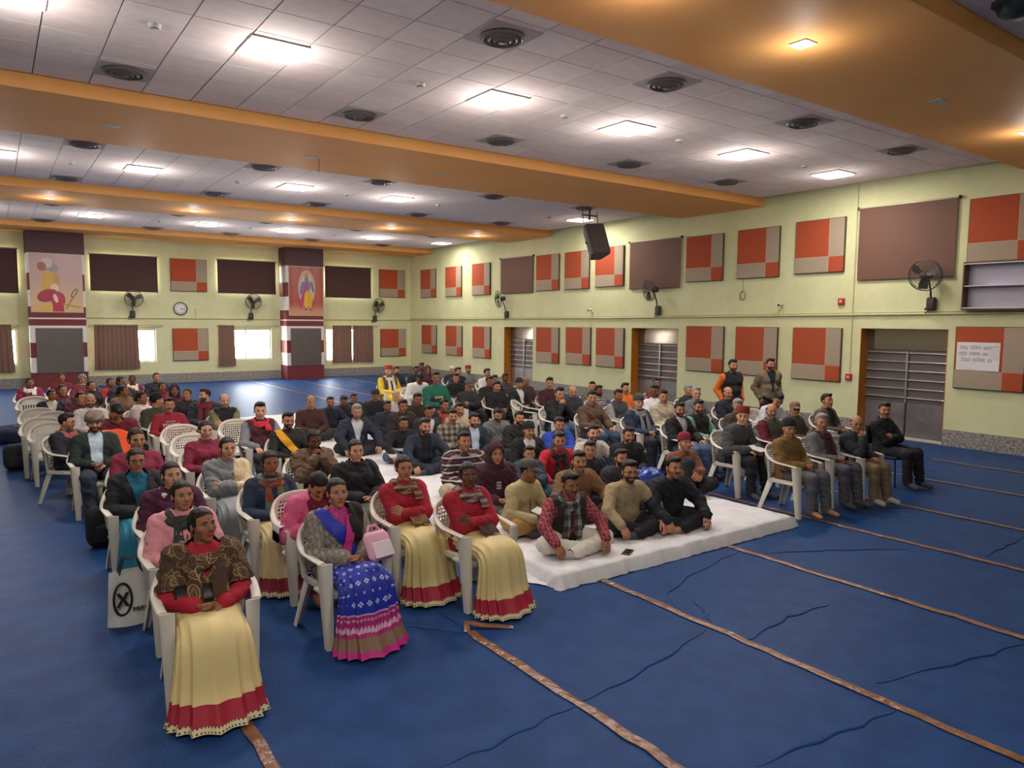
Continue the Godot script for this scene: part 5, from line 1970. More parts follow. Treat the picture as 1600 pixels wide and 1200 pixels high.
func skirt_parts() -> Dictionary:
	if cache.has("skirt"):
		return cache["skirt"]
	# [y, z, half width, half depth, turn from forward to down]
	var key := [[0.53, -0.17, 0.15, 0.09, 0.0], [0.535, -0.10, 0.19, 0.12, 0.0], [0.525, 0.05, 0.20, 0.115, 0.0], [0.51, 0.22, 0.20, 0.105, 0.0], [0.50, 0.35, 0.20, 0.105, 0.12], [0.465, 0.425, 0.205, 0.11, 0.75], [0.38, 0.455, 0.21, 0.10, 1.45], [0.22, 0.465, 0.225, 0.11, 1.57], [0.10, 0.48, 0.24, 0.15, 1.57], [0.012, 0.50, 0.265, 0.185, 1.57]]
	var rings := []
	var N := 140
	var rows := 54
	for k in rows + 1:
		var q := k / float(rows) * (key.size() - 1)
		var a := mini(int(q), key.size() - 2)
		var t := q - a
		var v := []
		for c in 5:
			v.append(cubic_interpolate(key[a][c], key[a + 1][c], key[maxi(a - 1, 0)][c], key[mini(a + 2, key.size() - 1)][c], t))
		var dn: Vector3 = Vector3(0, -sin(v[4]), cos(v[4]))  # the way along the skirt
		var up := Vector3(0, cos(v[4]), sin(v[4]))
		var amp := 0.02 + 0.095 * smoothstep(3.0, 7.5, q)
		var ring := PackedVector3Array()
		for j in N:
			var th := TAU * j / N
			var cx := cos(th)
			var sy := sin(th)
			var sq := pow(pow(absf(cx), 2.6) + pow(absf(sy), 2.6), -1.0 / 2.6)
			var pl := 1.0 + amp * (1.0 - 1.6 * absf(sin(th * 7.5 + 1.1 * sin(th * 2.0) + 0.06 * q)) + 0.6 * sin(th * 4.0 + 1.3))
			ring.append(Vector3(cx * sq * v[2] * pl, v[0], v[1]) + up * sy * sq * v[3] * pl + dn * 0.0)
		ring.reverse()
		rings.append(ring)
	var R := {}
	for part_ in [["cloth", 0, rows - 9], ["border", rows - 9, rows - 3], ["trim", rows - 3, rows], ["whole", 0, rows]]:
		var mb := MB.new()
		var n0 := 0
		for k in range(part_[1], part_[2] + 1):
			for j in N + 1:
				mb.add(rings[k][j % N], Vector2(float(j) / N * 2.0, float(k) / rows))
		for k in part_[2] - part_[1]:
			for j in N:
				var a: int = n0 + k * (N + 1) + j
				mb.quad(a, a + 1, a + N + 2, a + N + 1)
		R[part_[0]] = mb.mesh()
	cache["skirt"] = R
	return R


func scarf_mesh(long: bool) -> ArrayMesh:
	var key := "scarf%s" % long
	if cache.has(key):
		return cache[key]
	var mb := MB.new()  # in the frame of the neck: y along the spine, z forward
	for loop in 2:
		var pts := []
		var rr := []
		for j in 28:
			var a := TAU * j / 28
			pts.append(Vector3(cos(a) * (0.088 + 0.012 * loop), 0.012 - 0.03 * loop - 0.035 * maxf(0.0, sin(a)) + 0.008 * sin(a * 5.0 + loop), sin(a) * (0.085 + 0.014 * loop) - 0.008))
			rr.append(0.034 + 0.006 * sin(a * 7.0 + loop * 2.0))
		mb.tube(pts, rr, 9, 0.8, Vector3.UP, true)
	for s in ([-1.0, 1.0] if long else [1.0]):
		var rings := []
		var n := 0.33 if long else 0.12
		for k in 9:
			var q := k / 8.0
			var w := lerpf(0.022, 0.040, smoothstep(0.0, 0.7, q))
			var ring := PackedVector3Array()
			for j in 12:
				var a := -TAU * j / 12
				ring.append(Vector3(s * (0.045 + 0.02 * q) + cos(a) * w, 0.005 - n * q, 0.082 + 0.055 * smoothstep(0.0, 0.7, q) + 0.02 * q + sin(a) * (0.012 + 0.004 * sin(q * 9.0)) + 0.006 * cos(cos(a) * 7.0 + q * 3.0)))
			rings.append(ring)
		for r in rings:
			r.reverse()
		mb.loft(rings)
	cache[key] = mb.mesh()
	return cache[key]


var plain_cloth := false  # people farther off need no weave


func cloth_mat(hex: String, pattern := "", rough := 0.85) -> StandardMaterial3D:
	if plain_cloth and pattern == "":
		return mat(hex, rough)
	var o := {"nrm": "cloth_n", "tri": 3.0, "ns": 1.1}
	if plain_cloth:
		o = {}
	if pattern:
		o.tex = pattern
		o.tri = {"paisley": 2.6, "sari": 2.0, "patch": 4.0, "check": 5.0, "plaid": 13.0, "stripes": 5.0, "stripes2": 6.0, "cable": 9.0, "speck": 6.0, "weave": 4.5, "dots": 7.0}.get(pattern, 4.0)
		if pattern in ["paisley", "patch", "dots", "stripes2"]:
			hex = "ffffff"
		elif pattern == "plaid":
			hex = "c46a74"
	return mat(hex, rough, o)


func lettering(parent: Node, text: String, size: float, at: Vector3, depth: float, mt: Material, bold := true, tilt := 0.0) -> void:
	var t := TextMesh.new()
	var f := SystemFont.new()
	f.font_names = PackedStringArray(["Droid Sans"])
	f.font_weight = 700 if bold else 400
	t.font = f
	t.text = text
	t.font_size = 32
	t.pixel_size = size / 32.0
	t.depth = depth
	var o := part(parent, "lettering", t, mt)
	o.position = at
	o.rotation.x = tilt


func add_person(row: Array) -> void:
	var toks: PackedStringArray = row[7].split(" ")
	var pose: String = toks[0]
	var D := body(pose)
	var kind: String = D.kind
	var woman: bool = D.woman
	var opt := {}
	for k in range(1, toks.size()):
		var q := toks[k].split(":")
		opt[q[0]] = [q[1] if q.size() > 1 else "", q[2] if q.size() > 2 else ""]
	var x: float = row[1]
	var z: float = row[2]
	var yh: float = row[3]
	var yaw := deg_to_rad(row[4])
	var floor_y := 0.0
	var sc := 1.0
	var hd: Vector3 = D.head
	if kind == "c":
		sc = clampf((yh - 0.46) / (hd.y - 0.46), 0.9, 1.1)
		floor_y = clampf(0.44 * (1.0 - sc), -0.018, 0.03)
	elif kind == "f":
		floor_y = 0.118 if x > 4.0 and x < 7.6 else 0.005
		sc = clampf((yh - floor_y) / hd.y, 0.84, 1.12)
	else:
		sc = clampf(yh / hd.y, 0.95, 1.1)
	var turn := Basis(Vector3.UP, yaw)
	var foot := Vector3(x, floor_y, z) - turn * Vector3(hd.x, 0, hd.z) * sc
	foot.y = floor_y
	var root := thing("person", row[8], "person", foot, yaw, "people gathered in the hall")
	root.scale = Vector3.ONE * sc
	# body: one mesh of trunk, limbs, hands and head
	var near := Vector2(x, z).length() < 9.5
	plain_cloth = Vector2(x, z).length() > 10.5
	var H := head_data(woman, near)
	var hb := Basis(Vector3.UP, deg_to_rad(row[5])) * Basis(Vector3.RIGHT, deg_to_rad(row[6]) + (0.25 if "bend" in pose else 0.0))
	var hs := (0.95 if woman else 1.0) * (0.95 if opt.has("boy") else 1.0)
	var hx := Transform3D(hb * Basis.from_scale(Vector3.ONE * hs), hd)
	var tone := "k2"
	for k in SKIN:
		if opt.has(k):
			tone = k
	var skin := Color.html(SKIN[tone]).srgb_to_linear()
	var hairc := Color.html("17120f").srgb_to_linear()
	if opt.has("gray") or opt.has("w"):
		hairc = Color.html("77726c").srgb_to_linear()
	var base := trunk_and_hands(pose)
	var lip := Color(skin.r * 0.82, skin.g * 0.5, skin.b * 0.5)
	var pal := [skin, lip, skin, skin, hairc, Color(0.62, 0.58, 0.54), Color(0.012, 0.008, 0.006), skin]
	if woman:
		pal[1] = Color(skin.r * 0.9, skin.g * 0.38, skin.b * 0.4)
	if opt.has("b") or opt.has("w"):
		pal[2] = hairc.lerp(skin, 0.12)
		pal[3] = hairc
	if opt.has("m"):
		pal[3] = hairc
		pal[2] = skin.lerp(hairc, 0.22)
	if opt.has("s"):
		pal[2] = skin.lerp(hairc, 0.45)
		pal[3] = skin.lerp(hairc, 0.6)
	if opt.has("bindi"):
		pal[7] = Color(0.25, 0.01, 0.02)
	var cls: PackedByteArray = H.cls
	var col := PackedColorArray()
	col.resize(base.v.size())
	col.fill(skin)
	var hc := PackedColorArray()
	hc.resize(cls.size())
	for c in cls.size():
		hc[c] = pal[cls[c]]
	col.append_array(hc)
	var key := "ix%s%s%s" % [pose, woman, near]
	if not cache.has(key):
		var ix: PackedInt32Array = base.ix.duplicate()
		var off: int = base.v.size()
		for i in H.ix:
			ix.append(off + i)
		cache[key] = ix
	var arr := []
	arr.resize(Mesh.ARRAY_MAX)
	var vv: PackedVector3Array = base.v.duplicate()
	vv.append_array(hx * H.mb.v)
	var nn: PackedVector3Array = base.n.duplicate()
	nn.append_array(Transform3D(hb, Vector3.ZERO) * H.n)
	arr[Mesh.ARRAY_VERTEX] = vv
	arr[Mesh.ARRAY_NORMAL] = nn
	arr[Mesh.ARRAY_COLOR] = col
	arr[Mesh.ARRAY_INDEX] = cache[key]
	var bm_ := ArrayMesh.new()
	bm_.add_surface_from_arrays(Mesh.PRIMITIVE_TRIANGLES, arr)
	part(root, "body", bm_, mats["skin"])
	# hair and headgear
	var hairm := mat("1a1412" if not (opt.has("gray") or opt.has("w")) else "8a8680", 0.5, {"spec": 0.4})
	var style := "bald" if opt.has("bald") else "" if opt.has("none") else "bun" if opt.has("bun") else "short"
	if style:
		part(root, "hair", hair_mesh(style), hairm).transform = hx
	elif not opt.has("hood"):
		part(root, "hair", hair_mesh("bald"), hairm).transform = hx
	for c in ["beanie", "topi", "cap", "fur", "skull", "hood"]:
		if opt.has(c):
			part(root, {"beanie": "knit_cap", "topi": "round_cap", "cap": "peaked_cap", "fur": "fur_cap", "skull": "skullcap", "hood": "hood"}[c], cap_mesh(c), cloth_mat(opt[c][0], opt[c][1] if c != "fur" else "speck", 0.9)).transform = hx
	if opt.has("glasses") or opt.has("shades"):
		var g := MB.new()
		for s in [-1, 1]:
			var pts := []
			for j in 16:
				pts.append(Vector3(s * 0.031 + cos(j * TAU / 16) * 0.022, 0.006 + sin(j * TAU / 16) * 0.016, 0.098 - absf(cos(j * TAU / 16) * 0.022 * 0.3)))
			g.tube(pts, 0.0022, 5, 1.0, Vector3.BACK, true)
			g.tube([Vector3(s * 0.053, 0.008, 0.092), Vector3(s * 0.082, 0.01, 0.0)], 0.002, 5)
			if opt.has("shades"):
				g.blob(Vector3(s * 0.031, 0.006, 0.097), Vector3(0.021, 0.015, 0.003))
		g.tube([Vector3(-0.01, 0.01, 0.099), Vector3(0.01, 0.01, 0.099)], 0.002, 5)
		part(root, "spectacles", g.mesh(), mat("1d1a18", 0.3)).transform = hx
	# clothes
	var names := {"sweater": 0.012, "jacket": 0.021, "coat": 0.024, "shirt": 0.010, "tee": 0.009, "hoodie": 0.018, "blazer": 0.017}
	var neckx := Transform3D(Basis(Vector3.RIGHT, D.u, D.w), D.neck)
	for g in names:
		if not opt.has(g):
			continue
		var shape := "high_top"
		if opt.has("inner"):
			shape = "top_open" if g == "blazer" or opt.has("smopen") else "top_vee"
		elif g in ["shirt", "tee", "blazer", "sweater"]:
			shape = "top"
		var gp := part(root, {"tee": "t_shirt", "hoodie": "hooded_top"}.get(g, g), garment(pose, shape, names[g], 0.012 if g in ["jacket", "coat", "hoodie"] else 0.007), cloth_mat(opt[g][0], opt[g][1]))
		if opt.has("inner"):
			part(root, "inner_shirt", garment(pose, "inner", 0.005, 0.003), cloth_mat(opt.inner[0]))
		if g == "hoodie" and not opt.has("hood"):
			var hm := MB.new()
			hm.tube([Vector3(-0.09, -0.01, 0.03), Vector3(-0.1, 0.0, -0.04), Vector3(0, -0.005, -0.1), Vector3(0.1, 0.0, -0.04), Vector3(0.09, -0.01, 0.03)], [0.025, 0.035, 0.045, 0.035, 0.025], 8)
			part(gp, "hood_roll", hm.mesh(), cloth_mat(opt[g][0])).transform = neckx
		if g in ["jacket", "coat", "blazer", "shirt"] and near:
			var km := MB.new()
			var pts := []
			for j in 15:
				var a := PI * 0.62 + (TAU - PI * 0.24) * j / 14.0
				pts.append(Vector3(cos(a) * 0.072, -0.004 - 0.02 * maxf(0.0, sin(a)), sin(a) * 0.07 - 0.004))
			km.tube(pts, 0.014, 7, 1.5)
			part(gp, "collar", km.mesh(), cloth_mat(opt[g][0])).transform = neckx
			if not opt.has("inner"):
				var zm := MB.new()
				var zp := []
				for j in 8:
					var y := 0.03 + j * 0.055
					zp.append(front_point(D, 0.0, y, names[g] + 0.004))
				zm.tube(zp, 0.006, 5, 0.6)
				part(gp, "zip", zm.mesh(), mat("2a2624", 0.5))
	if opt.has("vest"):
		part(root, "vest", garment(pose, "torso_open" if near else "torso", 0.024, 0.009), cloth_mat(opt.vest[0]))
	if opt.has("band"):
		part(root, "lower_panel", garment(pose, "low_torso", 0.026, 0.004), cloth_mat(opt.band[0]))
	if opt.has("chest"):
		part(root, "chest_stripe", garment(pose, "chest", 0.026, 0.003), cloth_mat(opt.chest[0]))
	if opt.has("sash"):
		part(root, "sash", garment(pose, "sash", 0.024, 0.006), cloth_mat(opt.sash[0]))
	if opt.has("shawl"):
		part(root, "shawl", garment(pose, "shawl", 0.026, 0.016), cloth_mat(opt.shawl[0], opt.shawl[1]))
	if opt.has("shawl2"):
		part(root, "shawl", garment(pose, "cape", 0.03, 0.016), cloth_mat(opt.shawl2[0], opt.shawl2[1]))
		part(root, "shawl_loop", scarf_mesh(true), cloth_mat(opt.shawl2[0], opt.shawl2[1])).transform = neckx * Transform3D(Basis.from_scale(Vector3(1.38, 1.1, 1.4)), Vector3(0, -0.035, 0.004))
	if opt.has("shawlside"):
		part(root, "shawl", garment(pose, "shawl_side", 0.028, 0.016), cloth_mat(opt.shawlside[0]))
		var sm := MB.new()
		for s in [1.0, -1.0]:
			sm.grid(14, 10, func(a: float, b: float):
				var q: float = a if s > 0 else 1.0 - a
				return Vector3(-0.26 - 0.02 * b + 0.012 * sin(q * 19.0) + s * 0.003, 0.66 - 0.42 * b, -0.08 + q * 0.34 + 0.05 * b))
		part(root, "shawl_fall", sm.mesh(), cloth_mat(opt.shawlside[0]))
	if opt.has("scarf"):
		part(root, "scarf", scarf_mesh(opt.scarf[0] != "c02430" and (not woman or row[0] in ["A27", "B10"])), cloth_mat(opt.scarf[0], opt.scarf[1])).transform = neckx * Transform3D(Basis.from_scale(Vector3.ONE * (1.16 if opt.has("jacket") or opt.has("coat") else 1.08)), Vector3(0, -0.005, 0.012 if opt.has("jacket") or opt.has("coat") else 0.006))
	if opt.has("stole"):
		part(root, "stole", garment(pose, "stole", 0.038, 0.01), cloth_mat(opt.stole[0], opt.stole[1]))
	if opt.has("scarfend"):
		var em := MB.new()
		for s in [1.0, -1.0]:
			em.grid(8, 8, func(a: float, b: float):
				var q: float = a if s > 0 else 1.0 - a
				return Vector3((q - 0.5) * 0.17 + 0.01, 0.70 - 0.05 * b * b - 0.02 * b + s * 0.003 + 0.006 * sin(q * 12.0), 0.13 + 0.17 * b))
		for k in 8:
			em.tube([Vector3((k - 3.5) * 0.022 + 0.01, 0.632, 0.297), Vector3((k - 3.5) * 0.022 + 0.012, 0.60, 0.325)], 0.004, 4)
		part(root, "scarf_end", em.mesh(), cloth_mat(opt.scarfend[0], "speck"))
	if opt.has("hoodroll"):
		var hm := MB.new()
		hm.tube([Vector3(-0.06, -0.03, 0.09), Vector3(-0.1, 0.0, 0.02), Vector3(-0.08, 0.01, -0.07), Vector3(0.08, 0.01, -0.07), Vector3(0.1, 0.0, 0.02), Vector3(0.06, -0.03, 0.09)], 0.026, 8)
		part(root, "hood_roll", hm.mesh(), cloth_mat(opt.hoodroll[0])).transform = neckx
	if opt.has("lanyard"):
		var lm := MB.new()
		lm.tube([Vector3(-0.06, 0.01, 0.04), front_point(D, -0.03, 0.3, 0.02) - D.neck, front_point(D, 0.0, 0.2, 0.02) - D.neck, front_point(D, 0.03, 0.3, 0.02) - D.neck, Vector3(0.06, 0.01, 0.04)], 0.004, 5)
		part(root, "lanyard", lm.mesh(), mat("c8c4b8", 0.6)).position = D.neck
	if opt.has("trim"):
		var tm := MB.new()
		for s in [-1, 1]:
			var h: Transform3D = D.hands[0 if s < 0 else 1][0]
			tm.tube([D.pel + Vector3(s * 0.13, 0, 0) + D.u * 0.47 * D.T, D.pel + Vector3(s * 0.235, 0, 0) + D.u * 0.36 * D.T + D.w * 0.02], 0.008, 5)
		part(root, "sleeve_stripe", tm.mesh(), mat(opt.trim[0], 0.8))
	if opt.has("shirttext"):
		var ink := mat("e0d6d6", 0.8)
		for l in [["YOUNG", 0.075, 0.30, true], ["forever", 0.032, 0.365, false], ["TEAM", 0.045, 0.235, true]]:
			if l[0] == "forever" or l[0] == "TEAM":
				continue
			lettering(root, l[0], l[1], front_point(D, 0.0, l[2], 0.022), 0.008, ink, l[3], -0.1)
		var um := MB.new()
		for k in 9:
			um.box(front_point(D, (k - 4) * 0.016, 0.362, 0.02), Vector3(0.011, 0.012, 0.004))
		part(root, "small_print", um.mesh(), ink)
	if opt.has("boytext"):
		var bm := MB.new()
		for k in 7:
			bm.box(front_point(D, (k - 3) * 0.026, 0.27, 0.022), Vector3(0.017, 0.045, 0.006))
			bm.box(front_point(D, (k - 3) * 0.026 + 0.006, 0.255 + (k % 2) * 0.03, 0.023), Vector3(0.02, 0.01, 0.006))
		part(root, "chest_letters", bm.mesh(), mat("c9b58c", 0.8))
	if opt.has("emblem"):
		var em := MB.new()
		for k in 6:
			em.box(front_point(D, (k % 2) * 0.03 - 0.015, 0.24 + (k / 2) * 0.035, 0.024), Vector3(0.024, 0.02, 0.005))
		part(root, "emblem", em.mesh(), mat("cfc8c8", 0.8))
	# lower half
	if opt.has("skirt"):
		var R := skirt_parts()
		if opt.skirt[1] == "sari":
			part(root, "sari_skirt", R.whole, mat("ffffff", 0.6, {"tex": "sari", "uvs": Vector3(1, 1, 1)}))
			part(root, "sari_drape", garment(pose, "sash", 0.03, 0.01), mat("2433a8", 0.65))
			part(root, "sari_border", sari_border(D), mat("bf2e80", 0.65))
		else:
			var sp := part(root, "skirt", R.cloth, mat(opt.skirt[0], 0.55, {"nrm": "cloth_n", "uvs": Vector3(3, 3, 3), "ns": 0.2}))
			part(sp, "skirt_border", R.border, mat(opt.skirt[1] if opt.skirt[1] else opt.skirt[0], 0.6))
			part(sp, "skirt_trim", R.trim, mat("ffffff" if opt.skirt[1] else opt.skirt[0], 0.6, {"tex": "lace", "uvs": Vector3(14, 9, 1)} if opt.skirt[1] else {}))
	else:
		part(root, "trousers", garment(pose, "legs", 0.014, 0.010), cloth_mat(opt.trousers[0]))
		var bare: bool = row[0] in ["E17", "B12", "D34"]
		if not bare:
			for ft in ["foot_a", "foot_b"]:
				if garment(pose, ft, 0.006, 0.001) != null:
					part(root, "sock", garment(pose, ft, 0.006, 0.001), mat("b9b4ae" if row[0] in ["F3", "D32"] else "4a4c54" if kind != "s" else "1c1a1a", 0.9))
	if row[0] == "D33":
		var wm := MB.new()
		var h: Transform3D = D.hands[1][0]
		var pts := []
		for j in 14:
			pts.append(h * Vector3(cos(j * TAU / 14) * 0.036, -0.02, sin(j * TAU / 14) * 0.03))
		wm.tube(pts, 0.008, 6, 1.0, Vector3.UP, true)
		wm.blob(h * Vector3(0, -0.02, -0.035), Vector3(0.02, 0.02, 0.02))
		part(root, "wristwatch", wm.mesh(), mat("d8d4cc", 0.3, {"metal": 0.6}))
	if kind == "f":
		carried(row[0], Transform3D(turn, foot), yaw)
	if kind == "c":
		var seat := foot + turn * Vector3(0, 0, 0.035)
		seat.y = 0.005
		carried(row[0], Transform3D(turn, seat), yaw)
		if row[0] == "F4":
			metal_chair(seat, yaw)
		else:
			add_chair(seat, yaw, "white plastic armchair under the " + short_label(row[8]))


func clockwise(ix: PackedInt32Array) -> PackedInt32Array:
	var r := ix.duplicate()
	for i in range(0, r.size(), 3):
		r[i + 1] = ix[i + 2]
		r[i + 2] = ix[i + 1]
	return r


func trunk_and_hands(pose: String) -> Dictionary:
	if cache.has("base" + pose):
		return cache["base" + pose]
	var D := body(pose)
	var mb := MB.new()
	mb.merge(D.mb)
	for h in D.hands:
		mb.merge(hand_mb(h[1]), h[0] * Transform3D(Basis.from_scale(Vector3.ONE * (0.92 if D.woman else 1.0)), Vector3.ZERO))
	cache["base" + pose] = {"v": mb.v, "n": mb.normals(), "ix": clockwise(mb.ix)}
	return cache["base" + pose]


func short_label(l: String) -> String:
	var w := l.split(" ")
	return " ".join(w.slice(0, 10)) if w.size() > 10 else l


func front_point(D: Dictionary, x: float, y: float, lift: float) -> Vector3:
	# a point on the chest surface in front of the spine at height y (of the spine's own scale)
	var prof := [[0.0, 0.12], [0.08, 0.135], [0.15, 0.135], [0.25, 0.115], [0.32, 0.105], [0.4, 0.075], [0.47, 0.055]]
	var zz := 0.055
	for k in prof.size() - 1:
		if y >= prof[k][0] and y <= prof[k + 1][0]:
			zz = lerpf(prof[k][1], prof[k + 1][1], (y - prof[k][0]) / (prof[k + 1][0] - prof[k][0]))
	if D.woman and y > 0.22 and y < 0.38:
		zz += 0.02
	return D.pel + Vector3(x, 0, 0) + D.u * y * D.T + D.w * (zz - x * x * 0.8 + lift)


func sari_border(D: Dictionary) -> ArrayMesh:
	var mb := MB.new()
	for s in [1.0, -1.0]:
		mb.grid(16, 4, func(a: float, b: float):
			var q: float = b if s > 0 else 1.0 - b
			var y := lerpf(0.46, 0.02, a)
			return front_point(D, lerpf(0.07, -0.05, a) + (q - 0.5) * 0.075, y, 0.045 + s * 0.002))
	return mb.mesh()


func metal_chair(at: Vector3, turn: float) -> void:
	var root := thing("metal_chair", "black padded chair on thin dark metal legs under the hooded man", "chair", at, turn)
	part(root, "seat", boxm(Vector3(0.44, 0.05, 0.44), 0.02, Vector3(0, 0.43, 0.03)), mat("1a1a1d", 0.6))
	part(root, "backrest", boxm(Vector3(0.42, 0.28, 0.04), 0.016, Vector3(0, 0.72, -0.21)), mat("1a1a1d", 0.6))
	for s in [-1, 1]:
		var mb := MB.new()
		mb.tube([Vector3(s * 0.2, 0.0, 0.24), Vector3(s * 0.2, 0.42, 0.22)], 0.011, 8)
		part(root, "front_leg", mb.mesh(), mat("2a2a2c", 0.35, {"metal": 0.7}))
		mb = MB.new()
		mb.tube([Vector3(s * 0.2, 0.0, -0.24), Vector3(s * 0.2, 0.42, -0.18), Vector3(s * 0.19, 0.86, -0.24)], 0.011, 8)
		part(root, "rear_leg", mb.mesh(), mat("2a2a2c", 0.35, {"metal": 0.7}))


# ---------------------------------------------------------------- loose things
func make_props() -> void:
	for c in [[0.62, -16.55, 0.0, true, "empty grey slatted chair before the girl in white scarf"], [0.60, -14.4, 0.05, true, "empty grey slatted chair, second along the aisle edge"], [0.76, -13.72, -0.05, true, "empty grey slatted chair, third along the aisle edge"], [0.58, -13.0, 0.0, true, "empty grey slatted chair, fourth along the aisle edge"], [0.66, -12.3, 0.05, true, "empty grey slatted chair, last before the man in black coat"],
		[2.18, -11.05, 0.0, false, "empty white lattice chair before the red printed T-shirt"], [2.12, -10.05, 0.0, false, "empty white lattice chair behind the magenta maroon sweater"], [3.0, -11.2, 0.0, false, "empty white lattice chair beside the bright red scarf"], [8.42, -11.25, 0.7, false, "empty white lattice chair turned askew at the mattress edge"], [1.28, -10.95, 0.1, false, "white plastic chair with an orange coat over it"]]:
		add_chair(Vector3(c[0], 0.005, c[1]), c[2], c[4], c[3])
	# orange coat over a chair
	var mb := MB.new()
	for s in [1.0, -1.0]:
		mb.grid(16, 16, func(u: float, v: float):
			var q: float = u if s > 0 else 1.0 - u
			var x := (q - 0.5) * 0.56
			var t := v * 1.05
			var y := 0.84 - absf(t - 0.35) * 0.55 + 0.03 * sin(q * 12.0) * sin(v * 9.0)
			return Vector3(x, y - pow(absf(q - 0.5) * 2.0, 3.0) * 0.1 + s * 0.006, -0.36 + t * 0.36))
	var o := solid("orange_coat", mb.mesh(), cloth_mat("e5562c"), "bright orange coat draped over a white chair", "coat", "", "thing")
	o.position = Vector3(1.28, 0.02, -10.95)
	# black backpack
	backpack(Vector3(0.86, 0.006, -8.5), 0.3, Vector3(0.31, 0.43, 0.17), "17171a", "black backpack standing on the carpet beside the front women", false)
	backpack(Vector3(0.22, 0.006, -16.5), 1.2, Vector3(0.42, 0.62, 0.30), "1c2a48", "navy backpack lying on the carpet beside the girl in white scarf", true)
	backpack(Vector3(0.24, 0.006, -13.6), 0.1, Vector3(0.34, 0.4, 0.22), "22242c", "dark bag standing beside the empty slatted chairs", false)
	# tote bag with print
	var tote := thing("tote_bag", "white tote bag printed with an X in a ring and FORCE", "bag", Vector3(0.80, 0.006, -6.2), 0.05)
	mb = MB.new()
	for s in [1.0, -1.0]:
		mb.grid(14, 12, func(u: float, v: float):
			var q: float = u if s > 0 else 1.0 - u
			var w := lerpf(0.34, 0.29, v)
			return Vector3((q - 0.5) * w, v * 0.42, s * (0.012 + 0.07 * sin(q * PI) * (1.0 - 0.55 * v)) + 0.008 * fine_noise.get_noise_2d(q * 260.0, v * 260.0)))
	part(tote, "bag", mb.mesh(), mat("dcdad6", 0.6, {"nrm": "cloth_n", "uvs": Vector3(2, 2, 2), "ns": 0.5}))
	mb = MB.new()
	var pts := []
	for j in 24:
		pts.append(Vector3(-0.07 + cos(j * TAU / 24) * 0.062, 0.22 + sin(j * TAU / 24) * 0.125, 0.084 - 0.015 * absf(sin(j * TAU / 24))))
	mb.tube(pts, 0.009, 6, 0.6, Vector3.BACK, true)
	part(tote, "ring_print", mb.mesh(), mat("1a1a1a", 0.7))
	lettering(tote, "X", 0.15, Vector3(-0.07, 0.22, 0.086), 0.008, mat("1a1a1a", 0.7))
	lettering(tote, "FORCE", 0.042, Vector3(0.06, 0.13, 0.085), 0.008, mat("1a1a1a", 0.7))
	for s in [-1, 1]:
		mb = MB.new()
		mb.tube([Vector3(-0.08, 0.4, s * 0.03), Vector3(-0.05, 0.52, s * 0.03), Vector3(0.05, 0.52, s * 0.03), Vector3(0.08, 0.4, s * 0.03)], 0.012, 6, 0.5)
		part(tote, "strap", mb.mesh(), mat("141416", 0.6))
	# blue plastic bag
	mb = MB.new()
	mb.blob(Vector3(0, 0.11, 0), Vector3(0.24, 0.13, 0.17), Basis(), 22, 14)
	for i in mb.v.size():
		var p := mb.v[i]
		mb.v[i] = p + (p - Vector3(0, 0.1, 0)).normalized() * 0.045 * fine_noise.get_noise_3d(p.x * 260.0, p.y * 260.0, p.z * 260.0)
		mb.v[i].y = maxf(mb.v[i].y, 0.004)
	o = solid("plastic_bag", mb.mesh(), mat("1c3f94", 0.3), "crumpled blue plastic bag on the mattress beside the chairs", "bag", "", "thing")
	o.position = Vector3(7.35, 0.12, -7.0)
	# phone in a brown case on the mattress
	var ph := thing("phone", "brown phone case lying on the front edge of the mattress", "phone", Vector3(4.98, 0.132, -4.98), 0.5)
	part(ph, "case", boxm(Vector3(0.17, 0.014, 0.085), 0.004), mat("5a2c24", 0.5))
	part(ph, "glass", boxm(Vector3(0.15, 0.003, 0.07), 0.001, Vector3(0, 0.008, 0)), mat("241816", 0.15))


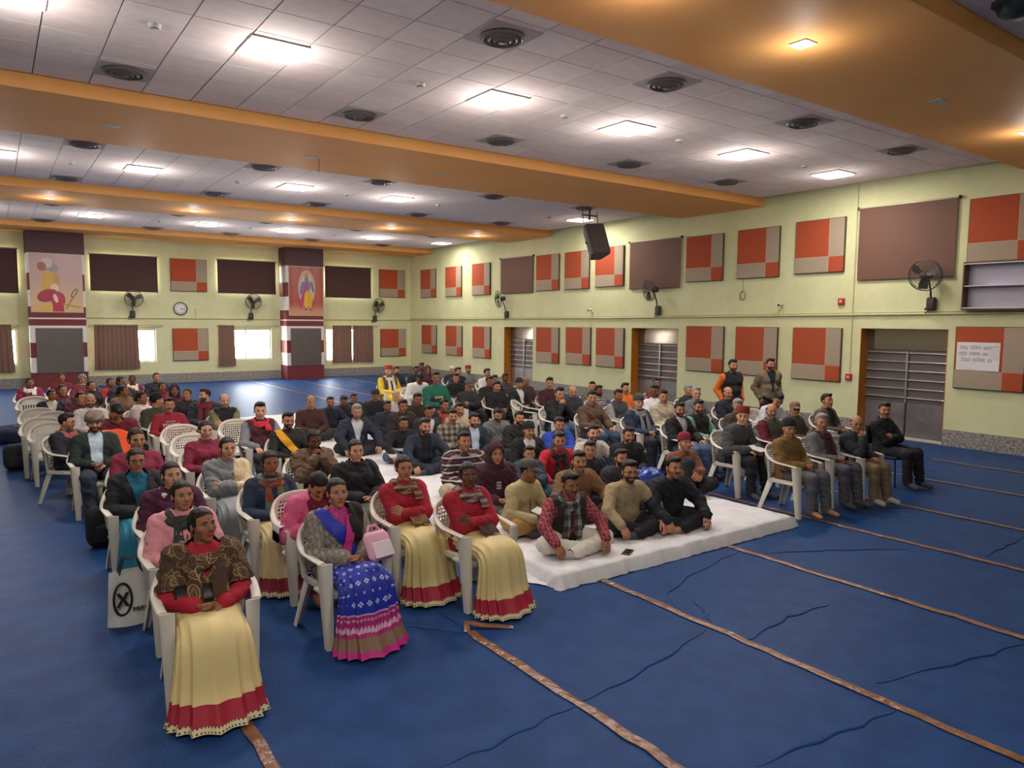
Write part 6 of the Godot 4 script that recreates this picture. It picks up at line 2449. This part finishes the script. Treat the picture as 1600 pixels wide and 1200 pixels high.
# what people hold or have hung on their chairs; base is the chair's frame, or the mattress under a sitter
func carried(id: String, base: Transform3D, yaw: float) -> void:
	var mb: MB
	if id == "C37":
		# black handbag hanging from an arm
		var hb := thing("handbag", "black handbag hanging from the chair arm of the ochre-scarfed woman", "bag", base * Vector3(-0.335, 0.22, 0.12), yaw + PI / 2)
		part(hb, "pouch", boxm(Vector3(0.26, 0.22, 0.1), 0.03, Vector3(0, 0.11, 0)), mat("161517", 0.5))
		for s in [-1, 1]:
			mb = MB.new()
			mb.tube([Vector3(-0.08, 0.2, s * 0.03), Vector3(-0.05, 0.4, s * 0.02), Vector3(0.05, 0.4, s * 0.02), Vector3(0.08, 0.2, s * 0.03)], 0.009, 6)
			part(hb, "strap", mb.mesh(), mat("161517", 0.5))
	if id == "B13":
		# pink bag in a lap
		var pk := thing("pink_bag", "small pink and white bag held in the lap of the blue sari woman", "bag", base * Vector3(0.13, 0.70, 0.34), yaw + 0.15)
		pk.rotation.x = -0.55
		mb = MB.new()
		mb.box(Vector3(0, 0.02, 0), Vector3(0.22, 0.22, 0.09), 0.035)
		part(pk, "pouch", mb.mesh(), mat("e3a8bd", 0.6))
		mb = MB.new()
		mb.box(Vector3(0, -0.02, 0.045), Vector3(0.17, 0.12, 0.012), 0.005)
		part(pk, "pale_patch", mb.mesh(), mat("e8d8de", 0.6))
		mb = MB.new()
		mb.tube([Vector3(-0.06, 0.12, 0), Vector3(-0.03, 0.17, 0), Vector3(0.03, 0.17, 0), Vector3(0.06, 0.12, 0)], 0.012, 6)
		part(pk, "handle", mb.mesh(), mat("d890aa", 0.6))
	if id == "A28":
		# black purse in the lap of the woman in the paisley shawl
		var pu := thing("purse", "black leather purse in the lap under the paisley shawl", "bag", base * Vector3(-0.04, 0.665, 0.09), yaw)
		pu.rotation.x = -0.7
		part(pu, "pouch", boxm(Vector3(0.30, 0.13, 0.06), 0.02), mat("181618", 0.35))
		part(pu, "clasp", boxm(Vector3(0.03, 0.02, 0.01), 0.003, Vector3(0, 0.03, 0.034)), mat("a8a090", 0.3, {"metal": 0.8}))
	if id == "B12":
		# towel on an arm
		mb = MB.new()
		for s in [1.0, -1.0]:
			mb.grid(10, 14, func(u: float, v: float):
				var q: float = u if s > 0 else 1.0 - u
				var t := (v - 0.45) * 2.0
				return Vector3(clampf(t, -0.5, 0.5) * 0.1, 0.675 - maxf(0.0, absf(t) - 0.45) * 0.32 + s * 0.003, (q - 0.5) * 0.17 + 0.012 * sin(v * 7.0)))
		var o := solid("white_towel", mb.mesh(), cloth_mat("dcdad8"), "folded white towel over the chair arm of the bent pink coat", "towel", "", "thing")
		o.position = base * Vector3(-0.287, -0.008, 0.12)
	if id == "D31":
		notebook(base * Vector3(-0.02, 0.235, 0.38), yaw + 0.3, "open notebook in the lap of the man in grey cap", 0.3)
	if id == "E12":
		notebook(base * Vector3(0.0, 0.665, 0.36), yaw, "papers on the knees of the man in red-brown cap", 0.15)


func backpack(at: Vector3, turn: float, s: Vector3, hex: String, label: String, lying: bool) -> void:
	var root := thing("backpack", label, "bag", at, turn)
	var up := Basis(Vector3.RIGHT, PI / 2) if lying else Basis()
	var lift := Vector3(0, s.z * 0.5, 0) if lying else Vector3(0, s.y * 0.5, 0)
	var cm := mat(hex, 0.75, {"nrm": "weave_n", "tri": 4.0, "ns": 0.5})
	var mb := MB.new()
	mb.blob(Vector3.ZERO, Vector3(1, 1, 1), Basis(), 28, 18)
	for i in mb.v.size():
		var p := mb.v[i]
		var k := pow(pow(absf(p.x), 4.0) + pow(absf(p.y), 4.0) + pow(absf(p.z), 4.0), -0.25)
		p = p * k * s * 0.5 * (1.0 + 0.05 * fine_noise.get_noise_3d(p.x * 60.0, p.y * 60.0, p.z * 60.0))
		mb.v[i] = up * p + lift
	part(root, "sack", mb.mesh(), cm)
	mb = MB.new()
	mb.box(up * Vector3(0, -s.y * 0.15, s.z * 0.5) + lift, Vector3(s.x * 0.7, s.y * 0.42, 0.06), 0.02, up)
	part(root, "pocket", mb.mesh(), cm)
	mb = MB.new()
	mb.tube([up * Vector3(-0.04, s.y * 0.49, 0) + lift, up * Vector3(-0.03, s.y * 0.49 + 0.05, 0) + lift, up * Vector3(0.03, s.y * 0.49 + 0.05, 0) + lift, up * Vector3(0.04, s.y * 0.49, 0) + lift], 0.009, 6)
	part(root, "grab_loop", mb.mesh(), cm)
	for k in [-1, 1]:
		mb = MB.new()
		mb.tube([up * Vector3(k * s.x * 0.22, s.y * 0.42, -s.z * 0.45) + lift, up * Vector3(k * s.x * 0.26, s.y * 0.1, -s.z * 0.62) + lift, up * Vector3(k * s.x * 0.26, -s.y * 0.35, -s.z * 0.5) + lift], 0.018, 6, 0.4)
		part(root, "shoulder_strap", mb.mesh(), cm)


func notebook(at: Vector3, turn: float, label: String, tilt: float) -> void:
	var root := thing("notebook", label, "notebook", at, turn)
	root.rotation.x = tilt
	part(root, "cover", boxm(Vector3(0.2, 0.008, 0.27), 0.002), mat("3a3f4a", 0.5))
	part(root, "pages", boxm(Vector3(0.19, 0.012, 0.26), 0.002, Vector3(0, 0.008, 0)), mat("dcd8cf", 0.8))


const PEOPLE := [
	["A1",0.62,-18.17,0.97,0,8,5,"cwlap bun k3 coat:7d2238 scarf:d9dcd2 trousers:23304f","girl in maroon coat with a thick white scarf behind empty chairs"],
	["A2",1.26,-19.28,0.93,0,2,0,"cwlap bun k3 sweater:6a1f2c trousers:2a2630","woman with a white hair clip in dark maroon sweater"],
	["A3",1.03,-15.64,1.04,0,12,0,"cwlap bun k2 jacket:33262c scarf:6e2733 trousers:2a2630","smiling woman in dark jacket and maroon scarf among the women"],
	["A4",0.83,-15.14,0.93,0,22,4,"cwlap bun k3 jacket:1c2230 inner:d8d2c8 trousers:23304f","woman in navy jacket with white collar beside empty slatted chairs"],
	["A5",1.61,-18.59,0.85,0,-4,0,"cwlap bun k2 sweater:7c2432 hood:d8d6d2:dots trousers:2a2630","woman with a black and white spotted headscarf"],
	["A6",1.58,-16.58,1.03,30,0,0,"cwlap bun k2 jacket:2c2628 trousers:2a2630","dark-haired woman in charcoal jacket turned beside the spotted headscarf"],
	["A7",1.16,-13.74,1.06,0,26,0,"cwlap bun k2 jacket:5a2030 trousers:2a2630","woman in wine jacket behind the bearded man in white sweater"],
	["A8",1.24,-13.24,1.06,0,0,5,"cmlap bald k2 b sweater:cfcac4 trousers:33333a","balding bearded man in white sweater among the women"],
	["A9",2.01,-17.35,0.95,20,4,0,"cwlap bun k3 sweater:a3182c trousers:2a2630","woman in bright red top with face turned aside"],
	["A10",2.08,-16.26,1.10,20,13,0,"cwlap bun k3 jacket:2d2a2c trousers:2a2630","dark-haired woman in black jacket near the maroon pillar"],
	["A11",1.90,-14.69,1.06,40,18,0,"cwlap bun k3 shawl:7d5c42 trousers:3a3030","woman wrapped in brown shawl facing sideways"],
	["A12",2.52,-18.02,0.98,0,-7,0,"cwlap bun k4 sweater:6a1f2c scarf:d9cfae trousers:2a2630","dark-skinned woman with a cream scarf near the far pillar"],
	["A13",2.95,-17.65,1.06,0,1,0,"cwlap bun k2 coat:241f28 trousers:1e1c22","woman in black coat seated alone at the back by the blue floor"],
	["A14",1.98,-13.25,1.06,50,-3,0,"cwlap bun k3 sweater:cfb9b4 scarf:e6e0dc trousers:3a3030","woman in pale pink top and white scarf facing sideways"],
	["A15",2.73,-15.76,0.98,10,1,0,"cwlap bun k3 coat:8a1f38 trousers:2a2630","woman in crimson coat in front of woman in black coat"],
	["A16",2.69,-14.36,1.06,0,-5,0,"cwlap none k3 coat:6e2034 hood:2a2430 trousers:2a2630","woman in maroon coat with a dark scarf over her head"],
	["A17",2.75,-13.61,1.05,-10,-20,0,"cwlap bun k2 jacket:2c2a2c trousers:2a2630","dark-haired person in black jacket behind the navy jacket man"],
	["A18",2.12,-12.71,1.06,15,75,0,"cmlap none k2 jacket:3d3f30 beanie:15151a trousers:2a2630","person in olive jacket and black cap turned away"],
	["A19",2.16,-11.96,1.06,0,-4,0,"cmthigh short k2 m tee:8c1c2c shirttext trousers:26324a","man in red printed T-shirt with moustache"],
	["A20",1.39,-11.43,1.06,0,9,40,"cmbend short k2 jacket:6a1d30 trousers:2b2b33","person in maroon jacket bent forward with head down"],
	["A21",0.98,-10.08,1.10,0,-5,4,"cmlap none k2 b blazer:1f2a24 inner:b9cbd8 fur:b9b2ac trousers:2f3644","man in dark green blazer, blue shirt and grey fur cap"],
	["A22",0.75,-10.91,1.03,45,20,5,"cmlap short k2 m glasses coat:23212a scarf:a05a5c trousers:2b2b33","man in black coat with a pink checked scarf and spectacles"],
	["A24",1.20,-8.46,1.10,5,3,5,"cwlap bun k2 sweater:7d1f38 trousers:2b2b33","smiling woman in maroon sweater behind the woman in spectacles"],
	["A25",1.05,-7.46,1.06,0,3,5,"cwlap bun k2 glasses coat:201f26 inner:1f6a86 skirt:1f7c9c","woman in black coat, spectacles and teal skirt"],
	["A26",1.19,-6.59,1.06,0,6,0,"cwlap bun k1 coat:4a1634 hoodroll:d4cfcc trousers:2b2b33","young woman in purple coat with a pale hood"],
	["A27",1.11,-5.77,1.06,0,8,-3,"cwlap bun k2 jacket:e59aa4 scarf:3a3a3c trousers:6a1f2c","woman in light pink jacket and dark grey scarf"],
	["A28",1.05,-4.86,1.06,-6,25,-6,"cwlap bun k3 bindi sweater:ab1c30 shawl2:5d4431:paisley skirt:e6cf92:a31832","woman in cream sari, red sweater and paisley brown shawl"],
	["B1",2.92,-13.07,1.07,-20,-50,0,"cmlap short k1 b jacket:2c3340 scarf:7a2530 trousers:2b2b33","bearded man in navy jacket and red scarf in profile"],
	["B2",3.02,-12.16,1.06,0,-3,8,"cmcross bald k1 s shirt:7c7a5a vest:17181c trousers:2b2b33","bald man in olive shirt and black vest with arms folded"],
	["B3",3.01,-10.23,1.10,0,-10,5,"cmthigh short k1 sweater:7a7b80 vest:471826 scarf:c02430 trousers:3a3a3c","man in maroon vest, grey sleeves and bright red scarf"],
	["B4",3.11,-9.35,1.06,0,-2,5,"cmthigh short k2 b sweater:1d1b1c sash:e0a020 trousers:2a2826","bearded man in black with an orange yellow sash"],
	["B5",4.81,-13.15,0.83,-7,-1,5,"fmlap bald k2 sweater:4a2a28 trousers:2a2826","bald man in brown sweater at the back of the mattress"],
	["B6",5.38,-13.64,0.75,-8,-7,5,"fmfwd short k2 b glasses sweater:1c2738 trousers:23242c","bearded man in navy sweater and spectacles on the mattress"],
	["B7",5.78,-13.94,0.73,-2,2,25,"fmlap short k3 jacket:22222a trousers:23242c","man in black jacket looking down behind the navy sweater"],
	["B8",2.02,-9.05,1.06,0,4,5,"cwlap bun k1 sweater:7d1f3a trousers:2b2b33","woman in plain magenta maroon sweater beside empty chair"],
	["B9",1.92,-7.67,1.06,0,2,3,"cwcross bun k1 sweater:d9c6a0 shawlside:7d7f82 skirt:8a8f90","woman in cream sweater with a long grey shawl over her shoulder"],
	["B10",2.04,-6.66,1.06,0,-3,5,"cwlap bun k3 sweater:26344a scarf:6a3a4a:patch skirt:d8c48e:8c1f33","woman in navy sweater, patchwork scarf and cream skirt"],
	["B11",2.84,-7.69,1.06,0,-3,15,"cwmouth bun k4 shawl:8c7462:speck trousers:3a3030","laughing woman in speckled brown shawl with hands at her mouth"],
	["B12",2.19,-5.84,0.99,0,2,32,"cwbend bun k2 coat:d9618c inner:7a1f38 trousers:7d1f30","woman in bright pink coat bent over with head down"],
	["B13",2.10,-5.21,1.06,4,-10,-4,"cwbag bun k2 bindi coat:9d958c:weave inner:c23a86 stole:2c2624:speck skirt:2433a8:sari","woman in blue printed sari and quilted grey coat"],
	["C1",7.80,-16.02,1.14,5,-13,12,"cmlap none k1 w shirt:e3bd28 vest:5a5040 scarf:e3dccb topi:b0432c trousers:e3c02c","elderly man in yellow kurta with red cap and white stole"],
	["C2",8.73,-17.45,1.02,0,1,0,"cmlap short k2 b jacket:1d2430 trousers:23242c","bearded man in navy jacket beside the yellow kurta"],
	["C3",9.29,-17.41,1.02,0,-5,0,"cmlap short k4 jacket:222226 trousers:23242c","dark-skinned man in black jacket by the room corner"],
	["C4",9.91,-18.24,1.06,0,-6,0,"cmlap short k4 jacket:1c1c20 trousers:23242c","black-haired man behind the hooded maroon coat"],
	["C5",9.32,-16.83,1.07,0,-11,0,"cmlap none k3 coat:4a2228 hood:5a3034 trousers:23242c","man in maroon coat with a hood pulled up"],
	["C6",7.83,-14.47,1.07,0,-16,35,"cmbend short k4 shirt:e6e4e2 trousers:3a4050","man in white shirt with head bowed"],
	["C7",7.31,-12.86,1.19,0,-22,0,"cmlap short k3 boy sweater:1e6a52 band:1a2428 boytext trousers:23242c","boy in green and black lettered sweater"],
	["C8",10.13,-16.90,1.04,0,-8,0,"cmlap none k2 jacket:2a2c34 skull:e0d6c8 trousers:23242c","man with a pale skullcap by the grey skirting"],
	["C9",9.74,-15.97,1.06,0,2,0,"cmlap short k2 jacket:222838 trousers:23242c","man in dark blue jacket beside the skullcap"],
	["C10",10.63,-16.90,0.97,0,-4,5,"cmlap none k2 b sweater:77756f topi:a02430 trousers:3a3a3c","bearded man in grey sweater and red cap"],
	["C11",10.14,-15.23,1.06,0,10,0,"cmlap short k2 s shirt:e0ddd8 trousers:3a3a3c","man in white jacket near the first steel door"],
	["C12",8.61,-14.22,1.06,0,-18,5,"cmlap short k2 jacket:1d1d22 trousers:202024","man in black jacket beside the boy in green"],
	["C13",7.82,-12.42,1.06,0,-4,10,"cmcross none k2 jacket:2e2f33 cap:57585a trousers:202024","man in dark grey jacket and striped grey cap, arms folded"],
	["C14",8.79,-13.11,1.06,0,-5,5,"cmlap short k3 jacket:27221f trousers:202024","man in dark brown jacket behind the black fleece man"],
	["C15",9.34,-13.72,1.04,0,-11,0,"cmlap short k3 jacket:2b1f20 trousers:202024","man in maroon-black jacket behind dark brown jacket"],
	["C16",8.23,-12.01,1.06,0,-6,8,"cmlap short k2 m jacket:151517 trousers:202024","moustached man in black fleece on a chair"],
	["C17",9.82,-13.98,1.04,0,-12,0,"cmlap short k4 sweater:6d6660:stripes trousers:202024","man in striped grey sweater before the orange door jamb"],
	["C18",6.51,-14.00,0.79,-9,-4,10,"fmlap none k3 jacket:202024 beanie:3a3430 trousers:202024","man in black jacket and dark cap below the yellow kurta"],
	["C19",6.30,-14.64,0.65,-8,2,5,"fmlap short k3 jacket:191a1e trim:d8d8d8 trousers:202024","young man in black track jacket with white stripes"],
	["C21",4.95,-11.38,0.83,-5,-8,8,"fmfwd gray k2 w jacket:23293a inner:c6c8cc trousers:1f2128","grey-bearded man in navy fleece with hands on his knees"],
	["C22",6.10,-12.59,0.73,-9,1,5,"fmlap short k3 s sweater:252c3a trousers:202024","young man in dark blue jumper behind black pullover"],
	["C23",7.02,-14.07,0.73,-9,0,5,"fmlap none k1 sweater:c9c5c0 skull:b59b88 trousers:3a3a3c","elderly man in pale clothes and beige cap on the mattress"],
	["C24",6.04,-11.84,0.81,-9,5,5,"fmlap short k3 jacket:2d2723 trousers:202024","young man in dark brown hooded jacket with pale cords"],
	["C25",6.82,-12.73,0.81,-10,0,5,"fmlap short k3 jacket:2f2a24 trousers:202024","man in olive brown jacket in the middle of the mattress"],
	["C26",6.16,-11.08,0.78,-10,-11,10,"fmlap short k3 jacket:26282e inner:c8c8ca trousers:202024","man in dark jacket with white lapels behind navy blazer"],
	["C27",6.87,-11.76,0.78,-11,18,0,"fmlap short k3 jacket:26201e scarf:9a4030 trousers:202024","man in black jacket with rust red scarf"],
	["C28",6.80,-11.11,0.78,-11,-7,5,"fmlap short k2 m sweater:b5a388 trousers:3a3a3c","man in beige sweater behind the checked shirt"],
	["C29",5.29,-10.34,0.73,-9,0,5,"fmfwd short k3 s sweater:141416 chest:e6e4e2 trousers:4a5666","man in black pullover with a white chest stripe"],
	["C30",5.20,-9.47,0.80,-7,1,5,"fmfwd short k2 b blazer:1d2735 inner:17171b trousers:1d2430","bearded man in navy blazer over black shirt"],
	["C31",6.20,-10.35,0.78,-11,-7,5,"fmlap short k2 m shirt:a39a86:check trousers:2b2b33","moustached man in checked brown and white shirt"],
	["C32",6.25,-9.76,0.78,-11,7,5,"fmlap short k2 b blazer:1f2836 inner:b5c6d6 trousers:1c1f28","bearded man in navy blazer over light blue shirt"],
	["C33",7.07,-10.28,0.75,-12,1,15,"fmfwd short k2 b hoodie:6b6c66 trousers:3a3a3c","bearded man in grey hoodie looking down"],
	["C34",4.89,-7.87,0.83,-5,-4,0,"fmlap short k2 boy jacket:2b2a33:stripes2 trousers:b9a98c","boy in dark jacket with pale and red stripes"],
	["C35",4.75,-6.94,0.83,-9,-7,5,"fmlap none k2 boy hoodie:3d1a2a hood:3d1a2a emblem trousers:6d6a66","youth in maroon hoodie with the hood up"],
	["C36",2.95,-6.82,1.06,0,-6,3,"cwlap bun k1 bindi shawl:19191d skirt:3a3a26","woman wrapped in black shawl with hands folded"],
	["C37",2.96,-5.78,1.06,0,-12,3,"cwcross bun k2 bindi sweater:a01b2e scarf:a5805c:stripes scarfend:a87c48 skirt:d9c485:a31832","woman in red sweater with folded arms and ochre striped scarf"],
	["C38",3.28,-5.21,1.06,4,-23,0,"cwcross bun k4 sweater:a31a2e scarf:a58a80:stripes scarfend:6a443c skirt:ddc88c:a31832","dark-skinned woman in red sweater with folded arms and cream sari"],
	["D6",8.97,-12.26,1.06,0,-18,5,"cmlap none k2 m jacket:1f2022 beanie:2d3036 inner:d0d0d2 trousers:202024","man in black jacket with a striped knit cap"],
	["D7",9.67,-12.96,1.03,0,-18,5,"cmlap bald k3 jacket:4a3026 trousers:202024","bald man in brown jacket behind the knit cap"],
	["D8",9.34,-11.70,1.10,0,-30,5,"cmlap short k2 sweater:3d1620 trousers:26222a","man in maroon sweater seated by the grey skirting"],
	["D9",8.09,-9.85,1.10,0,-15,5,"cmmouth short k2 jacket:17171a trousers:3d5570","man in black jacket with hands clasped at his chin"],
	["D10",8.86,-10.40,1.06,0,-26,8,"cmlap bald k2 jacket:23262c trousers:202024","man with receding hair in charcoal jacket"],
	["D11",10.10,-11.24,1.03,-20,-30,0,"cmlap short k2 sweater:8d8a85:stripes trousers:202024","dark-haired man in grey striped top facing away"],
	["D12",9.57,-10.46,0.99,10,-8,0,"cmlap short k4 b sweater:a5a29d:stripes trousers:202024","bearded man in profile with striped white shirt"],
	["D13",8.15,-9.07,1.10,0,-28,3,"cmthigh short k2 jacket:57402f trousers:34485e","man in brown leather jacket and blue jeans"],
	["D14",9.11,-9.43,1.06,0,-15,5,"cmlap short k3 sweater:8f8d88 vest:33353c trousers:202024","man in grey sweater and dark quilted vest"],
	["D15",10.19,-10.36,1.06,0,-10,0,"cmlap short k2 m sweater:c9691c trousers:33333a","moustached man in orange sweater"],
	["D16",8.43,-8.26,1.09,0,-26,5,"cmlap none k1 jacket:26334a scarf:77777a beanie:44443e trousers:1d1f28","elderly man in blue jacket, grey scarf and knit cap"],
	["D17",11.63,-10.89,1.06,0,-32,0,"cmlap short k3 shirt:7c3a34 trousers:202024","man with reddish brown hair by the second steel door"],
	["D18",9.91,-9.31,1.10,-10,-47,0,"cmlap short k4 shirt:dcdcde trousers:33333a","dark-haired man in white jacket behind the beige coat"],
	["D19",9.37,-8.60,1.09,0,-31,0,"cmlap short k2 jacket:b3a58c trousers:4a4038","man in hooded beige jacket"],
	["D21",7.01,-9.56,0.78,-13,0,0,"fmlap short k2 b jacket:201e20 trousers:202024","bearded man in dark jacket behind the black knit cap"],
	["D22",6.34,-8.41,0.78,-13,0,3,"fmlap none k2 m jacket:161518 beanie:1b1a1c inner:d6d4d0 trousers:202024","man in black jacket, white collar and black knit cap"],
	["D23",7.09,-8.63,0.78,-14,-7,5,"fmknee short k2 jacket:1f3d9c trousers:3a5068","young man in bright blue puffer jacket"],
	["D24",6.14,-7.46,0.78,-14,-17,5,"fmfwd short k2 s sweater:b01822 scarf:4a3d36:check trousers:26343e","young man in red sweater with a long brown scarf"],
	["D25",5.52,-7.31,0.68,-13,-15,0,"fmknee short k2 jacket:2a3a48 trousers:2f4a5c","person in dark blue jacket behind the grey cap"],
	["D26",6.96,-7.70,0.78,-15,-8,0,"fmfwd short k1 b shirt:d6d2c6:cable trousers:3a5a78","bearded man in ribbed white shirt"],
	["D27",7.26,-7.29,0.78,-16,-10,5,"fmlap short k2 b jacket:191b18 trousers:202024","bearded man in black jacket beside ribbed white shirt"],
	["D28",6.12,-6.83,0.75,-15,-23,0,"fmlap short k2 jacket:25252a trousers:202024","young man in dark quilted jacket behind brown corduroy"],
	["D29",5.42,-6.23,0.78,-11,-16,3,"fmfwd short k2 m jacket:7a5836 trousers:1f1d20","moustached man in brown corduroy jacket"],
	["D30",6.14,-6.29,0.73,-16,1,0,"fmlap short k2 b jacket:2d2a2e trousers:202024","bearded man in dark grey jacket behind spectacles man"],
	["D31",4.62,-6.12,0.78,14,13,8,"fmwrite none k3 m shirt:b5a478 cap:55544f trousers:a8803f","man in khaki shirt and grey cap with a notebook"],
	["D32",4.57,-5.38,0.78,-14,3,8,"fmfwd short k3 m shirt:7c2c38:plaid vest:2a2624 scarf:8d8d8c:check trousers:ddd6c8","man in maroon plaid shirt, black vest and checked scarf"],
	["D33",5.50,-5.50,0.78,-10,-13,3,"fmfwd short k2 b glasses sweater:a08c6a trousers:17161a","bearded man in beige zip sweater and spectacles"],
	["D34",6.05,-5.38,0.78,-11,-1,0,"fmfwd short k2 m jacket:181a22 trousers:16171e","moustached man in black jacket at the front of the mattress"],
	["E5",11.21,-9.63,1.01,10,-14,0,"cmlap gray k2 jacket:2a2a2c trousers:202024","grey-haired man in dark jacket by the steel door"],
	["E6",10.40,-8.75,1.09,0,-30,0,"cmlap gray k1 glasses jacket:6d6d70 trousers:33333a","grey-haired man in grey jacket and spectacles"],
	["E7",8.44,-7.41,1.06,0,-24,5,"cmthigh short k2 b jacket:17171a inner:c8c8c8 trousers:4d6484","bearded man in black jacket and blue jeans"],
	["E8",8.96,-7.48,1.06,0,-30,5,"cmthigh short k2 b sweater:74a08e vest:1f211f trousers:3d5570","bearded man in mint sweater and black vest"],
	["E9",10.80,-8.36,1.10,0,-27,0,"cmlap bald k2 m jacket:1a2033 lanyard trousers:202024","moustached man in navy jacket with a lanyard"],
	["E10",11.97,-9.17,1.52,-20,0,0,"smdown short k2 b sweater:d4661c vest:1a1a1c trousers:202024","standing bearded man in black vest and orange sleeves"],
	["E11",9.63,-7.26,1.06,0,-38,10,"cmlap gray k2 jacket:4a382f trousers:202024","man in brown jacket with thin grey hair"],
	["E12",8.40,-6.24,1.09,0,-53,3,"cmwrite none k1 jacket:45474a topi:7d3022 trousers:1b1c20","man in grey jacket and red-brown cap with papers in lap"],
	["E13",13.06,-9.07,1.52,-25,0,0,"smdown short k2 b jacket:77664f inner:1f2432 trousers:26262c","standing bearded man in open beige jacket"],
	["E14",9.44,-6.51,1.06,0,-35,0,"cmlap bald k2 m sweater:6a1830 vest:4a4c40 trousers:33333a","moustached man in green vest and maroon sleeves"],
	["E15",11.06,-7.50,1.06,0,-40,25,"cmbend short k2 shirt:cfd0d2 trousers:202024","man in pale shirt with bowed head behind the green vest"],
	["E16",10.24,-6.64,1.03,0,-39,0,"cmlap none k2 shades jacket:4a4138 cap:8a6a58 trousers:33333a","man in dark glasses and striped cap"],
	["E17",8.13,-5.34,1.06,0,-31,5,"cmlap none k2 jacket:77572a beanie:1c1d24 trousers:58585c","elderly man in mustard jacket and black knit cap"],
	["E18",7.45,-6.43,0.78,-11,-8,-5,"fmknee none k2 sweater:7a4a2e chest:d8d0c4 beanie:7c1c30 trousers:1e2026","young man in brown and black sweater with maroon knit cap"],
	["F1",11.29,-6.73,1.09,0,-13,-8,"cmlap short k2 blazer:55504b inner:2a2a2c trousers:202024","man in grey blazer looking up"],
	["F2",8.93,-5.39,1.07,0,-38,3,"cmlap gray k2 sweater:6c6d70 scarf:4a1c2c trousers:4e4e54","grey-haired man in grey cardigan and dark red scarf"],
	["F3",9.39,-5.16,1.05,0,-45,5,"cmchin bald k2 glasses jacket:2a2f33 trousers:77634c","man in spectacles with hand at his chin and khaki trousers"],
	["F4",10.79,-5.51,1.09,0,-47,0,"cmcross short k2 m hoodie:141414 trousers:15161c","man in black hoodie with folded arms on a metal chair"],
]


func _ready() -> void:
	rng.seed = 7
	fold_noise.seed = 11
	fold_noise.noise_type = FastNoiseLite.TYPE_SIMPLEX_SMOOTH
	fold_noise.frequency = 0.08
	fold_noise.fractal_octaves = 2
	fine_noise.seed = 23
	fine_noise.noise_type = FastNoiseLite.TYPE_SIMPLEX_SMOOTH
	fine_noise.frequency = 0.08
	fine_noise.fractal_octaves = 2
	make_camera_and_light()
	var t0 := Time.get_ticks_msec()
	make_textures()
	print("textures ", Time.get_ticks_msec() - t0)
	make_shell()
	make_fittings()
	make_mattress()
	print("shell ", Time.get_ticks_msec() - t0)
	make_chair_parts()
	var sk := StandardMaterial3D.new()
	sk.vertex_color_use_as_albedo = true
	sk.roughness = 0.55
	sk.metallic_specular = 0.4
	mats["skin"] = sk
	make_props()
	print("props ", Time.get_ticks_msec() - t0)
	for row in PEOPLE:
		add_person(row)
	print("people ", Time.get_ticks_msec() - t0)
